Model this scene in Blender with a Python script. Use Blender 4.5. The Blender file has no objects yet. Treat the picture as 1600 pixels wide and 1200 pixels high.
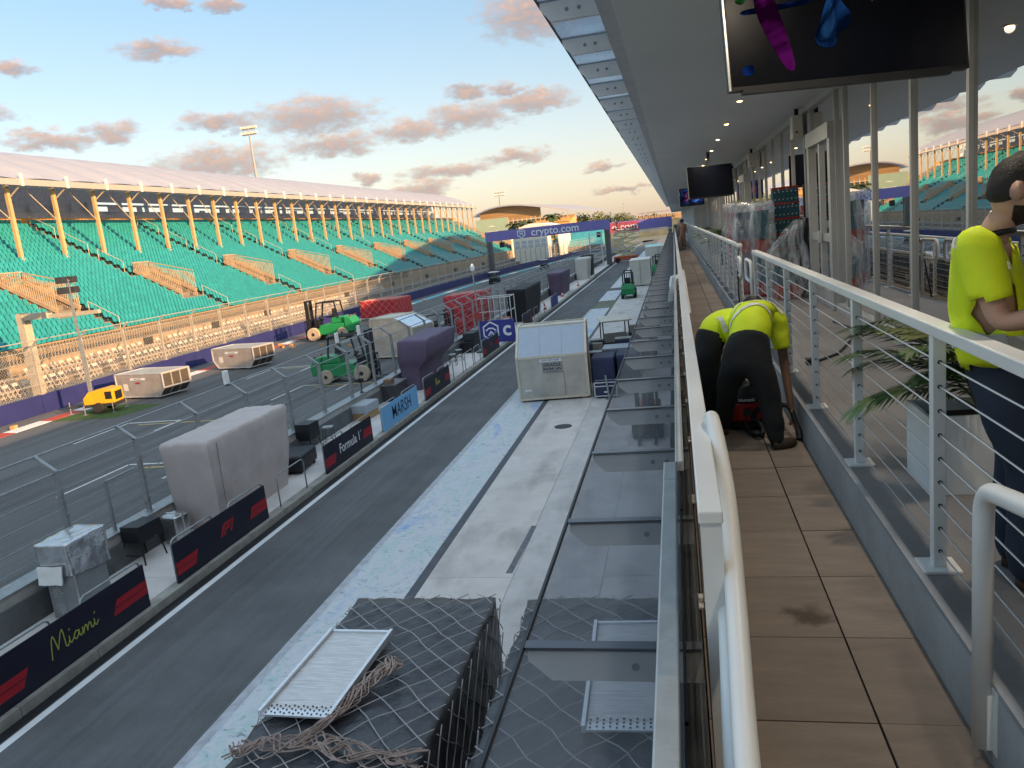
import bpy, bmesh, math, random
from mathutils import Vector, Matrix, noise, Euler
R = math.radians
random.seed(7)
S = bpy.context.scene
COL = S.collection
CZ = 7.7                                   # camera height above the pit lane

# ------------------------------------------------------------------ camera
yaw, pit, rol = -0.22274317, 0.18840954, 0.10893476
cy, sy, cp, sp = math.cos(yaw), math.sin(yaw), math.cos(pit), math.sin(pit)
fw = Vector((sy*cp, cy*cp, -sp)); rt = Vector((cy, -sy, 0)); dn = fw.cross(rt)
rt2 = rt*math.cos(rol) + dn*math.sin(rol); dn2 = dn*math.cos(rol) - rt*math.sin(rol)
cam = bpy.data.cameras.new('camera'); cam.sensor_width = 36; cam.lens = 1209.52/1600*36
cam.clip_start = 0.05; cam.clip_end = 6000
co = bpy.data.objects.new('camera', cam); COL.objects.link(co)
m = Matrix.Identity(4)
for i in range(3):
    m[i][0] = rt2[i]; m[i][1] = -dn2[i]; m[i][2] = -fw[i]
m[2][3] = CZ
co.matrix_world = m
S.camera = co

# ------------------------------------------------------------------ sun, sky, exposure
SUN_DIR = Vector((-1, 0.5, -0.29)).normalized()          # the way the light travels
SUN_EL = math.asin(-SUN_DIR.z)
SUN_AZ = math.atan2(-SUN_DIR.x, -SUN_DIR.y)               # compass angle of the sun, clockwise from +y
sl = bpy.data.lights.new('sun', 'SUN'); sl.energy = 2.0; sl.angle = R(0.6); sl.color = (1.0, 0.60, 0.29)
so = bpy.data.objects.new('sun', sl); COL.objects.link(so)
so.rotation_euler = SUN_DIR.to_track_quat('-Z', 'Y').to_euler(); so.location = (60, -60, 60)
S.view_settings.view_transform = 'Standard'; S.view_settings.look = 'None'
S.view_settings.gamma = 1.0; S.view_settings.use_curve_mapping = False
S.view_settings.exposure = 2.38
S.cycles.max_bounces = 7; S.cycles.transparent_max_bounces = 16; S.cycles.caustics_reflective = False; S.cycles.caustics_refractive = False
SKY_STRENGTH = 0.1

W = bpy.data.worlds.new('World'); S.world = W; W.use_nodes = True
wt = W.node_tree; wt.nodes.clear()
def wn(t, **k):
    n = wt.nodes.new(t)
    for a, b in k.items(): setattr(n, a, b)
    return n
def wl(a, b): wt.links.new(a, b)
def wmath(op, a, b=None, c=None, clamp=False):
    n = wn('ShaderNodeMath', operation=op, use_clamp=clamp)
    for i, x in enumerate((a, b, c)):
        if x is None: continue
        if isinstance(x, (int, float)): n.inputs[i].default_value = x
        else: wl(x, n.inputs[i])
    return n.outputs[0]
def wramp(fac, stops, interp='LINEAR'):
    n = wn('ShaderNodeValToRGB'); e = n.color_ramp.elements; n.color_ramp.interpolation = interp
    for i, (p, c) in enumerate(stops):
        x = e[i] if i < 2 else e.new(p)
        x.position = p; x.color = (c[0], c[1], c[2], 1) if len(c) == 3 else c
    wl(fac, n.inputs[0]); return n.outputs[0]
def wmix(f, a, b, t='MIX'):
    n = wn('ShaderNodeMix', data_type='RGBA', blend_type=t)
    for i, x in ((0, f), (6, a), (7, b)):
        if isinstance(x, (int, float)): n.inputs[i].default_value = x
        elif isinstance(x, tuple): n.inputs[i].default_value = (*x, 1)
        else: wl(x, n.inputs[i])
    return n.outputs[2]
sky = wn('ShaderNodeTexSky', sky_type='NISHITA'); sky.sun_disc = False
sky.sun_elevation = SUN_EL; sky.sun_rotation = SUN_AZ; sky.altitude = 0; sky.air_density = 1.0; sky.dust_density = 1.6; sky.ozone_density = 1.0
tc = wn('ShaderNodeTexCoord'); sep = wn('ShaderNodeSeparateXYZ'); wl(tc.outputs['Generated'], sep.inputs[0])
el = wmath('MULTIPLY', wmath('ARCSINE', sep.outputs[2]), 180/math.pi)          # degrees above the horizon
az = wmath('MULTIPLY', wmath('ARCTAN2', sep.outputs[0], sep.outputs[1]), 180/math.pi)
elf = wmath('DIVIDE', el, 90.0, clamp=True)
# evening haze: warm low down, blue higher up, the same all round
tint = wramp(elf, [(0.0, (0.215, 0.150, 0.118)), (0.04, (0.190, 0.149, 0.127)), (0.08, (0.150, 0.144, 0.140)), (0.125, (0.108, 0.132, 0.146)),
                   (0.185, (0.072, 0.120, 0.160)), (0.40, (0.19, 0.25, 0.295)), (1.0, (0.27, 0.31, 0.34))])
glow = wmix(0.27, wmix(1.0, tint, (6.4, 6.4, 6.4), 'MULTIPLY'), sky.outputs[0])
# clouds: measured banks in view plus the same kind of cloud everywhere else
vec = wn('ShaderNodeCombineXYZ'); wl(az, vec.inputs[0]); wl(wmath('MULTIPLY', el, 2.0), vec.inputs[1])
def wnoise(scale, detail, rough, off=0.0):
    n = wn('ShaderNodeTexNoise'); n.inputs['Scale'].default_value = scale; n.inputs['Detail'].default_value = detail
    n.inputs['Roughness'].default_value = rough
    a = wn('ShaderNodeVectorMath', operation='ADD'); wl(vec.outputs[0], a.inputs[0]); a.inputs[1].default_value = (off, off*0.7, off*1.3)
    wl(a.outputs[0], n.inputs['Vector']); return n.outputs[0]
n1 = wnoise(0.55, 6, 0.62); n2 = wnoise(0.55, 6, 0.62, 31.0); n3 = wnoise(1.1, 5, 0.6, 77.0)
azd = wmath('ADD', az, wmath('MULTIPLY', wmath('SUBTRACT', n1, 0.5), 3.4))
eld = wmath('ADD', el, wmath('MULTIPLY', wmath('SUBTRACT', n2, 0.5), 2.0))
CL = [(-33.56, 13.79, 2.07, 0.52), (-41.87, 12.91, 1.0, 0.4), (-40.67, 8.73, 2.35, 0.5), (-37.1, 9.1, 1.5, 0.62), (-31.16, 6.84, 3.9, 0.95), (-30.71, 9.45, 2.3, 0.55),
      (-24.45, 9.4, 3.9, 1.1), (-23.43, 7.5, 3.0, 0.8), (-18.01, 7.9, 2.4, 0.7), (-13.87, 8.5, 3.0, 0.85), (-9.31, 9.0, 2.6, 0.7), (-10.77, 5.44, 2.2, 0.45),
      (-15.66, 4.94, 3.0, 0.42), (-17.59, 4.0, 2.2, 0.55), (-21.33, 5.05, 0.9, 0.4), (-8.6, 14.6, 3.2, 1.5), (-4.73, 4.11, 1.35, 0.3), (-13.66, 10.1, 1.4, 0.37),
      (-10.74, 9.93, 1.3, 0.3), (-29.09, 16.35, 1.3, 0.3), (-32.51, 16.49, 1.2, 0.25), (-25.5, 4.0, 1.6, 0.5), (-3.3, 2.4, 2.0, 0.25), (-45.0, 10.3, 2.6, 0.6),
      # beyond the frame, as in view
      (20, 9, 4, 1.2), (34, 12, 4.5, 1.4), (48, 8, 4, 1.0), (-60, 9, 4, 1.1), (-75, 12, 4, 1.2), (12, 5, 3, 0.6), (62, 14, 5, 1.5), (-52, 14, 3, 1.0), (78, 8, 5, 1.2), (8, 12, 4, 1.2), (28, 5.5, 3.2, 0.7), (44, 15, 4, 1.0)]
best = None; low = None
for a0, e0, w, h in CL:
    dx = wmath('DIVIDE', wmath('SUBTRACT', azd, a0), w*1.25); dy = wmath('DIVIDE', wmath('SUBTRACT', eld, e0), h*1.35)
    d = wmath('SUBTRACT', 1.0, wmath('ADD', wmath('MULTIPLY', dx, dx), wmath('MULTIPLY', dy, dy)))
    s_ = wmath('ADD', wmath('MULTIPLY', dy, 0.5), wmath('MULTIPLY', d, 0.0))
    if best is None: best, low = d, s_
    else:
        gt = wmath('GREATER_THAN', d, best)
        low = wmath('ADD', low, wmath('MULTIPLY', gt, wmath('SUBTRACT', s_, low)))
        best = wmath('MAXIMUM', best, d)
dens = wmath('ADD', best, wmath('MULTIPLY', wmath('SUBTRACT', n3, 0.5), 1.9))
alpha = wn('ShaderNodeMapRange', interpolation_type='SMOOTHSTEP'); wl(dens, alpha.inputs[0]); alpha.inputs[1].default_value = -0.3; alpha.inputs[2].default_value = 1.15
cf = wmath('ADD', wmath('ADD', wmath('MULTIPLY', low, 0.6), 0.56), wmath('MULTIPLY', wmath('SUBTRACT', n3, 0.5), 1.1), clamp=True)
ccol = wramp(cf, [(0.0, (0.60, 0.54, 0.58)), (0.4, (0.88, 0.71, 0.69)), (0.75, (1.40, 0.95, 0.76)), (1.0, (1.85, 1.28, 0.96))])
final = wmix(wmath('MULTIPLY', alpha.outputs[0], 0.9), glow, ccol)
bg = wn('ShaderNodeBackground'); bg.inputs[1].default_value = SKY_STRENGTH; wl(final, bg.inputs[0])
wo = wn('ShaderNodeOutputWorld'); wl(bg.outputs[0], wo.inputs[0])

# ------------------------------------------------------------------ materials
MATS = {}
def mat(name, col, rough=0.6, metal=0.0, var=0.12, scale=3.0, bump=0.0, bscale=40.0, rnd=0.0, col2=None, stretch=None, spec=0.4, fine=0.0, bdist=0.02):
    if name in MATS: return MATS[name]
    M = bpy.data.materials.new(name); M.use_nodes = True; t = M.node_tree; b = t.nodes['Principled BSDF']
    b.inputs['Roughness'].default_value = rough; b.inputs['Metallic'].default_value = metal
    b.inputs['Specular IOR Level'].default_value = spec
    c = t.nodes.new('ShaderNodeTexCoord'); src = c.outputs['Object']
    if stretch:
        mp = t.nodes.new('ShaderNodeMapping'); mp.inputs['Scale'].default_value = stretch; t.links.new(src, mp.inputs[0]); src = mp.outputs[0]
    n = t.nodes.new('ShaderNodeTexNoise'); n.inputs['Scale'].default_value = scale; n.inputs['Detail'].default_value = 6; n.inputs['Roughness'].default_value = 0.62
    t.links.new(src, n.inputs['Vector'])
    r = t.nodes.new('ShaderNodeValToRGB'); e = r.color_ramp.elements
    lo = [max(0, x*(1-var)) for x in col]; hi = [min(1, x*(1+var)) for x in (col2 or col)]
    e[0].position = 0.3; e[0].color = (*lo, 1); e[1].position = 0.7; e[1].color = (*hi, 1)
    t.links.new(n.outputs[0], r.inputs[0]); out = r.outputs[0]
    def mul(val_socket, lo, hi, out):
        mr = t.nodes.new('ShaderNodeMapRange'); t.links.new(val_socket, mr.inputs[0]); mr.inputs[3].default_value = lo; mr.inputs[4].default_value = hi
        mx = t.nodes.new('ShaderNodeMix'); mx.data_type = 'RGBA'; mx.blend_type = 'MULTIPLY'; mx.inputs[0].default_value = 1
        t.links.new(out, mx.inputs[6]); t.links.new(mr.outputs[0], mx.inputs[7]); return mx.outputs[2]
    if rnd:
        oi = t.nodes.new('ShaderNodeObjectInfo'); out = mul(oi.outputs['Random'], 1-rnd, 1+rnd, out)
    if fine:
        f = t.nodes.new('ShaderNodeTexNoise'); f.inputs['Scale'].default_value = bscale; f.inputs['Detail'].default_value = 3; t.links.new(src, f.inputs['Vector'])
        out = mul(f.outputs[0], 1-fine, 1+fine, out)
    t.links.new(out, b.inputs['Base Color'])
    rr = t.nodes.new('ShaderNodeMapRange'); t.links.new(n.outputs[0], rr.inputs[0]); rr.inputs[3].default_value = max(0.02, rough-0.1); rr.inputs[4].default_value = min(1, rough+0.1)
    t.links.new(rr.outputs[0], b.inputs['Roughness'])
    if bump:
        bn = t.nodes.new('ShaderNodeTexNoise'); bn.inputs['Scale'].default_value = bscale; bn.inputs['Detail'].default_value = 4; t.links.new(src, bn.inputs['Vector'])
        bp = t.nodes.new('ShaderNodeBump'); bp.inputs['Strength'].default_value = bump; bp.inputs['Distance'].default_value = bdist
        t.links.new(bn.outputs[0], bp.inputs['Height']); t.links.new(bp.outputs[0], b.inputs['Normal'])
    MATS[name] = M; return M
def custom(name):
    M = bpy.data.materials.new(name); M.use_nodes = True; t = M.node_tree; t.nodes.clear(); MATS[name] = M
    o = t.nodes.new('ShaderNodeOutputMaterial'); return M, t, o
def emit(name, col, s):
    if name in MATS: return MATS[name]
    M, t, o = custom(name); e = t.nodes.new('ShaderNodeEmission'); e.inputs[0].default_value = (*col, 1); e.inputs[1].default_value = s
    t.links.new(e.outputs[0], o.inputs[0]); return M
def glassy(name, tint, refl, rough=0.0, fres=True, dark=None, haze=0.0):
    """a pane: tinted see-through (or dark backing) under a reflecting surface"""
    M, t, o = custom(name)
    if dark is not None:
        a = t.nodes.new('ShaderNodeBsdfDiffuse'); a.inputs[0].default_value = (*dark, 1)
    else:
        a = t.nodes.new('ShaderNodeBsdfTransparent'); a.inputs[0].default_value = (*tint, 1)
    if haze:
        d = t.nodes.new('ShaderNodeBsdfDiffuse'); d.inputs[0].default_value = (0.5, 0.52, 0.55, 1)
        tl = t.nodes.new('ShaderNodeBsdfTranslucent'); tl.inputs[0].default_value = (0.5, 0.53, 0.58, 1)
        nz = t.nodes.new('ShaderNodeTexNoise'); nz.inputs['Scale'].default_value = 1.3; nz.inputs['Detail'].default_value = 5
        tcn = t.nodes.new('ShaderNodeTexCoord'); t.links.new(tcn.outputs['Object'], nz.inputs[0])
        mr = t.nodes.new('ShaderNodeMapRange'); t.links.new(nz.outputs[0], mr.inputs[0]); mr.inputs[1].default_value = 0.3; mr.inputs[2].default_value = 0.7
        mr.inputs[3].default_value = haze*0.5; mr.inputs[4].default_value = haze*1.5
        ad = t.nodes.new('ShaderNodeMixShader'); ad.inputs[0].default_value = 0.5; t.links.new(d.outputs[0], ad.inputs[1]); t.links.new(tl.outputs[0], ad.inputs[2])
        mh = t.nodes.new('ShaderNodeMixShader'); t.links.new(mr.outputs[0], mh.inputs[0]); t.links.new(a.outputs[0], mh.inputs[1]); t.links.new(ad.outputs[0], mh.inputs[2]); a = mh
    g = t.nodes.new('ShaderNodeBsdfGlossy'); g.inputs['Roughness'].default_value = rough; g.inputs[0].default_value = (0.95, 0.95, 0.95, 1)
    mx = t.nodes.new('ShaderNodeMixShader')
    if fres:
        lw = t.nodes.new('ShaderNodeFresnel'); lw.inputs[0].default_value = 1.5
        ma = t.nodes.new('ShaderNodeMath'); ma.operation = 'ADD'; ma.use_clamp = True; ma.inputs[1].default_value = refl; t.links.new(lw.outputs[0], ma.inputs[0]); t.links.new(ma.outputs[0], mx.inputs[0])
    else: mx.inputs[0].default_value = refl
    t.links.new(a.outputs[0], mx.inputs[1]); t.links.new(g.outputs[0], mx.inputs[2]); t.links.new(mx.outputs[0], o.inputs[0])
    return M

asphalt = mat('asphalt', (0.122, 0.124, 0.127), 0.82, var=0.22, scale=0.5, bump=0.5, bscale=45, fine=0.35, spec=0.3)
asphalt_track = mat('asphalt_track', (0.12, 0.12, 0.12), 0.85, var=0.15, scale=0.22, bump=0.4, bscale=30, fine=0.25, stretch=(1, 0.25, 1))
conc = mat('concrete', (0.62, 0.575, 0.545), 0.8, var=0.14, scale=0.7, bump=0.25, bscale=25, fine=0.1, rnd=0.05)
conc_d = mat('concrete_grey', (0.40, 0.42, 0.43), 0.75, var=0.2, scale=1.6, bump=0.2, bscale=30, fine=0.12)
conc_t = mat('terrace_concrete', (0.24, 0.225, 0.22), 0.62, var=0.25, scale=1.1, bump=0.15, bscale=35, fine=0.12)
white = mat('white_paint', (0.78, 0.78, 0.76), 0.38, var=0.05, scale=2)
cream = mat('cream_paint', (0.72, 0.69, 0.62), 0.5, var=0.08)
galv = mat('galvanised_steel', (0.31, 0.325, 0.335), 0.45, 0.55, var=0.22, scale=5, fine=0.1, bscale=60)
steel_d = mat('dark_steel', (0.05, 0.055, 0.065), 0.45, 0.4, var=0.2)
alu = mat('aluminium', (0.62, 0.61, 0.58), 0.36, 0.7, var=0.14, scale=2.0, bump=0.15, bscale=6)
alu_b = mat('bright_aluminium', (0.75, 0.76, 0.78), 0.33, 0.55, var=0.12, scale=2, stretch=(1, 12, 1))
black = mat('black_plastic', (0.012, 0.013, 0.016), 0.5, var=0.2)
rubber = mat('rubber', (0.02, 0.02, 0.021), 0.8, var=0.2)
tyre_b = mat('dusty_tyre', (0.42, 0.34, 0.25), 0.9, var=0.15)
blue_wall = mat('purple_blue_paint', (0.022, 0.028, 0.13), 0.5, var=0.12, scale=0.8)
wood = mat('timber', (0.42, 0.25, 0.11), 0.8, var=0.25, rnd=0.2)

# ------------------------------------------------------------------ mesh building
class MB:
    def __init__(s): s.v = []; s.f = []
    def add(s, vs, fs):
        o = len(s.v); s.v += [tuple(p) for p in vs]; s.f += [tuple(i+o for i in f) for f in fs]; return s
    def box(s, x0, y0, z0, x1, y1, z1):
        return s.add([(x0,y0,z0),(x1,y0,z0),(x1,y1,z0),(x0,y1,z0),(x0,y0,z1),(x1,y0,z1),(x1,y1,z1),(x0,y1,z1)],
                     [(0,3,2,1),(4,5,6,7),(0,1,5,4),(1,2,6,5),(2,3,7,6),(3,0,4,7)])
    def quad(s, a, b, c, d): return s.add([a,b,c,d], [(0,1,2,3)])
    def bar(s, p, q, w, h=None, up=(0,0,1)):
        h = h or w; p = Vector(p); q = Vector(q); d = (q-p).normalized(); u = Vector(up)
        if abs(d.dot(u)) > 0.98: u = Vector((0,1,0))
        a = d.cross(u).normalized()*w/2; b = a.cross(d).normalized()*h/2
        vs = [p-a-b, p+a-b, p+a+b, p-a+b, q-a-b, q+a-b, q+a+b, q-a+b]
        return s.add(vs, [(0,3,2,1),(4,5,6,7),(0,1,5,4),(1,2,6,5),(2,3,7,6),(3,0,4,7)])
    def tube(s, pts, r, n=8, closed=False):
        pts = [Vector(p) for p in pts]; N = len(pts); rs = r if isinstance(r, (list, tuple)) else [r]*N
        o = len(s.v); up = None
        for i, p in enumerate(pts):
            d = (pts[min(i+1, N-1)]-pts[max(i-1, 0)]).normalized()
            if up is None:
                up = Vector((0,0,1)) if abs(d.z) < 0.9 else Vector((0,1,0))
            a = d.cross(up).normalized(); b = a.cross(d).normalized(); up = b
            for k in range(n):
                t = 2*math.pi*k/n; s.v.append(tuple(p + (a*math.cos(t)+b*math.sin(t))*rs[i]))
        for i in range(N-1):
            for k in range(n):
                k2 = (k+1) % n; s.f.append((o+i*n+k, o+i*n+k2, o+(i+1)*n+k2, o+(i+1)*n+k))
        s.f.append(tuple(o+k for k in reversed(range(n)))); s.f.append(tuple(o+(N-1)*n+k for k in range(n)))
        return s
    def cyl(s, p, q, r, n=16, r2=None): return s.tube([p, q], [r, r if r2 is None else r2], n)
    def lathe(s, prof, n=20, loc=(0,0,0), axis='z'):
        o = len(s.v); L = Vector(loc)
        for (r, h) in prof:
            for k in range(n):
                t = 2*math.pi*k/n; a, b = r*math.cos(t), r*math.sin(t)
                p = {'z': (a, b, h), 'y': (a, h, b), 'x': (h, a, b)}[axis]; s.v.append(tuple(L+Vector(p)))
        for i in range(len(prof)-1):
            for k in range(n):
                k2 = (k+1) % n; s.f.append((o+i*n+k, o+i*n+k2, o+(i+1)*n+k2, o+(i+1)*n+k))
        s.f.append(tuple(o+k for k in reversed(range(n)))); s.f.append(tuple(o+(len(prof)-1)*n+k for k in range(n)))
        return s
    def prism(s, poly, vec):
        n = len(poly); v = Vector(vec); P = [Vector(p) for p in poly]
        return s.add(P+[p+v for p in P], [tuple(range(n-1, -1, -1)), tuple(range(n, 2*n))] + [(i, (i+1) % n, n+(i+1) % n, n+i) for i in range(n)])
    def hull(s, bot, top, n=8, amp=0.0, sc=1.5, seed=0.0, bottom=False, bulge=0.0):
        """a draped box from four bottom and four top corners, wrinkled by noise"""
        B = [Vector(p) for p in bot]; T = [Vector(p) for p in top]; idx = {}
        ctr = sum(B+T, Vector())/8
        def put(p):
            key = tuple(round(c, 3) for c in p)
            if key not in idx:
                q = Vector(p)*sc + Vector((seed, seed*0.3, seed*0.7))
                w = noise.noise_vector(q)*amp + noise.noise_vector(q*Vector((3.1, 3.1, 1.2)) if False else Vector((q.x*3.1, q.y*3.1, q.z*1.1)))*amp*0.5
                idx[key] = len(s.v); s.v.append(tuple(Vector(p)+w))
            return idx[key]
        faces = [(B[0],B[1],T[1],T[0]), (B[1],B[2],T[2],T[1]), (B[2],B[3],T[3],T[2]), (B[3],B[0],T[0],T[3]), (T[0],T[1],T[2],T[3])]
        if bottom: faces.append((B[3],B[2],B[1],B[0]))
        for a, b, c, d in faces:
            g = []
            for i in range(n+1):
                row = []
                for j in range(n+1):
                    u, v = j/n, i/n
                    p = (a*(1-u)+b*u)*(1-v)+(d*(1-u)+c*u)*v
                    if bulge:
                        nn = (b-a).cross(d-a).normalized(); p = p + nn*bulge*math.sin(math.pi*u)*math.sin(math.pi*v)
                    row.append(put(p))
                g.append(row)
            for i in range(n):
                for j in range(n): s.f.append((g[i][j], g[i][j+1], g[i+1][j+1], g[i+1][j]))
        return s
    def loft(s, secs, n=8, amp=0.0, sc=1.5, seed=0.0, rows=None):
        """a draped shape through stacked four-corner sections, closed on top"""
        idx = {}
        def put(p):
            key = tuple(round(c, 3) for c in p)
            if key not in idx:
                q = Vector(p)*sc + Vector((seed, seed*0.3, seed*0.7)); w = noise.noise_vector(q)*amp + noise.noise_vector(Vector((q.x*3.1, q.y*3.1, q.z*1.0)))*amp*0.6
                idx[key] = len(s.v); s.v.append(tuple(Vector(p)+w))
            return idx[key]
        S_ = [[Vector(c) for c in q] for q in secs]
        def grid(a, b, c, d, m):
            g = [[put((a*(1-j/n)+b*(j/n))*(1-i/m)+(d*(1-j/n)+c*(j/n))*(i/m)) for j in range(n+1)] for i in range(m+1)]
            for i in range(m):
                for j in range(n): s.f.append((g[i][j], g[i][j+1], g[i+1][j+1], g[i+1][j]))
        for B, T in zip(S_[:-1], S_[1:]):
            m = max(2, int((T[0]-B[0]).length/0.25))
            for i in range(4): grid(B[i], B[(i+1) % 4], T[(i+1) % 4], T[i], m)
        grid(*S_[-1], n); return s
    def mesh(s, name):
        me = bpy.data.meshes.new(name); me.from_pydata(s.v, [], s.f); me.update(); return me
def fix(me):
    b = bmesh.new(); b.from_mesh(me); bmesh.ops.recalc_face_normals(b, faces=b.faces); b.to_mesh(me); b.free()
def link(name, me, mt, parent=None, loc=None, rot=None, smooth=False, bevel=0, kind=None, seg=2):
    o = bpy.data.objects.new(name, me); COL.objects.link(o)
    if mt and not me.materials: me.materials.append(mt)
    if parent: o.parent = parent
    if loc: o.location = loc
    if rot: o.rotation_euler = rot
    if smooth:
        for p in me.polygons: p.use_smooth = True
    if bevel:
        bm_ = o.modifiers.new('bevel', 'BEVEL'); bm_.width = bevel; bm_.segments = seg; bm_.limit_method = 'ANGLE'; bm_.angle_limit = R(40)
    if kind: o['kind'] = kind
    return o
def part(name, mb, mt, parent=None, recalc=True, **k):
    me = mb.mesh(name)
    if recalc and len(mb.f) < 60000: fix(me)
    return link(name, me, mt, parent, **k)
def tag(o, label, cat, group=None):
    o['label'] = label; o['category'] = cat
    if group: o['group'] = group
    return o
def thing(name, label, cat, loc=(0,0,0), rz=0, group=None):
    o = bpy.data.objects.new(name, None); COL.objects.link(o); o.location = loc; o.rotation_euler = (0,0,rz); o.empty_display_size = 0.2
    return tag(o, label, cat, group)
def struct(name, mb, mt, **k): return part(name, mb, mt, kind='structure', **k)
def dup(root, loc=None, rz=None, label=None, group=None):
    r = root.copy(); COL.objects.link(r)
    if loc is not None: r.location = loc
    if rz is not None: r.rotation_euler = (0,0,rz)
    if label: r['label'] = label
    if group: r['group'] = group
    for ch in list(root.children):
        c = ch.copy(); COL.objects.link(c); c.parent = r
        for g in list(ch.children):
            d = g.copy(); COL.objects.link(d); d.parent = c
    return r
FX = Matrix(((0,0,1),(1,0,0),(0,1,0)))       # lettering that faces +x
FY = Matrix(((1,0,0),(0,0,-1),(0,1,0)))      # lettering that faces -y
def text(body, size, mt, parent, loc, frame=FX, sx=1.0, bold=0.0, shear=0.0, name='lettering', align='CENTER', ext=0.002):
    cu = bpy.data.curves.new('txt', 'FONT'); cu.body = body; cu.size = size; cu.align_x = align; cu.align_y = 'CENTER'; cu.extrude = ext; cu.offset = bold; cu.shear = shear; cu.resolution_u = 4
    o = bpy.data.objects.new('txt', cu); COL.objects.link(o); bpy.context.view_layer.update()
    me = bpy.data.meshes.new_from_object(o.evaluated_get(bpy.context.evaluated_depsgraph_get()))
    bpy.data.objects.remove(o); me.transform(Matrix.Diagonal((sx,1,1,1))); me.transform(frame.to_4x4()); me.name = name
    return link(name, me, mt, parent, loc=loc)
def flat(polys, frame, mt, parent, loc, name='marking', th=0.003):
    mb = MB()
    for i, poly in enumerate(polys): mb.prism([frame @ Vector((u, v, 0)) for u, v in poly], frame @ Vector((0,0,th+0.0006*(i % 4))))
    return part(name, mb, mt, parent, loc=loc)
def ribbon(strokes, w, frame, mt, parent, loc, name='lettering', th=0.003):
    polys = []
    for st in strokes:
        for (a, b) in zip(st[:-1], st[1:]):
            a = Vector(a); b = Vector(b); d = (b-a).normalized(); n = Vector((-d.y, d.x))*w/2; e = d*w*0.3
            polys.append([tuple(a-e-n), tuple(b+e-n), tuple(b+e+n), tuple(a-e+n)])
    return flat(polys, frame, mt, parent, loc, name, th)

# ================================================================== GROUND, TRACK, PIT LANE
struct('ground', MB().quad((-3000,-3000,-0.03),(3000,-3000,-0.03),(3000,4000,-0.03),(-3000,4000,-0.03)), mat('ground_earth', (0.16, 0.17, 0.12), 0.9, var=0.3, scale=0.02))
def wall_x(y):                                # the track-side line of the outer wall, bending right far away
    return -38.9 + 0.8*max(0, min(1, (y-70)/40)) + (0 if y < 105 else 0.00075*(y-105)**2)
ys = [-20, 10, 40, 70, 85, 100, 115, 130, 150, 170, 190, 210, 230, 250, 280, 320]
mb = MB()
for a, b in zip(ys[:-1], ys[1:]): mb.quad((wall_x(a)-0.5, a, 0), (-14.9, a, 0), (-14.9, b, 0), (wall_x(b)-0.5, b, 0))
struct('track', mb, asphalt_track)
struct('pit_lane', MB().quad((-12.3,-20,0.0),(-8.2,-20,0.0),(-8.2,330,0.0),(-12.3,330,0.0)), asphalt)
struct('lane_gap', MB().quad((-8.25,86,-0.004),(-6.1,86,-0.004),(-6.1,330,-0.004),(-8.25,330,-0.004)), asphalt)
# painted strip between the fast lane and the boxes, hand-rubbed pastel colours
M, t, o = custom('painted_strip'); b = t.nodes.new('ShaderNodeBsdfPrincipled'); b.inputs['Roughness'].default_value = 0.7
c = t.nodes.new('ShaderNodeTexCoord'); mp = t.nodes.new('ShaderNodeMapping'); mp.inputs['Scale'].default_value = (1.0, 0.38, 1); t.links.new(c.outputs['Object'], mp.inputs[0])
n = t.nodes.new('ShaderNodeTexNoise'); n.inputs['Scale'].default_value = 0.75; n.inputs['Detail'].default_value = 4; n.inputs['Distortion'].default_value = 1.2; t.links.new(mp.outputs[0], n.inputs['Vector'])
r = t.nodes.new('ShaderNodeValToRGB'); e = r.color_ramp.elements; cs = [(0.30, (0.26,0.40,0.62)), (0.40, (0.44,0.50,0.58)), (0.46, (0.58,0.58,0.60)), (0.55, (0.42,0.55,0.54)), (0.60, (0.56,0.58,0.60)), (0.72, (0.32,0.45,0.62))]
for i, (p_, k) in enumerate(cs):
    x = e[i] if i < 2 else e.new(p_); x.position = p_; x.color = (*k, 1)
t.links.new(n.outputs[0], r.inputs[0])
n2_ = t.nodes.new('ShaderNodeTexNoise'); n2_.inputs['Scale'].default_value = 3.2; n2_.inputs['Detail'].default_value = 7; n2_.inputs['Roughness'].default_value = 0.75; n2_.inputs['Distortion'].default_value = 2.0; t.links.new(c.outputs['Object'], n2_.inputs['Vector'])
r2 = t.nodes.new('ShaderNodeValToRGB'); r2.color_ramp.elements[0].position = 0.47; r2.color_ramp.elements[1].position = 0.60; t.links.new(n2_.outputs[0], r2.inputs[0])
mx = t.nodes.new('ShaderNodeMix'); mx.data_type = 'RGBA'; t.links.new(r2.outputs[0], mx.inputs[0]); t.links.new(r.outputs[0], mx.inputs[6]); mx.inputs[7].default_value = (0.60, 0.59, 0.61, 1)
r3 = t.nodes.new('ShaderNodeValToRGB'); r3.color_ramp.elements[0].position = 0.33; r3.color_ramp.elements[1].position = 0.43; t.links.new(n2_.outputs[0], r3.inputs[0])
mx2 = t.nodes.new('ShaderNodeMix'); mx2.data_type = 'RGBA'; t.links.new(r3.outputs[0], mx2.inputs[0]); mx2.inputs[6].default_value = (0.15, 0.18, 0.23, 1); t.links.new(mx.outputs[2], mx2.inputs[7])
t.links.new(mx2.outputs[2], b.inputs['Base Color']); t.links.new(b.outputs[0], o.inputs[0]); strip_m = M
for y0, y1 in ((-20, 74), (81, 93), (97, 150), (156, 210)):
    struct('painted_strip', MB().quad((-8.2,y0,0.004),(-6.45,y0,0.004),(-6.45,y1,0.004),(-8.2,y1,0.004)), strip_m)
struct('painted_strip', MB().quad((-8.32,-20,0.006),(-8.12,-20,0.006),(-8.12,74,0.006),(-8.32,74,0.006)), mat('worn_white_line', (0.42,0.43,0.46), 0.7, var=0.25, scale=4))
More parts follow.
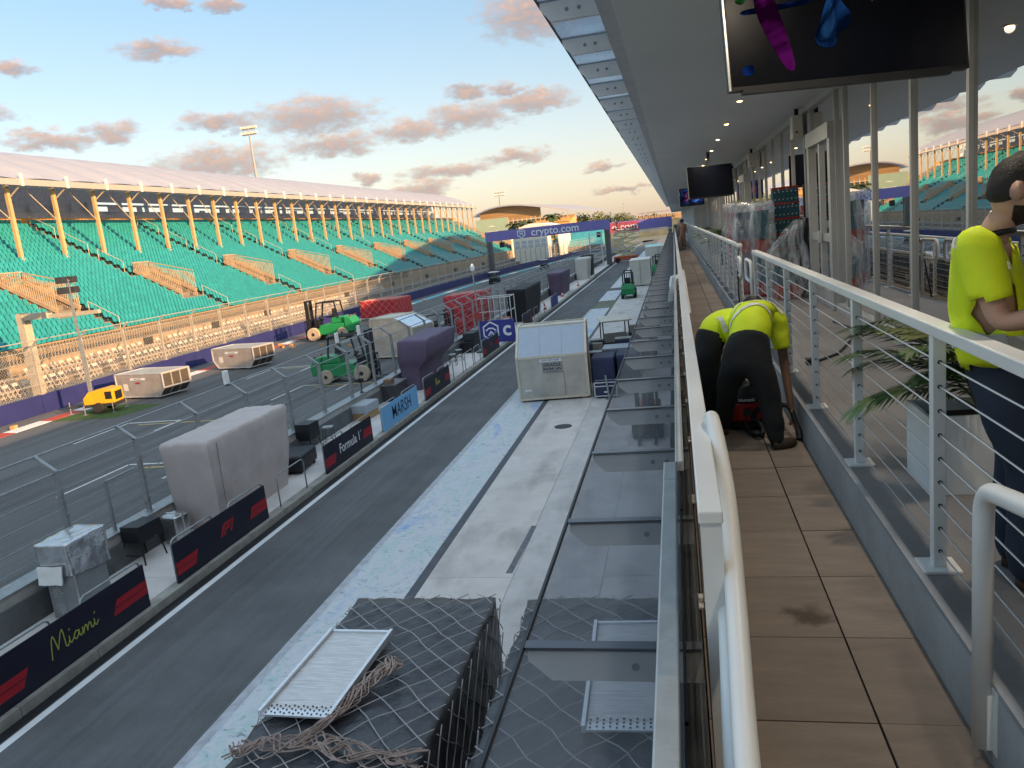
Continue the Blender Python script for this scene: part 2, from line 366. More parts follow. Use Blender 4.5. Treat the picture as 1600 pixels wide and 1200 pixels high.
for y0, y1 in ((-20, 74), (81, 93)):
    struct('drain_strip', MB().quad((-6.45,y0,0.0),(-6.22,y0,0.0),(-6.22,y1,0.0),(-6.45,y1,0.0)), mat('drain_dark', (0.085,0.09,0.105), 0.7, var=0.2))
ap = struct('pit_box_apron', MB().quad((-6.22,-20,-0.01),(6,-20,-0.01),(6,330,-0.01),(-6.22,330,-0.01)), mat('joint_dark', (0.2,0.19,0.18), 0.9))
slab = MB().box(0.006, 0.006, -0.01, 2.074, 7.494, 0.0).mesh('slab'); fix(slab)
for i in range(4):
    for j in range(-2, 22): link('slab', slab, conc, ap, loc=(-6.22+i*2.08, j*7.5+1.2, 0.003*random.random()))
struct('pit_lane_line', MB().quad((-11.98,-20,0.004),(-11.80,-20,0.004),(-11.80,300,0.004),(-11.98,300,0.004)), mat('line_white', (0.72,0.72,0.72), 0.6, var=0.1, scale=2))
gut = mat('gutter_black', (0.012,0.013,0.016), 0.6, var=0.3)
struct('gutter', MB().quad((-12.32,-20,0.003),(-12.02,-20,0.003),(-12.02,300,0.003),(-12.32,300,0.003)), gut)
def smear(name, col, amt, sx, sy, lo, hi):
    M, t, o = custom(name); tr = t.nodes.new('ShaderNodeBsdfTransparent'); d_ = t.nodes.new('ShaderNodeBsdfDiffuse'); d_.inputs[0].default_value = (*col, 1); c = t.nodes.new('ShaderNodeTexCoord'); mp = t.nodes.new('ShaderNodeMapping'); mp.inputs['Scale'].default_value = (sx,sy,1); t.links.new(c.outputs['Object'], mp.inputs[0])
    n = t.nodes.new('ShaderNodeTexNoise'); n.inputs['Scale'].default_value = 1.0; n.inputs['Detail'].default_value = 7; n.inputs['Roughness'].default_value = 0.65; t.links.new(mp.outputs[0], n.inputs[0]); mr = t.nodes.new('ShaderNodeMapRange'); t.links.new(n.outputs[0], mr.inputs[0]); mr.inputs[1].default_value = lo; mr.inputs[2].default_value = hi; mr.inputs[3].default_value = 0; mr.inputs[4].default_value = amt
    mx = t.nodes.new('ShaderNodeMixShader'); t.links.new(mr.outputs[0], mx.inputs[0]); t.links.new(tr.outputs[0], mx.inputs[1]); t.links.new(d_.outputs[0], mx.inputs[2]); t.links.new(mx.outputs[0], o.inputs[0]); return M
tyre_m = smear('tyre_smear', (0.03,0.03,0.032), 0.13, 4.0, 0.10, 0.45, 0.72); grime = smear('apron_grime', (0.20,0.18,0.165), 0.26, 0.9, 0.35, 0.48, 0.75); dust = smear('lane_dust', (0.30,0.29,0.28), 0.30, 1.4, 0.12, 0.52, 0.80)
struct('tyre_marks', MB().quad((-11.7,-20,0.0035),(-8.4,-20,0.0035),(-8.4,200,0.0035),(-11.7,200,0.0035)), tyre_m); struct('lane_dust', MB().quad((-11.75,-20,0.0022),(-8.35,-20,0.0022),(-8.35,200,0.0022),(-11.75,200,0.0022)), dust)
struct('apron_grime', MB().quad((-6.2,-20,0.0052),(0.4,-20,0.0052),(0.4,200,0.0052),(-6.2,200,0.0052)), grime); struct('tyre_marks', MB().quad((-34,5,0.0035),(-16,5,0.0035),(-16,200,0.0035),(-34,200,0.0035)), smear('track_smear', (0.05,0.05,0.05), 0.3, 1.2, 0.05, 0.45, 0.75))
# tyre marks and a patched seam on the apron
struct('floor_marking', MB().quad((-4.36,16.4,0.006),(-4.2,16.4,0.006),(-4.12,19.3,0.006),(-4.26,19.3,0.006)), mat('tape_mark', (0.16,0.16,0.18), 0.8, var=0.4, scale=6))
struct('floor_marking', MB().quad((-4.5,12.2,0.006),(-4.34,12.2,0.006),(-4.3,14.6,0.006),(-4.44,14.6,0.006)), mat('tape_mark2', (0.2,0.2,0.22), 0.8, var=0.4, scale=6))
for (x, y, r_) in ((-4.85, 29.8, 0.36), (-2.2, 24.4, 0.36)):
    o_ = thing('manhole_cover', 'round dark manhole cover in the open concrete apron before the silver crate' if x < -3 else 'round dark manhole cover seen through the tinted glass canopy', 'manhole cover', (x, y, 0.004))
    part('lid', MB().lathe([(r_-0.05, 0), (r_-0.05, 0.012)], 28), mat('cast_iron', (0.06,0.06,0.07), 0.6, 0.3), o_)
    part('rim', MB().lathe([(r_, 0), (r_, 0.008), (r_-0.03, 0.008), (r_-0.03, 0)], 28), mat('cast_iron2', (0.13,0.13,0.14), 0.6, 0.3), o_)

# painted kerb along the outer wall
kr = mat('kerb_red', (0.42,0.06,0.04), 0.6, var=0.2); kw = mat('kerb_white', (0.7,0.69,0.66), 0.6, var=0.12); kt = mat('kerb_teal', (0.10,0.42,0.50), 0.6, var=0.15)
kb = struct('track_kerb', MB().quad((-36.6,10,-0.002),(-35.6,10,-0.002),(-35.6,11,-0.002),(-36.6,11,-0.002)), kw)
y = 14.0; i = 0
while y < 250:
    L = 2.6 if y < 95 else 5.0
    x = wall_x(y)+1.9; x2 = wall_x(y+L)+1.9; w_ = 1.0
    part('kerb_block', MB().add([(x,y,0.0),(x+w_,y,0.0),(x2+w_,y+L,0.0),(x2,y+L,0.0),(x+0.1,y,0.05),(x+w_-0.05,y,0.02),(x2+w_-0.05,y+L,0.02),(x2+0.1,y+L,0.05)], [(0,1,5,4),(1,2,6,5),(2,3,7,6),(3,0,4,7),(4,5,6,7)]), (kr if i % 2 else kw) if y < 95 else (kt if i % 4 else kw), kb)
    y += L; i += 1
wl_ = mat('track_white', (0.62,0.61,0.58), 0.7, var=0.2, scale=3); ye = mat('track_yellow', (0.55,0.38,0.10), 0.7, var=0.2, scale=3)
def mark(x0, y0, x1, y1, w, mt):
    p = Vector((x0,y0,0.005)); q = Vector((x1,y1,0.005)); n_ = (q-p).cross(Vector((0,0,1))).normalized()*w/2
    struct('track_marking', MB().quad(p-n_, p+n_, q+n_, q-n_), mt)
# grid boxes: bracket lines in white with a yellow bar
for gx, gy in ((-27.8, 35.5), (-21.4, 27.3), (-27.8, 51.5), (-21.4, 43.3), (-27.8, 67.5), (-21.4, 59.3), (-27.8, 83.5), (-21.4, 75.3), (-21.4, 91)):
    mark(gx-1.6, gy, gx+1.6, gy, 0.16, wl_); mark(gx-1.6, gy, gx-1.6, gy-4.0, 0.13, wl_); mark(gx+1.6, gy, gx+1.6, gy-2.2, 0.13, wl_)
    mark(gx-0.6, gy-0.55, gx+4.2, gy-0.55, 0.14, ye)
gp = struct('grass_patch', MB().quad((-36.2,37.2,0.006),(-31.6,37.2,0.006),(-30.9,40.5,0.006),(-35.2,41.2,0.006)), mat('turf', (0.05,0.10,0.02), 0.9, var=0.4, scale=5, bump=0.5, bscale=50))

# ================================================================== PIT WALL
pw = thing('pit_wall', 'long grey concrete pit wall carrying the near catch fence', 'wall', (-15.1, 0, 0))
wallm = mat('pit_wall_concrete', (0.36,0.35,0.33), 0.8, var=0.2, scale=1.2, bump=0.2, bscale=20, fine=0.1, rnd=0.08)
seg = MB().box(-0.22, 0.01, 0.0, 0.22, 3.99, 1.1).mesh('wall_block'); fix(seg)
lowm = mat('pit_wall_dark', (0.10,0.105,0.11), 0.8, var=0.3, scale=1.5)
lseg = MB().box(0.23, 0.02, 0.2, 0.30, 3.98, 0.84).mesh('wall_panel'); fix(lseg)
cap = MB().box(-0.27, 0.005, 1.1, 0.27, 3.995, 1.14).mesh('coping'); fix(cap)
for j in range(-1, 60):
    link('wall_block', seg, wallm, pw, loc=(0, j*4.0, 0)); link('wall_panel', lseg, lowm, pw, loc=(0, j*4.0, 0)); link('coping', cap, galv, pw, loc=(0, j*4.0, 0))
pl = struct('pit_wall_platform', MB().box(-14.95,-10,0.0,-12.62,250,0.19), mat('platform_joint', (0.15,0.15,0.14), 0.9))
ps = MB().box(0.004, 0.006, 0.10, 2.326, 3.994, 0.2).mesh('slab'); fix(ps)
kk = MB().box(0.0, 0.008, 0.0, 0.35, 1.992, 0.205).mesh('kerb_stone'); fix(kk)
kerbm = mat('old_kerb', (0.30,0.285,0.25), 0.85, var=0.28, scale=2.2, bump=0.3, bscale=22, rnd=0.1, fine=0.12)
for j in range(-2, 50): link('slab', ps, conc, pl, loc=(-14.95, j*4.0, 0.004))
for j in range(-3, 60): link('kerb_stone', kk, kerbm, pl, loc=(-12.62, j*2.0+0.6, 0.003*random.random()))

# chain-link: wires drawn as a fine procedural weave, clear between
def weave(name, scale, col, thick):
    M, t, o = custom(name); c = t.nodes.new('ShaderNodeTexCoord'); sp_ = t.nodes.new('ShaderNodeSeparateXYZ'); t.links.new(c.outputs['Object'], sp_.inputs[0])
    def mth(op, a, b=None):
        n = t.nodes.new('ShaderNodeMath'); n.operation = op
        for i, x in enumerate((a, b)):
            if x is None: continue
            if isinstance(x, (int, float)): n.inputs[i].default_value = x
            else: t.links.new(x, n.inputs[i])
        return n.outputs[0]
    u = mth('MULTIPLY', mth('ADD', sp_.outputs[1], sp_.outputs[2]), scale); v = mth('MULTIPLY', mth('SUBTRACT', sp_.outputs[1], sp_.outputs[2]), scale)
    fa = mth('LESS_THAN', mth('FRACT', u), thick); fb = mth('LESS_THAN', mth('FRACT', v), thick); f = mth('MAXIMUM', fa, fb)
    tr = t.nodes.new('ShaderNodeBsdfTransparent'); p = t.nodes.new('ShaderNodeBsdfPrincipled'); p.inputs['Base Color'].default_value = (*col, 1); p.inputs['Metallic'].default_value = 0.3; p.inputs['Roughness'].default_value = 0.5
    mx = t.nodes.new('ShaderNodeMixShader'); t.links.new(f, mx.inputs[0]); t.links.new(tr.outputs[0], mx.inputs[1]); t.links.new(p.outputs[0], mx.inputs[2]); t.links.new(mx.outputs[0], o.inputs[0]); return M
wv = weave('chain_link', 9.0, (0.16,0.165,0.17), 0.035)
wv2 = weave('chain_link_far', 5.0, (0.42,0.40,0.36), 0.10)
cf_ = thing('catch_fence', 'galvanised catch fence with inward bent post tops standing on the pit wall', 'fence', (-15.12, 0, 1.12))
pst = MB().box(-0.06,-0.05,0,0.06,0.05,2.15).bar((0,0,2.12),(-0.52,0,2.52),0.10,0.09).box(-0.11,-0.1,0,0.11,0.1,0.03).box(0.06,-0.03,1.0,0.12,0.03,1.06).box(0.06,-0.03,0.4,0.12,0.03,0.46).mesh('post'); fix(pst)
for j in range(0, 80):
    o_ = link('post', pst, galv, cf_, loc=(0, 9.62+j*2.92, 0), bevel=0)
for (x, z, r_) in ((-0.52,2.54,0.026),(-0.02,2.1,0.022),(0.03,1.66,0.010),(0.03,1.2,0.010),(0.03,0.75,0.010),(0.03,0.32,0.010)):
    part('cable', MB().tube([(x,6,z),(x,60,z),(x,140,z),(x,238,z)], r_, 6), galv, cf_)
part('chain_link_mesh', MB().quad((0.0,6,0.02),(0.0,238,0.02),(0.0,238,2.1),(0.0,6,2.1)).quad((0.0,6,2.1),(0.0,238,2.1),(-0.5,238,2.52),(-0.5,6,2.52)), wv, cf_)
for y_, w_ in ((16.9, 1.15), (24.8, 1.1), (33.9, 1.2), (51.0, 1.2)):
    part('gate_frame', MB().bar((0.05,y_,0),(0.05,y_,1.4),0.07).bar((0.05,y_,1.37),(0.05,y_+w_,1.37),0.06), galv, cf_)

# ================================================================== OUTER WALL, FENCE
ow = thing('track_wall', 'long dark purple-blue painted wall on the far side of the track', 'wall')
y = 8.0
while y < 250:
    y2 = y+4.0; a = wall_x(y); b_ = wall_x(y2)
    part('wall_panel', MB().add([(a,y+.015,0),(b_,y2-.015,0),(b_-.4,y2-.015,0),(a-.4,y+.015,0),(a,y+.015,1.15),(b_,y2-.015,1.15),(b_-.4,y2-.015,1.15),(a-.4,y+.015,1.15)], [(0,1,5,4),(1,2,6,5),(2,3,7,6),(3,0,4,7),(4,5,6,7)]), blue_wall, ow)
    y = y2
ff = thing('spectator_fence', 'tall debris fence with hooked posts in front of the turquoise grandstand', 'fence')
fst = mat('fence_post', (0.40,0.38,0.34), 0.5, 0.3, var=0.2)
fp = MB().box(-0.08,-0.07,0,0.08,0.07,3.0).bar((0,0,2.95),(0.55,0,3.45),0.12,0.1).box(-0.14,-0.14,0,0.14,0.14,0.04).mesh('post'); fix(fp)
yl = [36.2+4.1*k for k in range(-4, 52)]
for y in yl: link('post', fp, fst, ff, loc=(wall_x(y)-0.2, y, 1.15))
for z, dx, r_ in ((4.55,0.33,0.035),(3.9,-0.2,0.02),(3.2,-0.2,0.02),(2.5,-0.2,0.02),(1.8,-0.2,0.02)):
    part('cable', MB().tube([(wall_x(y)+dx, y, z) for y in yl], r_, 5), fst, ff)
mbm = MB()
for a, b in zip(yl[:-1], yl[1:]):
    mbm.quad((wall_x(a)-.22,a,1.16),(wall_x(b)-.22,b,1.16),(wall_x(b)-.22,b,4.1),(wall_x(a)-.22,a,4.1))
part('chain_link_mesh', mbm, wv2, ff)
for y in (38, 51.5, 60.5, 69.5, 88, 103, 118, 133, 150):
    part('loudspeaker', MB().box(-0.75+wall_x(y),y-0.3,2.6,-0.35+wall_x(y),y+0.3,3.2), black, ff)

# ================================================================== GRANDSTAND
def sz(x): return 3.5 + 0.57*(-46-x)              # height of the seating slope
GY0, GY1 = 33.0, 236.0
gs = thing('grandstand', 'long covered grandstand of turquoise seats with golden columns and pale roof', 'grandstand')
tread = 0.8; NR = 24
stand_c = mat('stand_deck', (0.17,0.15,0.13), 0.85, var=0.2, scale=0.8)
gold = mat('stand_column', (0.47,0.33,0.17), 0.6, var=0.12, scale=1.5)
mb = MB()
for r_ in range(NR):
    x0 = -46 - r_*tread; z0 = 3.3 + r_*0.456
    mb.quad((x0,GY0,z0),(x0,GY1,z0),(x0-tread,GY1,z0),(x0-tread,GY0,z0))
    mb.quad((x0,GY0,z0-0.456),(x0,GY1,z0-0.456),(x0,GY1,z0),(x0,GY0,z0))
mb.quad((-46,GY1,0),(-65.2,GY1,0),(-65.2,GY1,13.8),(-46,GY1,2.9)); mb.quad((-46,GY0,0),(-65.2,GY0,0),(-65.2,GY0,13.8),(-46,GY0,2.9))
part('tier_steps', mb, stand_c, gs, recalc=False)
teal = mat('seat_plastic', (0.022,0.245,0.265), 0.42, var=0.22, scale=1.6, rnd=0.12)
def seat_geo(mb, x, y, z):
    # pan, back with a curved top, bracket: facing +x
    w = 0.22
    vs = [(x+.36,y-w,z+.40),(x+.36,y+w,z+.40),(x-.02,y+w,z+.36),(x-.02,y-w,z+.36),(x-.16,y+w*.96,z+.80),(x-.16,y-w*.96,z+.80),(x-.18,y+w*.6,z+.86),(x-.18,y-w*.6,z+.86),(x+.38,y-w,z+.33),(x+.38,y+w,z+.33),
          (x-.10,y+w,z+.36),(x-.10,y-w,z+.36),(x-.22,y+w*.9,z+.82),(x-.22,y-w*.9,z+.82),(x+.05,y-.05,z),(x+.05,y+.05,z),(x+.05,y+.05,z+.37),(x+.05,y-.05,z+.37)]
    fs = [(0,1,2,3),(3,2,4,5),(5,4,6,7),(0,8,9,1),(11,13,12,10),(7,6,12,13),(8,11,10,9),(14,15,16,17)]
    mb.add(vs, fs)
VOM = [55.3+16.6*k for k in range(-1, 11)]
seats = []
for r_ in range(NR):
    x = -46.45 - r_*tread; z = 3.3 + r_*0.456
    n_ = int((GY1-GY0-1)/0.52)
    for k in range(n_):
        y = GY0+0.6+k*0.52; skip = False
        for v_ in VOM:
            if abs(y-(v_-2.1)) < 0.65 and x < -53.5: skip = True
            if abs(y-(v_+1.9)) < 0.65 and x > -54.0: skip = True
            if abs(y-v_) < 1.5 and -54.2 < x < -48.8: skip = True
        if skip or y > 225+0.0*x or y < 35: continue
        seats.append((x, y, z))
seats.sort(key=lambda s_: (s_[0]**2+(s_[1])**2+(s_[2]-CZ)**2) if (s_[1] > 0.99*-s_[0]-0.5) else 1e9)
sm_ = MB(); seat_geo(sm_, 0, 0, 0); seat_me = sm_.mesh('seat')
for s_ in seats[:300]: link('seat', seat_me, teal, gs, loc=s_)
mb = MB()
for s_ in seats[300:]: seat_geo(mb, *s_)
part('seat_rows', mb, teal, gs, recalc=False, kind='stuff')
# columns, braces, eave
CY = [34+5.38*k for k in range(0, 38)]
CY = [y for y in CY if y < 233]
colm = MB().box(-0.16,-0.16,0,0.16,0.16,6.8).box(-0.24,-0.24,0,0.24,0.24,0.3).mesh('column'); fix(colm)
brm = MB().bar((0,0,5.6),(1.7,0.0,6.75),0.10).bar((0.0,0,3.6),(0.0,-3.4,6.6),0.07).mesh('brace'); fix(brm)
brs = mat('brace_steel', (0.50,0.42,0.32), 0.55, 0.1)
for y in CY:
    link('column', colm, gold, gs, loc=(-58, y, 10.1)); link('brace', brm, brs, gs, loc=(-58, y, 10.1))
roofm = mat('roof_membrane', (0.62,0.58,0.60), 0.36, 0.2, var=0.07, scale=0.35, stretch=(0.3,3,1), rnd=0.03)
_t = roofm.node_tree; _o = _t.nodes['Material Output']; _b = _t.nodes['Principled BSDF']; _tl = _t.nodes.new('ShaderNodeBsdfTranslucent'); _tl.inputs[0].default_value = (0.45,0.52,0.66,1); _mx = _t.nodes.new('ShaderNodeMixShader'); _mx.inputs[0].default_value = 0.30
_t.links.new(_b.outputs[0], _mx.inputs[1]); _t.links.new(_tl.outputs[0], _mx.inputs[2]); _t.links.new(_mx.outputs[0], _o.inputs[0])     # a tent membrane lets some light through
fasm = mat('roof_fascia', (0.34,0.31,0.30), 0.5, var=0.08)
rp = MB(); NX = 6; NYp = 6
def rz_(t_, u): return 17.25 + 5.3*(1-(1-t_)**1.6)*0.98 + 0.16*math.sin(math.pi*u)
g = [[(-56.3-16.2*i/NX, 5.38*j/NYp, rz_(i/NX, j/NYp)) for j in range(NYp+1)] for i in range(NX+1)]
for i in range(NX):
    for j in range(NYp): rp.quad(g[i][j], g[i][j+1], g[i+1][j+1], g[i+1][j])
rpm = rp.mesh('roof_panel')
for p in rpm.polygons: p.use_smooth = True
fam = MB().box(-0.12, 0.08, 16.72, 0.0, 5.30, 17.27).mesh('fascia'); fix(fam)
fj = MB().box(-0.14,-0.1,16.66,0.06,0.1,17.75).mesh('fascia_joint'); fix(fj)
for y in CY[:-1]:
    link('roof_panel', rpm, roofm, gs, loc=(0, y, 0)); link('fascia', fam, fasm, gs, loc=(-56.2, y, 0)); link('fascia_joint', fj, cream, gs, loc=(-56.15, y, 0))
dark_s = mat('stand_dark_steel', (0.46,0.49,0.54), 0.7, var=0.2)
rbm = MB()
for i in range(NX): rbm.bar((g[i][0][0],0,g[i][0][2]-0.4),(g[i+1][0][0],0,g[i+1][0][2]-0.25),0.14,0.25)
rbm.bar((-57.5,0,16.8),(-70,0,18.6),0.14).bar((-64,0,17.7),(-67,0,20.6),0.12).bar((-61,0,17.3),(-64,0,19.6),0.12)
rbm.box(-71.9,-0.2,0,-71.5,0.2,21.8)
rbm = rbm.mesh('roof_truss'); fix(rbm)
for y in CY: link('roof_truss', rbm, dark_s, gs, loc=(0, y, 0))
part('purlin', MB().box(-60.2,CY[0],17.9,-60.0,CY[-1],18.1).box(-65.2,CY[0],19.6,-65.0,CY[-1],19.8).box(-69.2,CY[0],20.6,-69.0,CY[-1],20.8).box(-71.9,CY[0],17.0,-71.7,CY[-1],17.25), dark_s, gs)
part('rear_rail_board', MB().box(-65.6,GY0,14.15,-65.4,GY1,14.85), mat('rear_board', (0.46,0.25,0.09), 0.7, var=0.45, scale=1.2, stretch=(1,6,0.4)), gs)
part('rear_screen', MB().box(-71.6,GY0,12.5,-71.4,88,20.5).box(-71.6,88,12.5,-71.4,GY1,16.35).box(-71.6,88,17.5,-71.4,GY1,22.0), dark_s, gs)
mb = MB(); random.seed(3)
yy = 77.0
while yy < 230:
    w_ = random.uniform(0.5, 2.4); mb.box(-70.9, yy, 16.2, -70.6, yy+w_, 16.5+random.random()*0.9); yy += w_+random.uniform(1.0, 5.0)
part('rear_clutter', mb, dark_s, gs, kind='stuff')
part('rear_deck', MB().box(-71.4,GY0,13.9,-65.6,GY1,14.1), dark_s, gs)
# vomitories: picketed boxes that let the crowd out on the slope
vfm = mat('vomitory_timber', (0.40,0.29,0.19), 0.7, var=0.2, scale=2)
vm = MB(); vl = 5.0
for sgn in (-1.25, 1.25):
    a = (0, sgn, sz(-54.2)-sz(-54.2)); 
    for k in range(0, 26):
        x = -54.2+k*0.2; zb = sz(x)-0.3; zt = max(sz(-54.2)+0.5-0.23*(k*0.2), sz(x)+1.0); vm.box(x-0.035, sgn-0.03, zb, x+0.035, sgn+0.03, zt)
    vm.bar((-54.2,sgn,sz(-54.2)+0.9),(-49.2,sgn,sz(-49.2)+1.5+0.9),0.09); vm.bar((-54.2,sgn,sz(-54.2)+0.15),(-49.2,sgn,sz(-49.2)+0.35),0.3,0.3)
for k in range(0, 11):
    y = -1.25+k*0.25; vm.box(-54.24,y-0.03,sz(-54.2)-0.3,-54.16,y+0.03,sz(-54.2)+0.95)
vm.bar((-54.2,-1.25,sz(-54.2)+0.95),(-54.2,1.25,sz(-54.2)+0.95),0.09)
vmm = vm.mesh('vomitory_railing'); fix(vmm)
vbox = MB().quad((-54.2,-1.2,sz(-54.2)+0.25),(-49.2,-1.2,4.9),(-49.2,-1.2,2.5),(-54.2,-1.2,2.5)).quad((-54.2,1.2,sz(-54.2)+0.25),(-49.2,1.2,4.9),(-49.2,1.2,2.5),(-54.2,1.2,2.5)).quad((-54.2,-1.2,sz(-54.2)+0.25),(-54.2,1.2,sz(-54.2)+0.25),(-54.2,1.2,2.5),(-54.2,-1.2,2.5)).quad((-49.2,-1.2,3.6),(-49.2,1.2,3.6),(-54.2,1.2,3.6),(-54.2,-1.2,3.6)).mesh('vomitory_wall')
hoop = MB(); hr = 0.032
def hoopgeo(mb, x0, x1, h=0.95):
    mb.tube([(x0,0,sz(x0)-0.2),(x0,0,sz(x0)+h),(x1,0,sz(x1)+h),(x1,0,sz(x1)-0.2)], hr, 5)
hm = []
for x0, x1 in ((-64.5,-61.8),(-61.0,-58.3),(-57.3,-54.6)):
    q = MB(); hoopgeo(q, x0, x1); hm.append((q.mesh('aisle_rail'), -2.1))
for x0, x1 in ((-48.9,-46.2),):
    q = MB(); hoopgeo(q, x0, x1); hm.append((q.mesh('aisle_rail'), 1.9))
for y in VOM:
    if y > 222: continue
    link('vomitory_railing', vmm, vfm, gs, loc=(0,y,0)); link('vomitory_wall', vbox, stand_c, gs, loc=(0,y,0))
    for me, dy in hm: link('aisle_rail', me, brs, gs, loc=(0,y+dy,0))
# front parapet of the stand: boards and pickets
part('front_wall', MB().box(-46.1,GY0,0,-45.9,GY1,2.4), mat('front_wall_board', (0.30,0.22,0.14), 0.8, var=0.3, scale=1.0), gs)
mb = MB(); y = GY0
while y < 130:
    mb.box(-45.95,y,2.4,-45.9,y+0.06,3.55); y += 0.32
mb.box(-45.97,GY0,3.5,-45.88,GY1,3.6).box(-45.97,GY0,2.42,-45.88,GY1,2.52).box(-45.96,130,2.5,-45.92,GY1,3.5)
part('front_railing', mb, mat('front_railing_steel', (0.30,0.22,0.14), 0.6, var=0.15), gs)
part('apron_deck', MB().box(-45.9,GY0,0,-40.3,GY1,0.9), stand_c, gs)
# white folding chairs in rows behind the fence
chair = MB()
for sy_ in (-0.22, 0.22):
    chair.bar((0.22,sy_,0),(-0.22,sy_,0.9),0.035); chair.bar((-0.2,sy_,0),(0.2,sy_,0.46),0.035)
chair.box(-0.22,-0.22,0.44,0.2,0.22,0.48); chair.bar((-0.22,-0.22,0.82),(-0.22,0.22,0.82),0.035,0.22).bar((0.15,-0.22,0.15),(0.15,0.22,0.15),0.03)
chm = chair.mesh('folding_chair'); fix(chm); chw = mat('white_chair', (0.62,0.57,0.50), 0.5, var=0.06)
random.seed(11)
for row in range(2):
    y = 40.0+row*0.3
    while y < 112:
        if row == 1 or y < 95:
            o_ = link('folding_chair', chm, chw, None, loc=(-42.0-row*1.7, y, 0.9+row*0.55), rot=(0,0,random.uniform(-0.12,0.12)))
            tag(o_, 'white folding chair in the rows behind the spectator fence', 'chair', 'white folding chairs behind the fence')
        y += 0.78 + (0.9 if random.random() < 0.06 else 0)
part('chair_step', MB().box(-45.8,GY0,0.9,-42.9,GY1,1.45), stand_c, gs)

# ================================================================== PADDOCK BUILDING AND BALCONY
WZ, TZ, SZ_, GW = 5.8, 6.1, 9.3, 2.32          # walkway, terrace, soffit heights; x of the glass wall
BY0, BY1 = -70.0, 235.0
pb = thing('paddock_building', 'long grey paddock building with glass front balcony and pale soffit', 'building')
soff = mat('soffit_paint', (0.72,0.73,0.71), 0.7, var=0.05, scale=0.6)
part('soffit', MB().box(-0.34,BY0,SZ_,2.55,BY1,SZ_+0.16), soff, pb)
part('roof', MB().box(-0.40,BY0,SZ_+0.16,24,BY1,SZ_+0.5), mat('roof_grey', (0.3,0.3,0.3), 0.8), pb)
part('fascia', MB().box(-0.46,BY0,SZ_+0.02,-0.342,BY1,SZ_+0.16), mat('fascia_paint', (0.55,0.56,0.57), 0.5), pb)
up = MB(); prof = [(52,9.8),(62,13.2),(84,18.5),(120,23.5),(156,27.2),(176,27.6),(176,9.8)]
up.prism([(6, y, z) for y, z in prof], (16,0,0)); part('unseen_shade_block', up, cream, pb)  # unseen block added for a taller building; top edge shaped to shade the stand
part('rear_wall', MB().box(12,BY0,0,12.3,BY1,SZ_).box(2.9,BY0,0,12,BY0+0.3,SZ_).box(2.9,BY1-0.3,0,12,BY1,SZ_), conc_d, pb)
part('garage_wall', MB().box(0.6,BY0,0,0.9,BY1,5.3), mat('garage_wall_paint', (0.42,0.42,0.42), 0.7, var=0.08), pb)
for k in range(0, 24):
    part('garage_door', MB().box(0.55,-4+k*7.5,0.02,0.6,2.2+k*7.5,4.4), mat('shutter', (0.24,0.25,0.27), 0.5, 0.2, var=0.1, scale=1, stretch=(1,0.2,9)), pb)
part('floor_slab', MB().box(-0.16,BY0,5.3,12,BY1,WZ-0.04), conc_d, pb)
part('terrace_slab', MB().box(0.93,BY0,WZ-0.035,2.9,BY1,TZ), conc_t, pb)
part('kerb_face', MB().box(0.918,BY0,WZ-0.03,0.932,BY1,TZ-0.02), conc_d, pb)
part('kerb_edge', MB().box(0.917,BY0,TZ-0.02,0.95,BY1,TZ+0.003), mat('kerb_edge_grey', (0.33,0.34,0.36), 0.7, var=0.15), pb)
# glass wall
gwm = glassy('front_glass', (0.3,0.32,0.33), 0.55, fres=True, dark=(0.012,0.014,0.015))
mul = mat('mullion_alu', (0.50,0.50,0.49), 0.42, 0.45, var=0.06)
mulm = MB().box(-0.032,-0.03,TZ+0.12,0.03,0.03,SZ_-0.10).mesh('mullion'); fix(mulm)
DOORS = [12.1+13.7*k for k in range(0, 6)]
ends = []
y = 6.93-1.53*8; my = []
while y < 95:
    ind = [d for d in DOORS if d-0.35 < y < d+2.35]
    if ind: my += [ind[0], ind[0]+2.0]; y = ind[0]+2.0+0.66; my.append(y); y += 1.53
    else: my.append(y); y += 1.53
my = sorted(set(round(v, 2) for v in my))
def pane_me(w, z0, z1): 
    q = MB().box(0.0,0.0,z0,0.012,w,z1).mesh('glass_pane'); return q
for a, b in zip(my[:-1], my[1:]):
    link('mullion', mulm, mul, pb, loc=(GW, a, 0))
    d = [d for d in DOORS if abs(a-d) < 0.02]
    if d:
        top = 8.70
        link('glass_pane', pane_me(b-a-0.06, top+0.1, SZ_-0.1), gwm, pb, loc=(GW, a+0.03, 0))
        dr = part('door', MB().box(GW-0.10,a+0.03,TZ+0.01,GW+0.02,a+0.20,top-0.12).box(GW-0.10,b-0.20,TZ+0.01,GW+0.02,b-0.03,top-0.12).box(GW-0.12,a+0.03,top-0.12,GW+0.02,b-0.03,top+0.1).box(GW-0.08,a+0.94,TZ+0.01,GW+0.01,a+1.06,top-0.12)
                  .box(GW-0.07,a+0.2,TZ+0.01,GW,b-0.2,TZ+0.25).box(GW-0.07,a+0.2,TZ+1.0,GW,b-0.2,TZ+1.12), mul, pb)
        part('door_pane', MB().box(GW-0.04,a+0.2,TZ+0.25,GW-0.03,a+0.94,TZ+1.0).box(GW-0.04,a+0.2,TZ+1.12,GW-0.03,a+0.94,top-0.12).box(GW-0.04,a+1.06,TZ+0.25,GW-0.03,b-0.2,TZ+1.0).box(GW-0.04,a+1.06,TZ+1.12,GW-0.03,b-0.2,top-0.12), gwm, dr)
        part('handle', MB().box(GW-0.14,a+0.86,TZ+0.98,GW-0.10,a+0.92,TZ+1.16), alu, dr)
    else: link('glass_pane', pane_me(b-a-0.06, TZ+0.12, SZ_-0.1), gwm, pb, loc=(GW, a+0.03, 0))
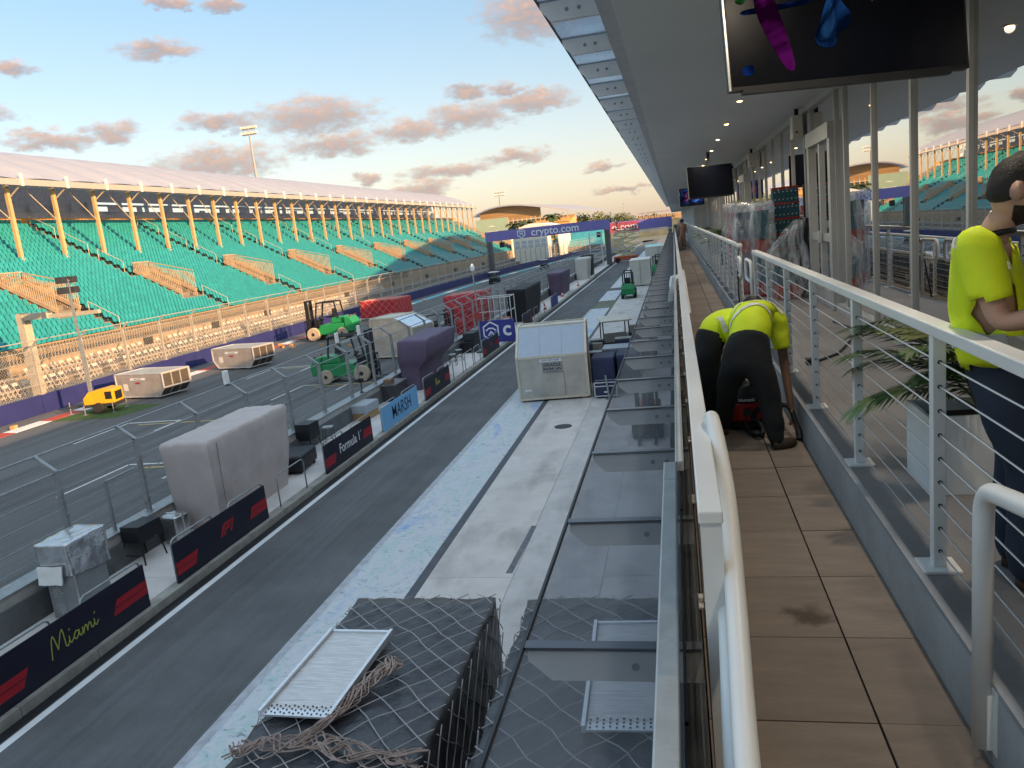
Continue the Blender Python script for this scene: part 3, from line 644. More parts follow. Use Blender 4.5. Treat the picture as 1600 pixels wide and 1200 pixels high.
part('wall_sill', MB().box(GW-0.06,BY0,TZ+0.002,GW+0.03,BY1,TZ+0.12).box(GW-0.06,BY0,SZ_-0.10,GW+0.03,BY1,SZ_-0.001), mul, pb)
part('far_wall', MB().box(GW,my[-1],TZ,GW+0.1,BY1,SZ_), conc_d, pb); part('near_wall', MB().box(GW,BY0,TZ,GW+0.1,my[0],SZ_), conc_d, pb)
# downlights in the soffit
dlm = MB().lathe([(0.075,-0.012),(0.075,0.0),(0.055,0.0),(0.055,-0.006)], 20).mesh('downlight'); dle = MB().lathe([(0.01,-0.026),(0.03,-0.022),(0.04,-0.012),(0.04,-0.001)], 16).mesh('lamp')
DOWN_W = 22.0
warm = emit('downlight_glow', (1.0,0.60,0.24), 2.6)
for k in range(-5, 12):
    o_ = thing('downlight', 'small round warm downlight glowing in the grey soffit over the terrace', 'downlight', (1.07, 12.56+2.96*k, SZ_-0.001), 0, 'downlights in the soffit')
    link('trim_ring', dlm, white, o_); link('lamp', dle, warm, o_)
    ld = bpy.data.lights.new('downlight_bulb', 'SPOT'); ld.energy = DOWN_W; ld.color = (1.0,0.86,0.68); ld.spot_size = R(165); ld.spot_blend = 1.0; ld.shadow_soft_size = 0.05
    lo_ = bpy.data.objects.new('downlight_bulb', ld); COL.objects.link(lo_); lo_.parent = o_; lo_.location = (0,0,-0.03)
for k, y in enumerate((14.6, 22.6, 29.5)):
    o_ = thing('wall_speaker', ('pale boxy loudspeaker under the soffit above the nearest glass door', 'pale boxy loudspeaker further along the soffit above stacked crates', 'pale boxy loudspeaker at the far part of the soffit')[k], 'loudspeaker', (2.16, y, 8.98))
    part('housing', MB().box(-0.09,-0.13,-0.18,0.09,0.13,0.2), cream, o_, bevel=0.015); part('bracket', MB().box(-0.03,-0.03,0.2,0.03,0.03,0.31), black, o_); part('port', MB().cyl((-0.02,-0.131,-0.08),(-0.02,-0.135,-0.08),0.018,10), black, o_)

# walkway pavers, each one laid
wk = struct('walkway', MB().box(-0.15,BY0,WZ-0.039,0.917,BY1,WZ-0.03), mat('walkway_bed', (0.02,0.02,0.02), 0.9))
pavm = mat('paver_brown', (0.225,0.18,0.148), 0.7, var=0.22, scale=1.6, stretch=(1,5,1), rnd=0.14, bump=0.15, bscale=30, fine=0.12)
pv1 = MB().box(0.003,0.003,-0.03,0.607,0.607,0.0).mesh('paver'); pv2 = MB().box(0.003,0.003,-0.03,0.297,0.607,0.0).mesh('paver'); fix(pv1); fix(pv2)
rr_ = random.Random(5)
for j in range(-6, 130):
    for me, x in ((pv1, 0.0075), (pv2, 0.6205)):
        link('paver', me, pavm, wk, loc=(x, 0.305+j*0.61, WZ+rr_.uniform(-0.0015, 0.0015)))
struct('walkway_edge', MB().box(-0.15,BY0,WZ-0.03,0.004,BY1,WZ-0.004), mat('edge_plate', (0.07,0.075,0.08), 0.6, 0.2, var=0.2))
M, t, o = custom('stain'); tr = t.nodes.new('ShaderNodeBsdfTransparent'); d_ = t.nodes.new('ShaderNodeBsdfDiffuse'); d_.inputs[0].default_value = (0.07,0.05,0.04,1); c = t.nodes.new('ShaderNodeTexCoord'); n = t.nodes.new('ShaderNodeTexNoise'); n.inputs['Scale'].default_value = 9; n.inputs['Detail'].default_value = 7; t.links.new(c.outputs['Object'], n.inputs[0])
gr = t.nodes.new('ShaderNodeVectorMath'); gr.operation = 'LENGTH'; t.links.new(c.outputs['Object'], gr.inputs[0]); ma = t.nodes.new('ShaderNodeMath'); ma.operation = 'MULTIPLY_ADD'; t.links.new(gr.outputs['Value'], ma.inputs[0]); ma.inputs[1].default_value = -3.2; t.links.new(n.outputs[0], ma.inputs[2])
mr = t.nodes.new('ShaderNodeMapRange'); t.links.new(ma.outputs[0], mr.inputs[0]); mr.inputs[1].default_value = 0.12; mr.inputs[2].default_value = 0.36; mr.inputs[3].default_value = 0; mr.inputs[4].default_value = 0.4
mx = t.nodes.new('ShaderNodeMixShader'); t.links.new(mr.outputs[0], mx.inputs[0]); t.links.new(tr.outputs[0], mx.inputs[1]); t.links.new(d_.outputs[0], mx.inputs[2]); t.links.new(mx.outputs[0], o.inputs[0])
for sx_, sy_ in ((0.50,3.55),): struct('walkway_stain', MB().quad((-.17,-.15,0),(.13,-.15,0),(.13,.15,0),(-.17,.15,0)), M, loc=(sx_,sy_,WZ+0.0035))

# cable railing on the terrace edge
def cable_rail(label, y0, y1, x=1.02, zb=TZ, sp_=1.48, cap=(0.075, 0.05), first=None, h=1.07):
    o = thing('cable_railing', label, 'railing', (x, 0, zb))
    part('top_rail', MB().box(-cap[0]/2,y0,h-cap[1],cap[0]/2,y1,h), white, o, bevel=0.006)
    pm = MB().box(-0.026,-0.026,0.012,0.026,0.026,h-cap[1]).mesh('post'); fix(pm); bm_ = MB().box(-0.075,-0.075,0.001,0.075,0.075,0.012).mesh('base_plate'); fix(bm_)
    fm = MB()
    for k in range(9): fm.cyl((0,-0.029,0.085+k*0.103),(0,-0.0265,0.085+k*0.103),0.009,8)
    fm = fm.mesh('cable_fitting')
    y = first if first is not None else y0+0.05
    while y <= y1-0.02:
        p = link('post', pm, white, o, loc=(0,y,0), bevel=0.004); link('base_plate', bm_, white, p); 
        if y < 26: link('cable_fitting', fm, black, p)
        y += sp_
    cbl = mat('stainless_cable', (0.62,0.63,0.65), 0.35, 0.6, var=0.05)
    for k in range(9): part('cable', MB().tube([(0,y0+0.05,0.085+k*0.103),(0,y1-0.05,0.085+k*0.103)], 0.004, 6), cbl, o)
    return o
r1 = cable_rail('white cable railing beside the man and the palm planter', -3.0, 10.85, first=0.46)
r2 = cable_rail('white cable railing running away past the plastic wrapped crates', 13.2, 75.0)
r3 = cable_rail('white railing with flat top along the outer edge of the walkway', 2.15, 70.0, x=0.048, zb=WZ+0.002, cap=(0.07,0.04))
part('end_post', MB().box(-0.03,2.16,0.0,0.03,2.22,1.03), white, r3)
# pipe handrails with returned ends
def pipe(name, label, pts, r, extra=None, loc=(0,0,0)):
    # rounds the corners of the polyline
    P = [Vector(p) for p in pts]; out = [P[0]]
    for a, b, c in zip(P[:-2], P[1:-1], P[2:]):
        d = min(0.10, (a-b).length*0.45, (c-b).length*0.45); u = b+(a-b).normalized()*d; v = b+(c-b).normalized()*d
        for k in range(7):
            t_ = k/6; out.append(u*(1-t_)**2 + b*2*t_*(1-t_) + v*t_*t_)
    out.append(P[-1])
    o = thing(name, label, 'handrail', loc); part('pipe', MB().tube(out, r, 16), white, o, smooth=True)
    if extra: part('bracket', extra, white, o)
    return o
hp_ = [(0.06,0.3,6.18),(0.072,1.0,6.37),(0.080,1.56,6.51),(0.102,2.1,6.64),(0.116,2.57,6.755),(0.108,2.9,6.855),(0.098,3.08,6.90),(0.096,3.15,6.875),(0.094,3.13,6.80),(0.092,2.9,6.72),(0.085,2.3,6.58),(0.055,1.5,6.38),(0.04,0.5,6.12)]; sm_ = []
for i in range(len(hp_)-1):
    p0, p1, p2, p3 = [Vector(hp_[min(len(hp_)-1, max(0, i+k))]) for k in (-1,0,1,2)]
    for k in range(8):
        t_ = k/8; sm_.append(0.5*((2*p1)+(p2-p0)*t_+(2*p0-5*p1+4*p2-p3)*t_*t_+(3*p1-p0-3*p2+p3)*t_**3))
hr_ = thing('handrail', 'white pipe handrail sloping down the left edge of the walkway', 'handrail'); part('pipe', MB().tube(sm_, 0.029, 18), white, hr_, smooth=True)
pipe('handrail', 'white bent pipe handrail on the kerb at the right edge', [(0.895,2.56,5.86),(0.895,2.56,6.765),(0.885,2.0,6.87),(0.87,0.8,7.1)], 0.031, MB().box(0.90,2.53,5.86,0.916,2.60,6.06).box(0.915,2.49,5.86,0.917+0.008,2.54,6.09))
pipe('handrail', 'white looped handrail beyond the workers at the railing gap', [(0.99,11.1,6.15),(0.99,11.1,7.0),(0.99,11.9,7.0),(0.99,11.9,6.72),(0.99,11.3,6.72)], 0.024)
pipe('handrail', 'white looped handrail on the far side of the railing gap', [(0.97,13.0,6.12),(0.97,13.0,6.98),(0.95,12.35,6.98),(0.95,12.35,6.7),(0.97,12.9,6.7)], 0.024)
pipe('handrail', 'white pipe handrail further along the outer walkway edge', [(0.11,9.2,6.6),(0.11,14.5,6.75),(0.11,14.6,6.6),(0.09,9.2,6.45)], 0.024)
cb_ = pipe('cable', 'black cable hanging down the end of the far railing', [(1.03,14.0,7.19),(1.02,13.3,7.17),(0.96,13.05,6.9),(0.94,12.9,6.5),(0.93,12.7,6.12)], 0.012); cb_['category'] = 'cable'; cb_.children[0].data.materials[0] = black
# glass balustrade outside the walkway with galvanised caps
gb = thing('glass_balustrade', 'glass balustrade with galvanised cap outside the walkway railing', 'balustrade', (0,0,0))
capm = mat('cap_galv', (0.44,0.47,0.48), 0.4, 0.35, var=0.16, scale=4, fine=0.12, bscale=40)
capm2 = mat('cap_pale', (0.60,0.58,0.52), 0.45, 0.2, var=0.1, scale=3)
part('cap', MB().box(-0.128,0.2,6.44,-0.066,3.55,6.50), capm, gb, bevel=0.006); part('cap', MB().box(-0.1285,3.555,6.439,-0.0655,3.82,6.501), capm, gb, bevel=0.006)
for k in range(0, 14): part('cap', MB().box(-0.072,3.83+k*4.0,6.445,-0.03,7.825+k*4.0,6.50), capm2, gb, bevel=0.004)
bg_ = glassy('balustrade_glass', (0.45,0.50,0.48), 0.02)
for k in range(0, 40): part('glass_pane', MB().box(-0.056,0.3+k*1.5,WZ+0.02,-0.046,1.78+k*1.5,6.445), bg_, gb)
part('shoe', MB().box(-0.075,0.2,5.62,-0.03,60,WZ+0.03), steel_d, gb); part('gutter_rail', MB().box(-0.018,0.2,WZ+0.0,-0.004,60,WZ+0.12), mat('gutter_grey', (0.2,0.21,0.2), 0.6, 0.2), gb)
tw = thing('rag', 'white cloth hanging over the outer balustrade cap', 'cloth', (-0.05, 16.2, 6.5))
part('cloth', MB().hull([(-0.16,-0.22,-0.5),(-0.06,-0.22,-0.5),(-0.06,0.22,-0.5),(-0.16,0.22,-0.5)], [(-0.05,-0.35,0.02),(0.06,-0.35,0.02),(0.06,0.35,0.02),(-0.05,0.35,0.02)], 8, 0.05, 4), white, tw, smooth=True)

# canopies of glass on tapered fins
finm = mat('fin_paint', (0.80,0.79,0.77), 0.45, var=0.06); edge = mat('canopy_edge', (0.045,0.05,0.06), 0.5, 0.3)
lowg = glassy('canopy_glass_tinted', (0.74,0.75,0.77), 0.025, 0.15, fres=False, haze=0.12)
upg = glassy('canopy_glass_clear', (0.70,0.74,0.79), 0.05, 0.02, fres=False, haze=0.45)
dot = mat('bolt_cover', (0.28,0.28,0.28), 0.5, 0.3)
def canopy(name, label, x_out, x_in, ztop, depth, y0, n, thick, glass, capmt, over):
    o = thing(name, label, 'canopy')
    sp_ = 1.34
    fm = MB().prism([(x_out,-thick/2,ztop),(x_in,-thick/2,ztop),(x_in,-thick/2,ztop-depth),(x_out+0.09,-thick/2,ztop-depth),(x_out,-thick/2,ztop-depth*0.35)], (0,thick,0)).mesh('fin'); fix(fm)
    bm_ = MB().cyl((x_in-0.26,-thick/2-0.004,ztop-depth*0.5),(x_in-0.26,-thick/2+0.001,ztop-depth*0.5),0.016,10).cyl((x_in-0.16,-thick/2-0.004,ztop-depth*0.5),(x_in-0.16,-thick/2+0.001,ztop-depth*0.5),0.016,10).mesh('bolt')
    cm = MB().box(x_out-0.01,-0.028,ztop+0.014,x_in,0.028,ztop+0.022).mesh('glazing_bar'); fix(cm)
    pm = MB().box(x_out-0.01,0.012,ztop+0.002,x_in,sp_-0.012,ztop+0.012).mesh('glass_pane'); fix(pm)
    for k in range(n):
        f = link('fin', fm, finm, o, loc=(0,y0+k*sp_,0)); 
        if k < 22: link('bolt', bm_, dot, f)
        link('glazing_bar', cm, capmt, o, loc=(0,y0+k*sp_,0)); link('glass_pane', pm, glass, o, loc=(0,y0+k*sp_,0))
    part('edge_bar', MB().box(x_out-0.024,y0-0.03,ztop-0.005,x_out-0.0115,y0+n*sp_,ztop+0.024), edge, o)
    return o
barm = mat('glazing_bar_steel', (0.11,0.12,0.14), 0.3, 0.6)
canopy('lower_glass_canopy', 'dark tinted glass canopy with fins below the balcony edge', -0.69, 0.0, 6.05, 0.13, 2.81-1.34*3, 70, 0.03, lowg, barm, 0)
canopy('upper_glass_canopy', 'pale glass canopy with white fins along the soffit edge', -0.94, -0.465, 9.50, 0.15, 6.67-1.34*7, 90, 0.05, upg, finm, 0)

# ================================================================== SCREENS
def glowm(name, col, s):
    if name in MATS: return MATS[name]
    M, t, o = custom(name); e = t.nodes.new('ShaderNodeEmission'); e.inputs[1].default_value = s; c = t.nodes.new('ShaderNodeTexCoord'); n = t.nodes.new('ShaderNodeTexNoise'); n.inputs['Scale'].default_value = 4; n.inputs['Detail'].default_value = 6; n.inputs['Distortion'].default_value = 1.5
    t.links.new(c.outputs['Object'], n.inputs[0]); r = t.nodes.new('ShaderNodeValToRGB'); r.color_ramp.elements[0].position = 0.38; r.color_ramp.elements[0].color = (*[k*0.12 for k in col], 1); r.color_ramp.elements[1].position = 0.68; r.color_ramp.elements[1].color = (*[min(1, k*1.7) for k in col], 1)
    t.links.new(n.outputs[0], r.inputs[0]); t.links.new(r.outputs[0], e.inputs[0]); t.links.new(e.outputs[0], o.inputs[0]); return M
def tv(label, bl, br, h, tilt, content):
    a = Vector(bl); b = Vector(br); w = (b-a).length; ang = math.atan2(b.y-a.y, b.x-a.x)
    o = thing('television', label, 'television', bl, ang)
    piv = bpy.data.objects.new('screen_body', None)
    Rm = Matrix.Rotation(tilt, 4, 'X')
    def P(mb, nm, mt, par, **k):
        me = mb.mesh(nm); me.transform(Rm); fix(me); return link(nm, me, mt, par, **k)
    body = P(MB().box(0,0.0,0,w,0.05,h).box(w*0.2,0.05,h*0.12,w*0.8,0.09,h*0.7), 'casing', black, o)
    P(MB().box(0.012,-0.002,0.02,w-0.012,0.0,h-0.012), 'screen', mat('screen_dark', (0.004,0.005,0.009), 0.3, spec=0.12), o)
    P(MB().box(-0.006,-0.004,0.0,0.004,0.004,h), 'bezel', alu, o)
    P(MB().box(w*0.05,-0.006,-0.022,w*0.92,0.03,0.0), 'soundbar', black, o)
    part('ceiling_pole', MB().box(w/2-0.03,0.08,h*0.4,w/2+0.03,0.14,SZ_-bl[2]-0.002), black, o)
    if content:
        for k, (polys, col, s_) in enumerate(content):
            for poly in polys:
              mb = MB().prism([(u*w, -0.0025-0.0006*(k+1), v*h) for u, v in poly], (0,-0.0004,0))
              P(mb, 'picture', glowm('screen_light_%s' % '_'.join('%.2f' % c for c in col), col, s_*0.16), o)
    return o
def blob(pts, n=5):
    # smooth closed outline through points
    out = []; N = len(pts)
    for i in range(N):
        p0, p1, p2, p3 = [Vector(pts[(i+k) % N]) for k in (-1,0,1,2)]
        for k in range(n):
            t_ = k/n; out.append(tuple(0.5*((2*p1)+(p2-p0)*t_+(2*p0-5*p1+4*p2-p3)*t_*t_+(3*p1-p0-3*p2+p3)*t_**3)))
    return out
c1 = [([blob([(0.08,0.505),(0.2,0.515),(0.34,0.545),(0.34,0.57),(0.2,0.555),(0.08,0.535)]), blob([(0.06,0.10),(0.10,0.10),(0.10,0.16),(0.06,0.15)])], (0.005,0.02,0.10), 1.0),
      ([blob([(0.125,0.60),(0.145,0.69),(0.185,0.69),(0.215,0.55),(0.25,0.34),(0.272,0.13),(0.24,0.11),(0.19,0.26),(0.14,0.46)])], (0.09,0.005,0.085), 1.0),
      ([blob([(0.36,0.30),(0.39,0.42),(0.42,0.55),(0.45,0.62),(0.49,0.52),(0.52,0.44),(0.50,0.36),(0.46,0.32),(0.44,0.24),(0.39,0.24)])], (0.008,0.035,0.12), 1.0),
      ([blob([(0.375,0.30),(0.41,0.42),(0.44,0.53),(0.45,0.42),(0.42,0.30)])], (0.02,0.08,0.22), 1.0),
      ([blob([(0.14,0.70),(0.15,0.98),(0.20,0.98),(0.19,0.72)])], (0.10,0.09,0.02), 1.0),
      ([blob([(0.345,0.62),(0.37,0.85),(0.41,0.98),(0.40,0.75),(0.385,0.60)]), blob([(0.60,0.55),(0.585,0.98),(0.64,0.98),(0.625,0.6)])], (0.10,0.06,0.05), 1.0),
      ([blob([(0.05,0.60),(0.08,0.66),(0.10,0.64),(0.08,0.58)]), blob([(0.33,0.70),(0.335,0.98),(0.345,0.98),(0.345,0.70)]), blob([(0.78,0.80),(0.80,0.98),(0.82,0.98),(0.81,0.82)])], (0.02,0.10,0.02), 1.0)]
tv('large television playing a dark concert scene close under the soffit', (0.34,4.5,8.325), (1.62,4.88,8.325), 0.76, R(-6), c1)
tv('blank black television on a ceiling pole over the terrace', (0.44,21.6,8.14), (1.62,22.0,8.14), 0.82, R(-4), None)
c3 = [([blob([(0.1,0.1),(0.5,0.15),(0.9,0.1),(0.9,0.9),(0.1,0.9)])], (0.01,0.02,0.08), 1.0), ([blob([(0.2,0.3),(0.35,0.8),(0.45,0.4)])], (0.25,0.05,0.15), 1.0), ([blob([(0.5,0.2),(0.6,0.7),(0.8,0.3)])], (0.05,0.15,0.5), 1.0)]
tv('distant television showing blue and pink picture beyond the blank screen', (0.35,40.0,8.2), (1.55,40.4,8.2), 0.85, R(-4), c3)

# ================================================================== PIT WALL FURNITURE
navy_b = mat('board_navy', (0.008,0.008,0.022), 0.45, var=0.1); red_b = mat('board_red', (0.36,0.01,0.022), 0.5, var=0.08)
mint = mat('script_yellow', (0.42,0.44,0.08), 0.5); sky_b = mat('board_sky_blue', (0.20,0.48,0.78), 0.5, var=0.05); ink = mat('ink_navy', (0.01,0.015,0.07), 0.5); wtxt = mat('white_print', (0.8,0.8,0.82), 0.5, var=0.02); purp_b = mat('board_purple', (0.045,0.05,0.26), 0.5, var=0.05)
def hoopbar(mb, y0, y1, z1, x=0.0, r=0.024, z0=0.0):
    c = 0.14; mb.tube([(x,y0,z0),(x,y0,z1-c),(x,y0+c*0.3,z1-c*0.3),(x,y0+c,z1),(x,y1-c,z1),(x,y1-c*0.3,z1-c*0.3),(x,y1,z1-c),(x,y1,z0)], r, 8)
def board(label, y0, y1, mt, h=1.02):
    o = thing('advertising_board', label, 'board', (-12.42, y0, 0.208)); L = y1-y0
    part('panel', MB().box(-0.012,0,0.0,0.012,L,h), mt, o)
    for a, b in ((0.02, L*0.40), (L*0.58, L-0.04)):
        q = MB(); hoopbar(q, a, b, h+0.10, x=-0.05); part('hoop_rail', q, galv, o, smooth=True)
    return o, L
def slashes(o, L, h, side, n=2, w=1.0):
    polys = []
    for k in range(n):
        z0 = 0.20+k*0.17; a = 0.0 if side == 0 else L-w
        if side == 0: polys.append([(a, z0), (w-0.26+k*0.09, z0), (w-0.17+k*0.09, z0+0.15), (a, z0+0.15)])
        else: polys.append([(a+0.0+k*0.09, z0+0.12), (L, z0+0.12), (L, z0+0.27), (a+0.09+k*0.09, z0+0.27)])
    flat(polys, FX, red_b, o, (0.0125,0,0), 'red_slash')
def f1logo(o, cy_, cz, s, mt):
    P = [[(-1.0,-0.45),(-0.78,-0.45),(-0.45,0.02),(-0.25,0.2),(0.55,0.2),(0.62,0.45),(-0.35,0.45),(-0.62,0.25)], [(-0.62,-0.45),(-0.40,-0.45),(-0.18,-0.12),(0.30,-0.12),(0.42,0.12),(-0.2,0.12),(-0.36,0.0)], [(0.30,-0.45),(0.52,-0.45),(1.0,0.45),(0.76,0.45)]]
    flat([[(cy_+u*s, cz+v*s) for u, v in p] for p in P], FX, mt, o, (0.0125,0,0), 'emblem')
MIAMI = [[(0,-.42),(.10,.40),(.17,.55),(.22,.40),(.30,-.15),(.50,.50),(.57,.58),(.60,.40),(.62,-.22),(.70,-.28),(.80,-.05)],[(.80,.10),(.80,-.16),(.86,-.24),(.96,-.10)],[(.84,.34),(.87,.40)],
         [(1.22,.08),(1.10,.13),(1.00,.0),(1.0,-.16),(1.08,-.23),(1.18,-.10),(1.23,.10),(1.23,-.14),(1.28,-.22),(1.38,-.08)],[(1.38,.10),(1.40,-.22),(1.46,.0),(1.53,.11),(1.58,.04),(1.58,-.20),(1.64,.0),(1.71,.11),(1.76,.04),(1.77,-.16),(1.83,-.22),(1.92,-.08)],[(1.93,.10),(1.93,-.15),(1.99,-.22),(2.12,-.06)],[(1.98,.34),(2.02,.41)]]
o, L = board('black pit board with yellow handwritten Miami and red slashes', 10.0, 14.5, navy_b)
slashes(o, L, 1, 1, w=1.15); slashes(o, L, 1, 0, w=1.15)
ribbon([[(L*0.36+u*0.62, 0.52+v*0.46) for u, v in st_] for st_ in MIAMI], 0.022, FX, mint, o, (0.0125,0,0))
o, L = board('black pit board with red racing emblem between red slashes', 15.6, 20.0, navy_b)
slashes(o, L, 1, 0); slashes(o, L, 1, 1); f1logo(o, L*0.52, 0.55, 0.36, red_b)
o, L = board('black pit board reading Formula 1 in white between red slashes', 24.1, 28.45, navy_b)
slashes(o, L, 1, 0); slashes(o, L, 1, 1); text('Formula 1', 0.5, wtxt, o, (0.0125, L*0.5, 0.54), FX, sx=0.95, bold=0.004); text("'", 0.3, wtxt, o, (0.0125, L*0.74, 0.62), FX)
o, L = board('light blue pit board reading MARSH in dark letters', 29.65, 34.3, sky_b)
text('MARSH', 0.82, ink, o, (0.0125, L*0.52, 0.52), FX, sx=0.95, bold=0.006)
o, L = board('black pit board with small yellow script beyond the light blue board', 35.45, 39.8, navy_b)
slashes(o, L, 1, 0); slashes(o, L, 1, 1); ribbon([[(L*0.40+u*0.36, 0.52+v*0.40) for u, v in st_] for st_ in MIAMI], 0.03, FX, mint, o, (0.0125,0,0))
o, L = board('black pit board with red emblem next to the purple board', 47.6, 52.2, navy_b)
slashes(o, L, 1, 0); slashes(o, L, 1, 1); f1logo(o, L*0.5, 0.55, 0.34, red_b)
o, L = board('black pit board with red slashes before the tall black cover', 61.5, 65.6, navy_b); slashes(o, L, 1, 0); slashes(o, L, 1, 1)
o, L = board('dark blue pit board beyond the tall black cover', 76.5, 81.0, purp_b)
# purple board that stands across the platform
o = thing('sponsor_board', 'purple board with white hexagon outline and large letter c across the platform', 'board', (-14.45, 54.6, 0.208))
part('panel', MB().box(0,0,0,2.75,0.05,1.62), purp_b, o)
hx = [[(0.95+0.62*math.cos(R(a)), 0.85+0.66*math.sin(R(a))) for a in (150, 90, 30)], [(0.95+0.62*math.cos(R(a)), 0.85+0.66*math.sin(R(a))) for a in (30,-30,-90,-150,150)], [(0.6,0.9),(0.8,1.05),(1.1,1.05),(1.3,0.9)], [(0.75,0.55),(0.95,0.8),(1.15,0.55)]]
ribbon(hx, 0.10, FY, wtxt, o, (0,-0.001,0), 'emblem'); text('c', 1.5, wtxt, o, (2.15,-0.002,0.92), FY, bold=0.03)
def hooprail(label, y0, y1, x=-12.5):
    o = thing('hoop_barrier', label, 'barrier', (x, y0, 0.208)); q = MB(); hoopbar(q, 0, y1-y0, 1.02); part('rail', q, galv, o, smooth=True)
hooprail('galvanised hoop barrier between the beige cover and the next black board', 20.9, 22.7)
for k, (a, b, s_) in enumerate(((40.8,42.8,'first'), (43.4,45.2,'second'), (45.6,47.0,'third'))): hooprail('galvanised hoop barrier, %s one beyond the tall purple cover' % s_, a, b)
for k, (a, b, s_) in enumerate(((67,69,'nearer'), (70.5,72.5,'farther'))): hooprail('galvanised hoop barrier, %s one beside the tall black cover' % s_, a, b)

# covered pit stands
def cover(name, label, bot, top, mt, n=12, amp=0.03, sc=1.6, seed=0, cat='covered stand'):
    bz = Vector(bot[0]); o = thing(name, label, cat, (0,0,0)); part('fabric_cover', MB().hull(bot, top, n, amp, sc, seed), mt, o, smooth=True, bevel=0); return o
beige = mat('cover_beige', (0.50,0.43,0.41), 0.85, var=0.10, scale=1.2, bump=0.3, bscale=1.3, bdist=0.12)
purc = mat('cover_purple', (0.13,0.095,0.15), 0.8, var=0.12, scale=1.2, bump=0.5, bscale=1.4, bdist=0.1)
blkc = mat('cover_black', (0.022,0.022,0.024), 0.75, var=0.2, bump=0.5, bscale=4)
def q4(x0, x1, y0, y1, z): return [(x0,y0,z),(x1,y0,z),(x1,y1,z),(x0,y1,z)]
o = thing('covered_pit_stand', 'tall pit stand under a beige fabric cover behind the emblem board', 'covered stand'); part('fabric_cover', MB().loft([q4(-14.83,-13.45,19.2,23.15,0.205), q4(-14.8,-13.3,19.0,23.35,1.4), q4(-14.74,-13.19,18.78,23.45,2.86), q4(-14.70,-13.24,18.84,23.4,2.95)], 30, 0.028, 1.9, 1), beige, o, smooth=True); part('zip_seam', MB().bar((-13.31,19.35,0.4),(-13.17,19.2,2.8),0.015), mat('seam_dark', (0.25,0.22,0.21), 0.8), o)
# purple cover with a stepped waist
o = thing('covered_pit_stand', 'tall pit stand under a dark purple cover with stepped front', 'covered stand')
part('fabric_cover', MB().loft([q4(-14.6,-13.6,38.3,42.6,0.205), q4(-14.6,-13.55,38.25,42.7,1.35), q4(-14.6,-12.95,38.0,43.1,1.95), q4(-14.5,-12.85,37.9,43.3,2.85), q4(-14.45,-12.92,37.97,43.2,2.93)], 14, 0.03, 1.5, 3), purc, o, smooth=True)
cover('covered_pit_stand', 'tall pit stand under a flat black cover beside the red wrapped load', q4(-14.5,-13.2,66.5,74,0.205), q4(-14.5,-12.9,65.5,74.5,3.1), blkc, 12, 0.05, 0.9, 5)
cover('covered_pit_stand', 'dark violet covered pit stand well beyond the black one', q4(-14.7,-13.3,90.5,97,0.205), q4(-14.7,-13.1,89.5,98,2.9), purc, 10, 0.04, 1.0, 7)
cover('covered_pit_stand', 'pit stand under a white sheet near the gantry', q4(-14.6,-13.0,115.5,120,0.205), q4(-14.6,-12.7,115,120.5,3.3), mat('cover_white', (0.62,0.59,0.54), 0.8, var=0.06), 10, 0.06, 1.0, 9)
cover('covered_pit_stand', 'dark grey covered pit stand just past the white sheeted one', q4(-14.6,-13.1,122.5,127,0.205), q4(-14.6,-13.0,122.5,127,3.4), blkc, 8, 0.05, 1.0, 12)
# silver wrapped cabinet
film = mat('silver_film', (0.62,0.63,0.65), 0.24, 0.75, var=0.1, scale=3, bump=0.7, bscale=7)
o = thing('wrapped_cabinet', 'grey server cabinet under silver foil with a white flap', 'cabinet', (-14.55, 13.85, 0.208))
part('cabinet', MB().box(0.06,0.05,0,0.82,1.05,1.15), mat('cabinet_grey', (0.25,0.26,0.27), 0.5, 0.2), o, bevel=0.01)
part('foil', MB().hull([(0.02,0,1.05),(0.86,0,1.05),(0.86,1.15,0.95),(0.02,1.15,0.95)], [(0.0,-0.03,1.82),(0.84,-0.03,1.82),(0.84,1.2,1.82),(0.0,1.2,1.82)], 14, 0.028, 3.2, 2), film, o, smooth=True)
part('flap', MB().hull([(-0.02,-0.10,0.88),(0.6,-0.10,0.86),(0.6,-0.07,0.86),(-0.02,-0.07,0.88)], [(-0.02,-0.07,1.30),(0.66,-0.07,1.30),(0.66,-0.03,1.30),(-0.02,-0.03,1.30)], 8, 0.02, 4, 5), white, o)
ve = MB()
for (cx, cz) in ((0.30,0.62),(0.30,0.25)):
    for i in range(-3, 4):
        for j in range(-3, 4):
            if i*i+j*j < 10: ve.box(cx+i*0.045-0.013,0.035,cz+j*0.045-0.016,cx+i*0.045+0.013,0.05,cz+j*0.045+0.016)
part('vent_grille', ve, mat('vent_pale', (0.55,0.55,0.55), 0.4, 0.4), o, kind='stuff')
part('corner_trim', MB().box(0.82,0.03,0,0.84,0.06,1.1), alu, o)
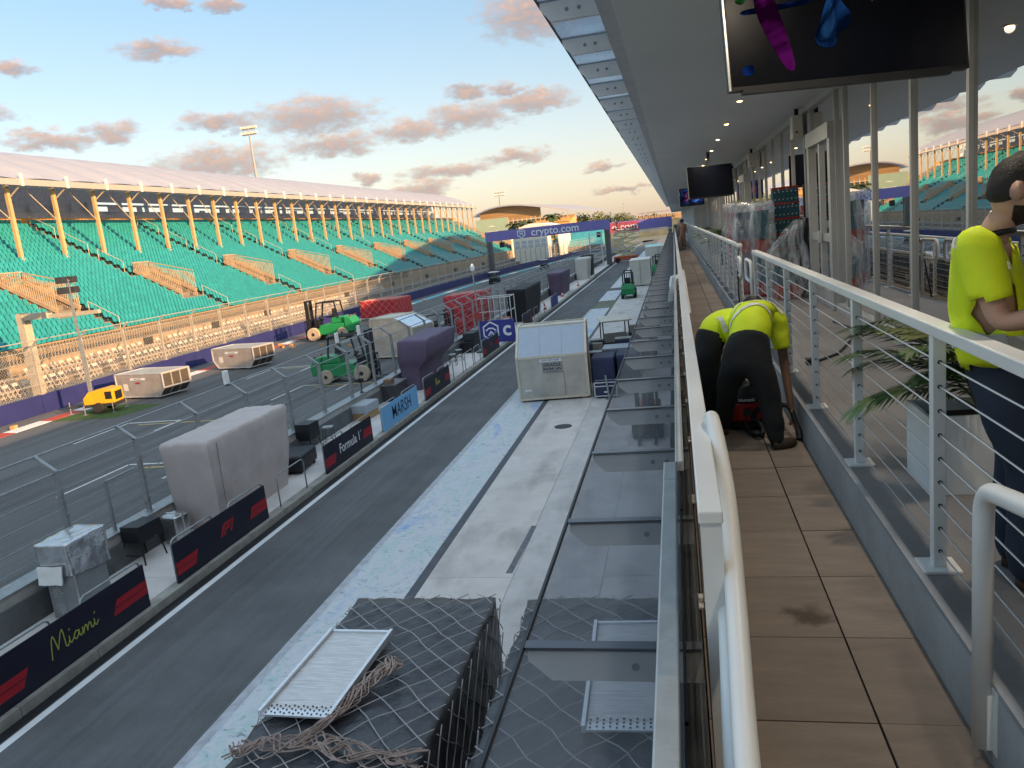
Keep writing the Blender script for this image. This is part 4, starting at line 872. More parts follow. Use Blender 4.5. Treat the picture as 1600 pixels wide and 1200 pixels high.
# black boxy desk on legs, silver case and friends
def desk(label, x, y, rz, w=0.62, d=0.5, h0=0.6, h1=1.05):
    o = thing('control_desk', label, 'desk', (x,y,0.208), rz)
    part('box', MB().box(-w/2,-d/2,h0,w/2,d/2,h1), black, o, bevel=0.01); part('rear_box', MB().box(-w/2,d/2+0.005,h0+0.02,w/2-0.05,d/2+0.35,h1-0.02), black, o)
    for sx_, sy_ in ((-1,-1),(1,-1),(-1,1.9),(1,1.9)): part('leg', MB().bar((sx_*w*0.45,sy_*d*0.45,h0+0.01),(sx_*w*0.55,sy_*d*0.55,0),0.03), black, o)
    part('stretcher', MB().bar((-w*0.5,-d*0.5,0.25),(w*0.5,-d*0.5,0.25),0.02), black, o)
desk('black box shaped desk on thin legs beside the silver foil cabinet', -14.5, 17.0, R(-5))
desk('black box shaped desk on thin legs beside the grey stool', -14.55, 27.0, R(-4), h0=0.55, h1=1.2)
o = thing('flight_case', 'bare aluminium case with rounded corners beside the beige cover', 'case', (-14.35, 18.35, 0.208), R(-12))
part('shell', MB().box(-0.3,-0.25,0.0,0.3,0.3,0.82), mat('case_alu', (0.5,0.5,0.5), 0.25, 0.9, var=0.15, scale=3), o, bevel=0.09, seg=4); part('band', MB().box(-0.31,0.0,0.02,0.31,0.05,0.83), alu, o)
part('lid_panel', MB().box(-0.22,-0.256,0.1,0.22,-0.25,0.7), mat('case_panel', (0.36,0.36,0.36), 0.3, 0.8), o)
o = thing('trunk', 'low black wheeled trunk behind the hoop barrier', 'trunk', (-13.95, 24.6, 0.208), R(6))
part('shell', MB().box(-0.55,-0.5,0.08,0.5,1.2,0.66), black, o, bevel=0.12, seg=3); part('sticker', MB().box(-0.3,-0.506,0.36,-0.16,-0.5,0.46), mat('sticker_yellow', (0.5,0.55,0.1), 0.5), o)
for x_, y_ in ((-0.45,-0.35),(0.4,-0.35),(-0.45,1.0),(0.4,1.0)): part('wheel', MB().cyl((x_-0.03,y_,0.07),(x_+0.03,y_,0.07),0.07,12), rubber, o)
def stool(label, x, y, rz=0):
    o = thing('stool', label, 'stool', (x,y,0.208), rz); part('seat', MB().box(-0.2,-0.2,0.66,0.2,0.2,0.72), mat('stool_grey', (0.3,0.32,0.34), 0.5), o, bevel=0.02)
    for a, b in ((-1,-1),(1,-1),(1,1),(-1,1)): part('leg', MB().bar((a*0.16,b*0.16,0.66),(a*0.22,b*0.22,0),0.03), steel_d, o)
    part('footrest', MB().bar((-0.2,-0.2,0.25),(0.2,-0.2,0.25),0.02).bar((-0.2,0.2,0.25),(0.2,0.2,0.25),0.02), steel_d, o)
stool('grey stool beside the second black desk', -14.25, 28.3, 0.2); stool('dark stool, nearer one beyond the purple cover', -13.9, 45.6, 0.1); stool('dark stool, farther one beyond the purple cover', -14.0, 47.4, 0.5)
o = thing('tool_crate', 'grey crate standing on a timber pallet at the wall', 'crate', (-14.45, 32.6, 0.208), R(-3))
part('pallet', MB().box(-0.38,-0.6,0.0,0.38,0.75,0.12).box(-0.36,-0.58,0.12,0.36,0.73,0.3), wood, o); part('crate_body', MB().box(-0.4,-0.62,0.3,0.4,0.78,0.72), mat('crate_grey', (0.36,0.38,0.40), 0.5), o, bevel=0.05)
o = thing('equipment_rack', 'dark equipment rack with shelves behind the light blue board', 'rack', (-14.4, 36.2, 0.208))
part('cabinet', MB().box(-0.4,-0.4,0,0.35,1.3,0.8), mat('rack_dark', (0.05,0.05,0.055), 0.5, var=0.3), o); part('top', MB().box(-0.42,-0.42,0.8,0.37,1.32,0.86), mat('rack_top', (0.15,0.15,0.16), 0.5), o); part('device', MB().box(-0.3,-0.3,0.86,0.1,0.2,1.1), mat('device_brown', (0.2,0.12,0.08), 0.6), o)
random.seed(21)
for y_, lab in ((33.9, 'above the light blue board'), (44.5, 'past the purple cover'), (21.6, 'behind the beige cover'), (25.9, 'above the black trunk')):
    o = thing('fence_camera', 'small black trackside camera on the pit wall coping %s' % lab, 'camera', (-15.0, y_, 1.145)); part('stalk', MB().cyl((0,0,0),(0,0,0.5),0.02,8).box(-0.09,-0.09,0,0.09,0.09,0.02), steel_d, o); part('camera_head', MB().box(-0.12,-0.09,0.5,0.12,0.09,0.68), black, o)
for y_, lab in ((24.0, 'nearest the beige cover'), (33.3, 'over the nearer green forklift'), (35.9, 'beside the purple cover')):
    o = thing('antenna_panel', 'white antenna panel on the catch fence top %s' % lab, 'antenna', (-15.62, y_, 3.66)); part('panel', MB().box(-0.05,-0.13,0.02,0.05,0.13,0.5), white, o, bevel=0.02); part('clamp', MB().box(-0.03,-0.03,-0.05,0.03,0.03,0.02), steel_d, o)
o = thing('timing_mast', 'thin tall mast with white head and red reel standing on the platform', 'mast', (-13.2, 50.2, 0.208))
part('pole', MB().cyl((0,0,0),(0,0,5.4),0.05,10), galv, o); part('base', MB().box(-0.3,-0.3,0,0.3,0.3,0.06), steel_d, o); part('head', MB().lathe([(0.02,5.4),(0.14,5.5),(0.16,5.75),(0.03,5.95)], 12), white, o); part('cable_reel', MB().cyl((0.0,-0.06,2.5),(0.0,-0.16,2.5),0.26,16), mat('reel_red', (0.35,0.05,0.04), 0.6), o)
o = thing('scaffold_frame', 'bare aluminium scaffold frame in front of the red wrapped load', 'scaffold', (-15.4, 58.5, 0.208))
for x_ in (0, 1.0, 1.9, 2.7):
    part('upright', MB().cyl((x_,0,0),(x_,0,3.0),0.035,8).cyl((x_,1.6,0),(x_,1.6,3.0),0.035,8), alu_b, o)
part('rail', MB().bar((0,0,2.95),(2.7,0,2.95),0.06).bar((0,0,1.9),(2.7,0,1.9),0.05).bar((0,1.6,2.95),(2.7,1.6,2.95),0.06).bar((0,0,2.95),(0,1.6,2.95),0.05).bar((2.7,0,2.95),(2.7,1.6,2.95),0.05).bar((2.7,0,1.9),(2.7,1.6,1.9),0.05), alu_b, o)
sg = part('sign', MB().box(1.95,-0.06,0.85,2.6,-0.04,1.4), mat('sign_salmon', (0.55,0.28,0.24), 0.6), o); part('sign_text', MB().box(2.05,-0.066,1.0,2.5,-0.061,1.06).box(2.05,-0.066,1.14,2.5,-0.061,1.26), wtxt, sg)
o = thing('trunk', 'dark trunk stack beside the purple board', 'trunk', (-14.2, 51.5, 0.208)); part('lower_case', MB().box(-0.4,-1.2,0,0.5,1.2,0.75), black, o, bevel=0.04); part('upper_case', MB().box(-0.35,-0.9,0.76,0.45,1.0,1.3), mat('case_dark2', (0.03,0.03,0.034), 0.6), o, bevel=0.04)

# ================================================================== TRACK SIDE LOADS AND VEHICLES
green = mat('forklift_green', (0.015,0.23,0.075), 0.35, var=0.08, scale=1.5); wht_v = mat('forklift_white', (0.6,0.6,0.58), 0.4, var=0.08)
def forklift(label, loc, rz, paint, tyre, s=1.0, name='forklift', cat='forklift'):
    o = thing(name, label, cat, loc, rz); o.scale = (s,s,s)
    part('chassis', MB().prism([(-1.35,-0.62,0.35),(1.05,-0.62,0.35),(1.05,-0.62,0.75),(0.45,-0.62,0.80),(0.35,-0.62,1.0),(-0.3,-0.62,1.05),(-1.35,-0.62,1.05)], (0,1.24,0)), paint, o, bevel=0.05)
    part('counterweight', MB().prism([(-1.95,-0.66,0.45),(-1.36,-0.66,0.40),(-1.36,-0.66,1.45),(-1.75,-0.66,1.40),(-2.0,-0.66,1.0)], (0,1.32,0)), paint, o, bevel=0.07)
    part('engine_hood', MB().prism([(-1.35,-0.5,1.05),(-0.35,-0.5,1.05),(-0.45,-0.5,1.42),(-1.35,-0.5,1.48)], (0,1.0,0)), paint, o, bevel=0.06)
    part('seat', MB().box(-0.5,-0.26,1.42,0.0,0.26,1.54).box(-0.58,-0.26,1.5,-0.46,0.26,2.0), black, o, bevel=0.04)
    part('dashboard', MB().box(0.55,-0.35,0.8,0.75,0.35,1.35).cyl((0.45,0,1.4),(0.40,0,1.46),0.18,14), black, o)
    g_ = MB()
    for y_ in (-0.52, 0.52): g_.bar((0.72,y_,0.85),(0.42,y_,2.45),0.08).bar((-0.95,y_,1.4),(-0.8,y_,2.45),0.08).bar((-0.8,y_,2.45),(0.45,y_,2.45),0.08)
    for k in range(7): g_.bar((-0.75+k*0.19,-0.52,2.46),(-0.75+k*0.19,0.52,2.46),0.05)
    part('overhead_guard', g_, black, o)
    m_ = MB()
    for y_ in (-0.36, 0.36): m_.box(1.15,y_-0.07,0.15,1.33,y_+0.07,2.65)
    for z_ in (0.3, 1.3, 2.55): m_.box(1.17,-0.36,z_,1.31,0.36,z_+0.1)
    m_.cyl((1.24,-0.12,0.3),(1.24,-0.12,2.4),0.04,8).cyl((1.24,0.12,0.3),(1.24,0.12,2.4),0.04,8); part('mast', m_, black, o)
    c_ = MB()
    for z_ in (0.35, 0.75, 1.25): c_.box(1.36,-0.6,z_,1.42,0.6,z_+0.09)
    for y_ in (-0.6,-0.3,0,0.3,0.57): c_.box(1.37,y_,0.3,1.40,y_+0.04,1.35)
    part('carriage', c_, black, o)
    for y_ in (-0.4, 0.4): part('fork', MB().box(1.43,y_-0.06,0.12,1.49,y_+0.06,0.75).box(1.43,y_-0.06,0.08,2.55,y_+0.06,0.13), steel_d, o)
    for x_, r_, w_ in ((0.85,0.44,0.30),(-1.15,0.38,0.26)):
        for y_ in (-0.62, 0.62):
            w = part('wheel', MB().lathe([(r_-0.12,-w_/2),(r_-0.03,-w_/2),(r_,-w_/3),(r_,w_/3),(r_-0.03,w_/2),(r_-0.12,w_/2)], 22, (x_,y_,r_), 'y'), tyre, o, smooth=False)
            part('rim', MB().lathe([(0.05,-w_/2-0.01),(r_-0.12,-w_/2+0.03),(r_-0.12,w_/2-0.03),(0.05,w_/2+0.01)], 16, (x_,y_,r_), 'y'), rubber if tyre is tyre_b else paint, w)
    part('tail_lamp', MB().box(-1.78,-0.5,1.41,-1.7,-0.4,1.5).box(-1.78,0.4,1.41,-1.7,0.5,1.5), mat('lamp_red', (0.3,0.02,0.02), 0.4), o)
    return o
forklift('green forklift with dusty tan tyres near the outer wall', (-32.3, 67.6, 0), math.pi+0.03, green, tyre_b, 1.42)
forklift('green forklift behind the catch fence between the covered stands', (-20.0, 44.0, 0), R(2), green, tyre_b, 1.16)
forklift('white forklift behind the scaffold frame', (-17.9, 56.5, 0), R(70), wht_v, tyre_b, 1.0)
forklift('green forklift driving away down the pit lane', (-5.1, 83.0, 0), R(92), green, rubber, 1.05)
forklift('green forklift half hidden beyond the white containers', (-2.6, 112.0, 0), R(85), green, rubber, 1.1)
o = forklift('orange tow tractor under the tinted glass canopy', (-1.4, 28.2, 0), R(-90), mat('tractor_orange', (0.45,0.09,0.03), 0.45, var=0.08), rubber, 0.72, 'tow_tractor', 'tractor')

alu_u = mat('container_alu', (0.55,0.515,0.46), 0.36, 0.55, var=0.18, scale=1.3, rnd=0.05); panel_d = mat('container_panel', (0.06,0.055,0.05), 0.6, var=0.2)
def wing_container(label, loc, rz):
    o = thing('air_freight_container', label, 'container', loc, rz)
    W2, B2, D, H, h0 = 2.05, 1.6, 2.24, 1.62, 0.14
    part('shell', MB().prism([(-B2,0,h0),(B2,0,h0),(W2,0,h0+0.55),(W2,0,H),(-W2,0,H),(-W2,0,h0+0.55)], (0,D,0)), alu_u, o)
    f_ = MB()
    P = [(-B2,h0),(B2,h0),(W2,h0+0.55),(W2,H),(-W2,H),(-W2,h0+0.55)]
    for y_ in (0, D):
        for a, b in zip(P, P[1:]+P[:1]): f_.bar((a[0],y_,a[1]),(b[0],y_,b[1]),0.07)
    for a in P: f_.bar((a[0],0,a[1]),(a[0],D,a[1]),0.07)
    part('frame', f_, alu_b, o)
    for k in range(3):
        y0 = 0.08+k*(D-0.1)/3; y1 = y0+(D-0.1)/3-0.1
        for sx_ in (1, -1):
            part('end_panel', MB().box(sx_*(W2+0.004),y0,h0+0.62,sx_*(W2+0.014),y1,H-0.08), panel_d, o)
            part('end_panel', MB().quad((sx_*(W2+0.006),y0,h0+0.52),(sx_*(W2+0.006),y1,h0+0.52),(sx_*(B2+0.06),y1,h0+0.05),(sx_*(B2+0.06),y0,h0+0.05)), panel_d, o)
    lab = part('label', MB().box(-0.75,-0.006,1.22,0.55,-0.002,1.36), wtxt, o); text('AMA 30718', 0.13, ink, lab, (-0.1,-0.0075,1.28), FY)
    part('label', MB().box(-1.45,-0.006,0.55,-1.05,-0.002,1.0), cream, o); part('emblem', MB().box(-0.35,-0.006,0.98,0.05,-0.002,1.08), red_b, o)
    for x_ in (-1.2, 0.0, 1.2): part('skid_block', MB().box(x_-0.1,0.1,0.0,x_+0.1,0.35,h0-0.04).box(x_-0.1,D-0.35,0.0,x_+0.1,D-0.1,h0-0.04), wood, o)
    return o
wing_container('silver winged freight container behind the yellow light tower', (-33.9, 42.6, 0), R(-11))
wing_container('silver winged freight container between the light tower and green forklift', (-33.2, 52.4, 0), R(-13))
def slope_container(label, loc, rz, lines, refl, size=(3.2, 2.6, 3.35)):
    o = thing('air_freight_container', label, 'container', loc, rz); w, d, h = size; z0 = 0.14
    pr = [(0,z0),(-0.12,2.1),(1.35,h),(d,h),(d,z0)]
    part('shell', MB().prism([(-w/2,y_,z_) for y_, z_ in pr], (w,0,0)), alu_u, o)
    f_ = MB()
    for x_ in (-w/2, w/2):
        for a, b in zip(pr, pr[1:]+pr[:1]): f_.bar((x_,a[0],a[1]),(x_,b[0],b[1]),0.10)
    for a in pr: f_.bar((-w/2,a[0],a[1]),(w/2,a[0],a[1]),0.10)
    part('frame', f_, mat('frame_cream', (0.66,0.58,0.46), 0.5, 0.1), o)
    n_ = Vector((0,-(h-2.1),1.47)).normalized()
    for k in range(3):
        x0 = -w/2+0.06+k*(w-0.12)/3; x1 = x0+(w-0.12)/3-0.012
        a, b = Vector((0,-0.10,2.14))+n_*0.01, Vector((0,1.32,h-0.03))+n_*0.01
        part('roof_panel', MB().prism([(x0,a.y,a.z),(x1,a.y,a.z),(x1,b.y,b.z),(x0,b.y,b.z)], n_*0.01), refl, o)
    part('door_seam', MB().box(w*0.16,-0.075,0.25,w*0.17,-0.065,1.7), mat('seam_grey', (0.3,0.29,0.27), 0.6), o)
    for x_ in (-w/2+0.2, w/2-0.2): part('skid_block', MB().box(x_-0.12,0.05,0,x_+0.12,0.3,z0-0.05).box(x_-0.12,d-0.3,0,x_+0.12,d-0.05,z0-0.05), wood, o)
    if lines:
        L = part('label', MB().box(-0.55,-0.135,1.86,0.45,-0.128,2.0), wtxt, o); text('AMX 3075 RedB', 0.12, ink, L, (-0.05,-0.1365,1.93), FY)
        P_ = part('label_plate', MB().box(-0.45,-0.128,1.32,0.5,-0.12,1.82), mat('plate_grey', (0.33,0.32,0.30), 0.5, 0.3), o); text('ORACLE', 0.2, ink, P_, (0.02,-0.131,1.7), FY, sx=1.05, bold=0.003); text('Red Bull', 0.14, ink, P_, (-0.16,-0.131,1.53), FY, bold=0.004); text('RACING', 0.1, mat('ink_pale', (0.1,0.1,0.1), 0.5), P_, (0.02,-0.131,1.39), FY, sx=1.4)
        flat([[(0.16,1.50),(0.30,1.56),(0.36,1.53),(0.24,1.49)], [(0.46,1.50),(0.36,1.56),(0.30,1.53),(0.40,1.49)]], FY, ink, P_, (0,-0.128,0), 'emblem')
        part('label', MB().box(-1.35,-0.04,0.52,-1.05,-0.033,0.6), wtxt, o)
    return o
slope_container('large silver freight container with sloped roof standing across the pit lane strip', (-5.9, 34.75, 0), R(4), True, mat('roof_sheet', (0.40,0.45,0.52), 0.4, 0.2, var=0.05))
slope_container('silver freight container with bright sloped roof beyond the catch fence', (-18.2, 53.0, 0), R(78), False, mat('roof_sheet_bright', (0.72,0.78,0.84), 0.15, 0.8, var=0.04), (3.0, 3.3, 2.9))
# netted loads
def netted(label, name, bot, top, mt, netmt, pitch=0.42, r=0.012, net_label=None, seed=0, amp=0.03, gap=0.015, n=14, sag=0.02, sides=True, cat='freight load', only=None):
    B = [Vector(p) for p in bot]; T = [Vector(p) for p in top]; c0 = (B[0]+B[2])/2; c0.z = B[0].z
    o = thing(name, label, cat, (0,0,0)); part('tarpaulin', MB().hull(bot, top, n, amp, 1.4, seed), mt, o, smooth=True)
    nb = MB()
    def line(p, q, nn):
        L = (q-p).length; k = max(2, int(L/0.18)); pts = []
        for i in range(k+1):
            x = p.lerp(q, i/k); w = noise.noise_vector(x*2.2+Vector((seed,0,0)))*sag*1.6*math.sin(math.pi*i/k); pts.append(x+nn*(gap+abs(w.z)*0.3)+(w-nn*w.dot(nn)))
        nb.tube(pts, r, 4)
    def face(a, b, c, d):
        u = b-a; v = d-a; nn = u.cross(v).normalized(); Lu, Lv = u.length, v.length; ud, vd = u.normalized(), v.normalized()
        for sgn in (1, -1):
            k = -Lv if sgn > 0 else 0.0
            kk_ = k
            while kk_ < (Lu if sgn > 0 else Lu+Lv):
                # line u = kk + sgn*v
                pts = []
                for (uu, vv) in ((kk_, 0), (kk_+sgn*Lv, Lv)): pts.append((uu, vv))
                (u0, v0), (u1, v1) = pts
                def clip(u0, v0, u1, v1):
                    t0, t1 = 0.0, 1.0; du = u1-u0
                    if abs(du) < 1e-6: return None
                    ta, tb = (0-u0)/du, (Lu-u0)/du
                    if ta > tb: ta, tb = tb, ta
                    t0, t1 = max(t0, ta), min(t1, tb)
                    if t1-t0 < 0.02: return None
                    return (u0+du*t0, v0+(v1-v0)*t0, u0+du*t1, v0+(v1-v0)*t1)
                c_ = clip(u0, v0, u1, v1)
                if c_ and (only is None or only(c_)): line(a+ud*c_[0]+vd*c_[1], a+ud*c_[2]+vd*c_[3], nn)
                kk_ += pitch*1.414
    face(T[0], T[1], T[2], T[3])
    if sides:
        for i in range(4): face(B[i], B[(i+1) % 4], T[(i+1) % 4], T[i])
    nt = thing('cargo_net', net_label, 'cargo net'); part('webbing', nb, netmt, nt)
    return o
red_t = mat('red_tarp', (0.42,0.02,0.035), 0.5, var=0.12, bump=0.4, bscale=4); blk_t = mat('black_tarp', (0.05,0.052,0.06), 0.36, var=0.2, scale=1.8, bump=0.9, bscale=3.5, bdist=0.07); rope = mat('net_webbing', (0.38,0.36,0.36), 0.8, var=0.2, scale=8); rope_r = mat('net_webbing_tan', (0.50,0.26,0.22), 0.8, var=0.1)
netted('red tarpaulin freight load on the track by the outer wall', 'freight_load', [(-35.8,83.6,0.25),(-31.2,83.2,0.25),(-30.9,87.6,0.25),(-35.5,88,0.25)], [(-35.8,83.6,2.1),(-31.2,83.2,2.1),(-30.9,87.6,2.1),(-35.5,88,2.1)], red_t, rope_r, 0.6, 0.022, 'tan net over the red load by the outer wall', 3)
o = thing('pallet_base', 'flat pallet under the red load by the outer wall', 'pallet', (-33.35,85.6,0)); part('deck', MB().box(-2.5,-2.4,0.1,2.5,2.4,0.2), alu, o); part('runner', MB().box(-2.3,-2.2,0,-2.0,2.2,0.1).box(2.0,-2.2,0,2.3,2.2,0.1), wood, o)
netted('tall red wrapped freight load behind the scaffold frame', 'freight_load', [(-19.2,62,0.02),(-15.7,62,0.02),(-15.7,65.5,0.02),(-19.2,65.5,0.02)], [(-19.0,62,3.3),(-15.8,62,3.45),(-15.8,65.5,3.4),(-19.0,65.5,3.3)], red_t, rope_r, 0.6, 0.02, 'tan net over the tall red load behind the scaffold', 8, 0.10)
netted('black tarpaulin freight load in the near pit box', 'freight_load', [(-5.40,6.3,0.15),(-3.10,6.3,0.15),(-3.10,10.85,0.15),(-5.40,10.85,0.15)], [(-5.38,6.3,2.15),(-3.06,6.3,2.2),(-3.06,10.82,2.2),(-5.38,10.82,2.2)], blk_t, rope, 0.33, 0.008, 'pale rope net over the near black load', 1, 0.06, 0.035, 26, 0.06)
netted('black tarpaulin freight load half under the glass canopy', 'freight_load', [(-2.55,6.3,0.15),(-0.25,6.3,0.15),(-0.25,10.85,0.15),(-2.55,10.85,0.15)], [(-2.53,6.3,2.15),(-0.22,6.3,2.2),(-0.22,10.8,2.2),(-2.53,10.8,2.2)], blk_t, rope, 0.37, 0.009, 'pale rope net over the black load under the canopy', 5, 0.05, 0.03, 22, 0.06)
# rope heap on the near load
random.seed(4); hp = thing('rope_heap', 'gathered net rope lying across the near black load below the metal ramp', 'rope', (0,0,0)); rb = MB()
path = [Vector(p) for p in ((-5.3,7.05,2.26),(-4.9,7.12,2.28),(-4.3,7.15,2.28),(-3.7,7.05,2.27),(-3.12,6.95,2.25))]; path2 = [Vector(p) for p in ((-4.55,7.15,2.3),(-4.35,7.6,2.3),(-4.25,8.1,2.3),(-4.1,8.55,2.32),(-4.0,8.7,2.32))]
for base, cnt, wd in ((path, 15, 0.12), (path2, 12, 0.07), ([Vector(q_) for q_ in ((-4.3,8.2,2.3),(-4.1,8.4,2.33),(-3.95,8.6,2.33),(-4.05,8.85,2.32))], 14, 0.06)):
    for k in range(cnt):
        pts = []
        ph = random.uniform(0, 6); off = Vector((random.uniform(-wd,wd),random.uniform(-wd,wd),0))
        for i in range(33):
            t_ = i/32*(len(base)-1); a = int(min(t_, len(base)-2)); p = base[a].lerp(base[a+1], t_-a)
            pts.append(p+off*math.sin(t_*2.2+ph)*1.4+Vector((0.05*math.sin(t_*5+ph), wd*0.7*math.sin(t_*7+ph*2), 0.02+0.03*math.sin(t_*4+ph))))
        rb.tube(pts, 0.010, 4)
part('rope_strands', rb, mat('rope_brown', (0.33,0.25,0.22), 0.85, var=0.35, scale=6), hp)
def ramp(label, loc, rz, w, L):
    o = thing('loading_ramp', label, 'ramp', loc, rz)
    part('deck', MB().box(-w/2+0.03,0.12,0.0,w/2-0.03,L-0.05,0.02), mat('ramp_deck', (0.62,0.60,0.59), 0.45, 0.4, var=0.22, scale=3, stretch=(1,9,1)), o)
    rg = MB()
    for k in range(6): rg.box(-w/2+0.03,0.30+k*(L-0.4)/6,0.0195,w/2-0.03,0.306+k*(L-0.4)/6,0.0215)
    part('deck_seam', rg, alu, o, kind='stuff')
    for sx_ in (-1, 1): part('side_rail', MB().box(sx_*w/2-0.025,0.0,-0.02,sx_*w/2+0.025,L,0.07), alu_b, o, bevel=0.005)
    part('end_plate', MB().box(-w/2+0.026,-0.01,0.0,w/2-0.026,0.12,0.024).box(-w/2+0.026,L-0.05,-0.01,w/2-0.026,L,0.045), alu_b, o)
    st_ = MB()
    for i in range(14):
        for j in range(3): st_.cyl((-w/2+0.07+i*(w-0.14)/13,0.03+j*0.07+0.02*(i % 2),0.024),(-w/2+0.07+i*(w-0.14)/13,0.03+j*0.07+0.02*(i % 2),0.032),0.013,6)
    part('grip_studs', st_, steel_d, o, kind='stuff')
ramp('aluminium loading ramp lying on the near black load', (-4.86, 7.62, 2.29), R(-1.5), 0.94, 2.0)
ramp('aluminium loading ramp on the black load under the canopy', (-0.78, 7.55, 2.29), R(2), 1.1, 2.35)
for (x_, y_, z_, lab) in ((-3.03,7.05,1.75,'on the side of the near black load'), (-2.56,9.3,1.95,'on the side of the black load under the canopy')):
    o = thing('cargo_tag', 'yellow paper tag tied %s' % lab, 'tag', (x_,y_,z_)); part('tag_paper', MB().box(0,-0.10,-0.2,0.006,0.10,0.1), mat('tag_yellow', (0.6,0.38,0.05), 0.6), o, rot=(0.3,-0.1,0.2)); part('tag_print', MB().box(0.007,-0.02,-0.17,0.009,0.09,-0.02), cream, o, rot=(0.3,-0.1,0.2))
# covered carts, case, buggies
navyc = mat('cover_navy', (0.035,0.042,0.095), 0.7, var=0.12, bump=0.5, bscale=4)
cover('covered_cart', 'navy covered cart beside the large silver container', q4(-4.12,-3.08,35.1,36.6,0.3), q4(-4.12,-3.08,35.1,36.6,1.78), navyc, 12, 0.02, 2, 3, 'cart')
cover('covered_cart', 'navy covered cart nearer the glass canopy', q4(-2.98,-2.0,35.3,36.9,0.3), q4(-2.98,-2.0,35.3,36.9,1.8), navyc, 12, 0.02, 2, 6, 'cart')
o = thing('trunk', 'blue-grey flat trunk behind the navy covered carts', 'trunk', (-2.9,38.2,0)); part('body', MB().box(-0.9,-0.7,0.1,0.9,0.7,1.7), mat('trunk_pale', (0.24,0.27,0.33), 0.5), o, bevel=0.04); part('lid', MB().box(-0.92,-0.72,1.7,0.92,0.72,1.8), mat('trunk_lid', (0.30,0.34,0.40), 0.5), o)
o = thing('flight_case', 'navy flight case with silver edges in front of the covered carts', 'case', (-3.5,34.5,0.12)); part('body', MB().box(-0.5,0,0,0.5,0.55,0.62), navyc, o)
f_ = MB()
for x_ in (-0.5,0.5):
    for y_ in (0,0.55): f_.bar((x_,y_,0),(x_,y_,0.62),0.04)
for z_ in (0,0.62,0.45):
    for y_ in (0,0.55): f_.bar((-0.5,y_,z_),(0.5,y_,z_),0.04)
part('edge_trim', f_, alu_b, o); part('label', MB().box(-0.08,-0.025,0.15,0.08,-0.021,0.22), wtxt, o)
for x_ in (-0.4,0.4): part('castor', MB().cyl((x_-0.02,0.08,-0.06),(x_+0.02,0.08,-0.06),0.06,10), rubber, o)
o = thing('steel_post', 'galvanised square post leaning against the flight case', 'post', (-3.35,34.3,0)); part('bar', MB().bar((0,0,0.0),(-0.1,0.05,1.1),0.07), galv, o); part('foot', MB().box(-0.15,-0.12,0,0.1,0.12,0.02), galv, o)
def buggy(label, loc, rz, roof=True, s=1.0):
    o = thing('utility_buggy', label, 'buggy', loc, rz); o.scale = (s,s,s); bk = mat('buggy_black', (0.018,0.02,0.022), 0.35, var=0.2)
    part('body', MB().prism([(-1.5,-0.6,0.3),(1.5,-0.6,0.3),(1.6,-0.6,0.75),(0.95,-0.6,1.0),(0.7,-0.6,0.55),(-0.2,-0.6,0.55),(-0.25,-0.6,0.85),(-1.5,-0.6,0.9)], (0,1.2,0)), bk, o, bevel=0.06)
    part('seat', MB().box(-0.3,-0.5,0.85,0.25,0.5,1.0).box(-0.42,-0.5,0.95,-0.28,0.5,1.5), mat('buggy_seat', (0.3,0.28,0.25), 0.6), o, bevel=0.04)
    part('steering_wheel', MB().cyl((0.75,0.25,1.1),(0.6,0.25,1.25),0.02,8).lathe([(0.17,0),(0.19,0.015),(0.17,0.03),(0.15,0.015)], 14, (0.58,0.25,1.25)), black, o)
    if roof:
        q = MB()
        for x_, xt in ((-0.9,-0.75),(0.95,0.7)):
            for y_ in (-0.56,0.56): q.bar((x_,y_,0.85),(xt,y_,2.05),0.05)
        part('roof_frame', q, black, o); part('roof', MB().box(-1.05,-0.68,2.05,0.95,0.68,2.13), mat('buggy_roof', (0.50,0.48,0.42), 0.5), o, bevel=0.04)
    part('cargo_bed', MB().box(-1.5,-0.58,0.9,-0.5,0.58,0.95).box(-1.5,-0.58,0.95,-1.46,0.58,1.25).box(-1.5,-0.58,0.95,-0.5,-0.54,1.25).box(-1.5,0.54,0.95,-0.5,0.58,1.25), bk, o)
    for x_ in (-1.0, 1.05):
        for y_ in (-0.6, 0.6):
            w = part('wheel', MB().lathe([(0.16,-0.11),(0.27,-0.11),(0.3,-0.06),(0.3,0.06),(0.27,0.11),(0.16,0.11)], 18, (x_,y_,0.3), 'y'), rubber, o); part('rim', MB().cyl((x_,y_-0.1,0.3),(x_,y_+0.1,0.3),0.16,12), alu, w)
    part('headlamp', MB().box(1.56,-0.5,0.6,1.6,-0.3,0.72).box(1.56,0.3,0.6,1.6,0.5,0.72), wtxt, o)
buggy('black utility buggy with cream roof behind the large silver container', (-3.6,43.0,0), R(100), True, 1.25); buggy('black utility buggy without roof behind the large silver container', (-4.5,40.3,0), R(80), False, 1.2); buggy('black utility buggy close to the glass canopy behind the cream roofed one', (-2.4,46.5,0), R(95), False, 1.2)
buggy('dark utility buggy on the apron before the white containers', (-1.9,62,0), R(88), False, 1.1); buggy('dark utility buggy nearest the canopy far down the apron', (-1.7,70,0), R(92), False, 1.1)
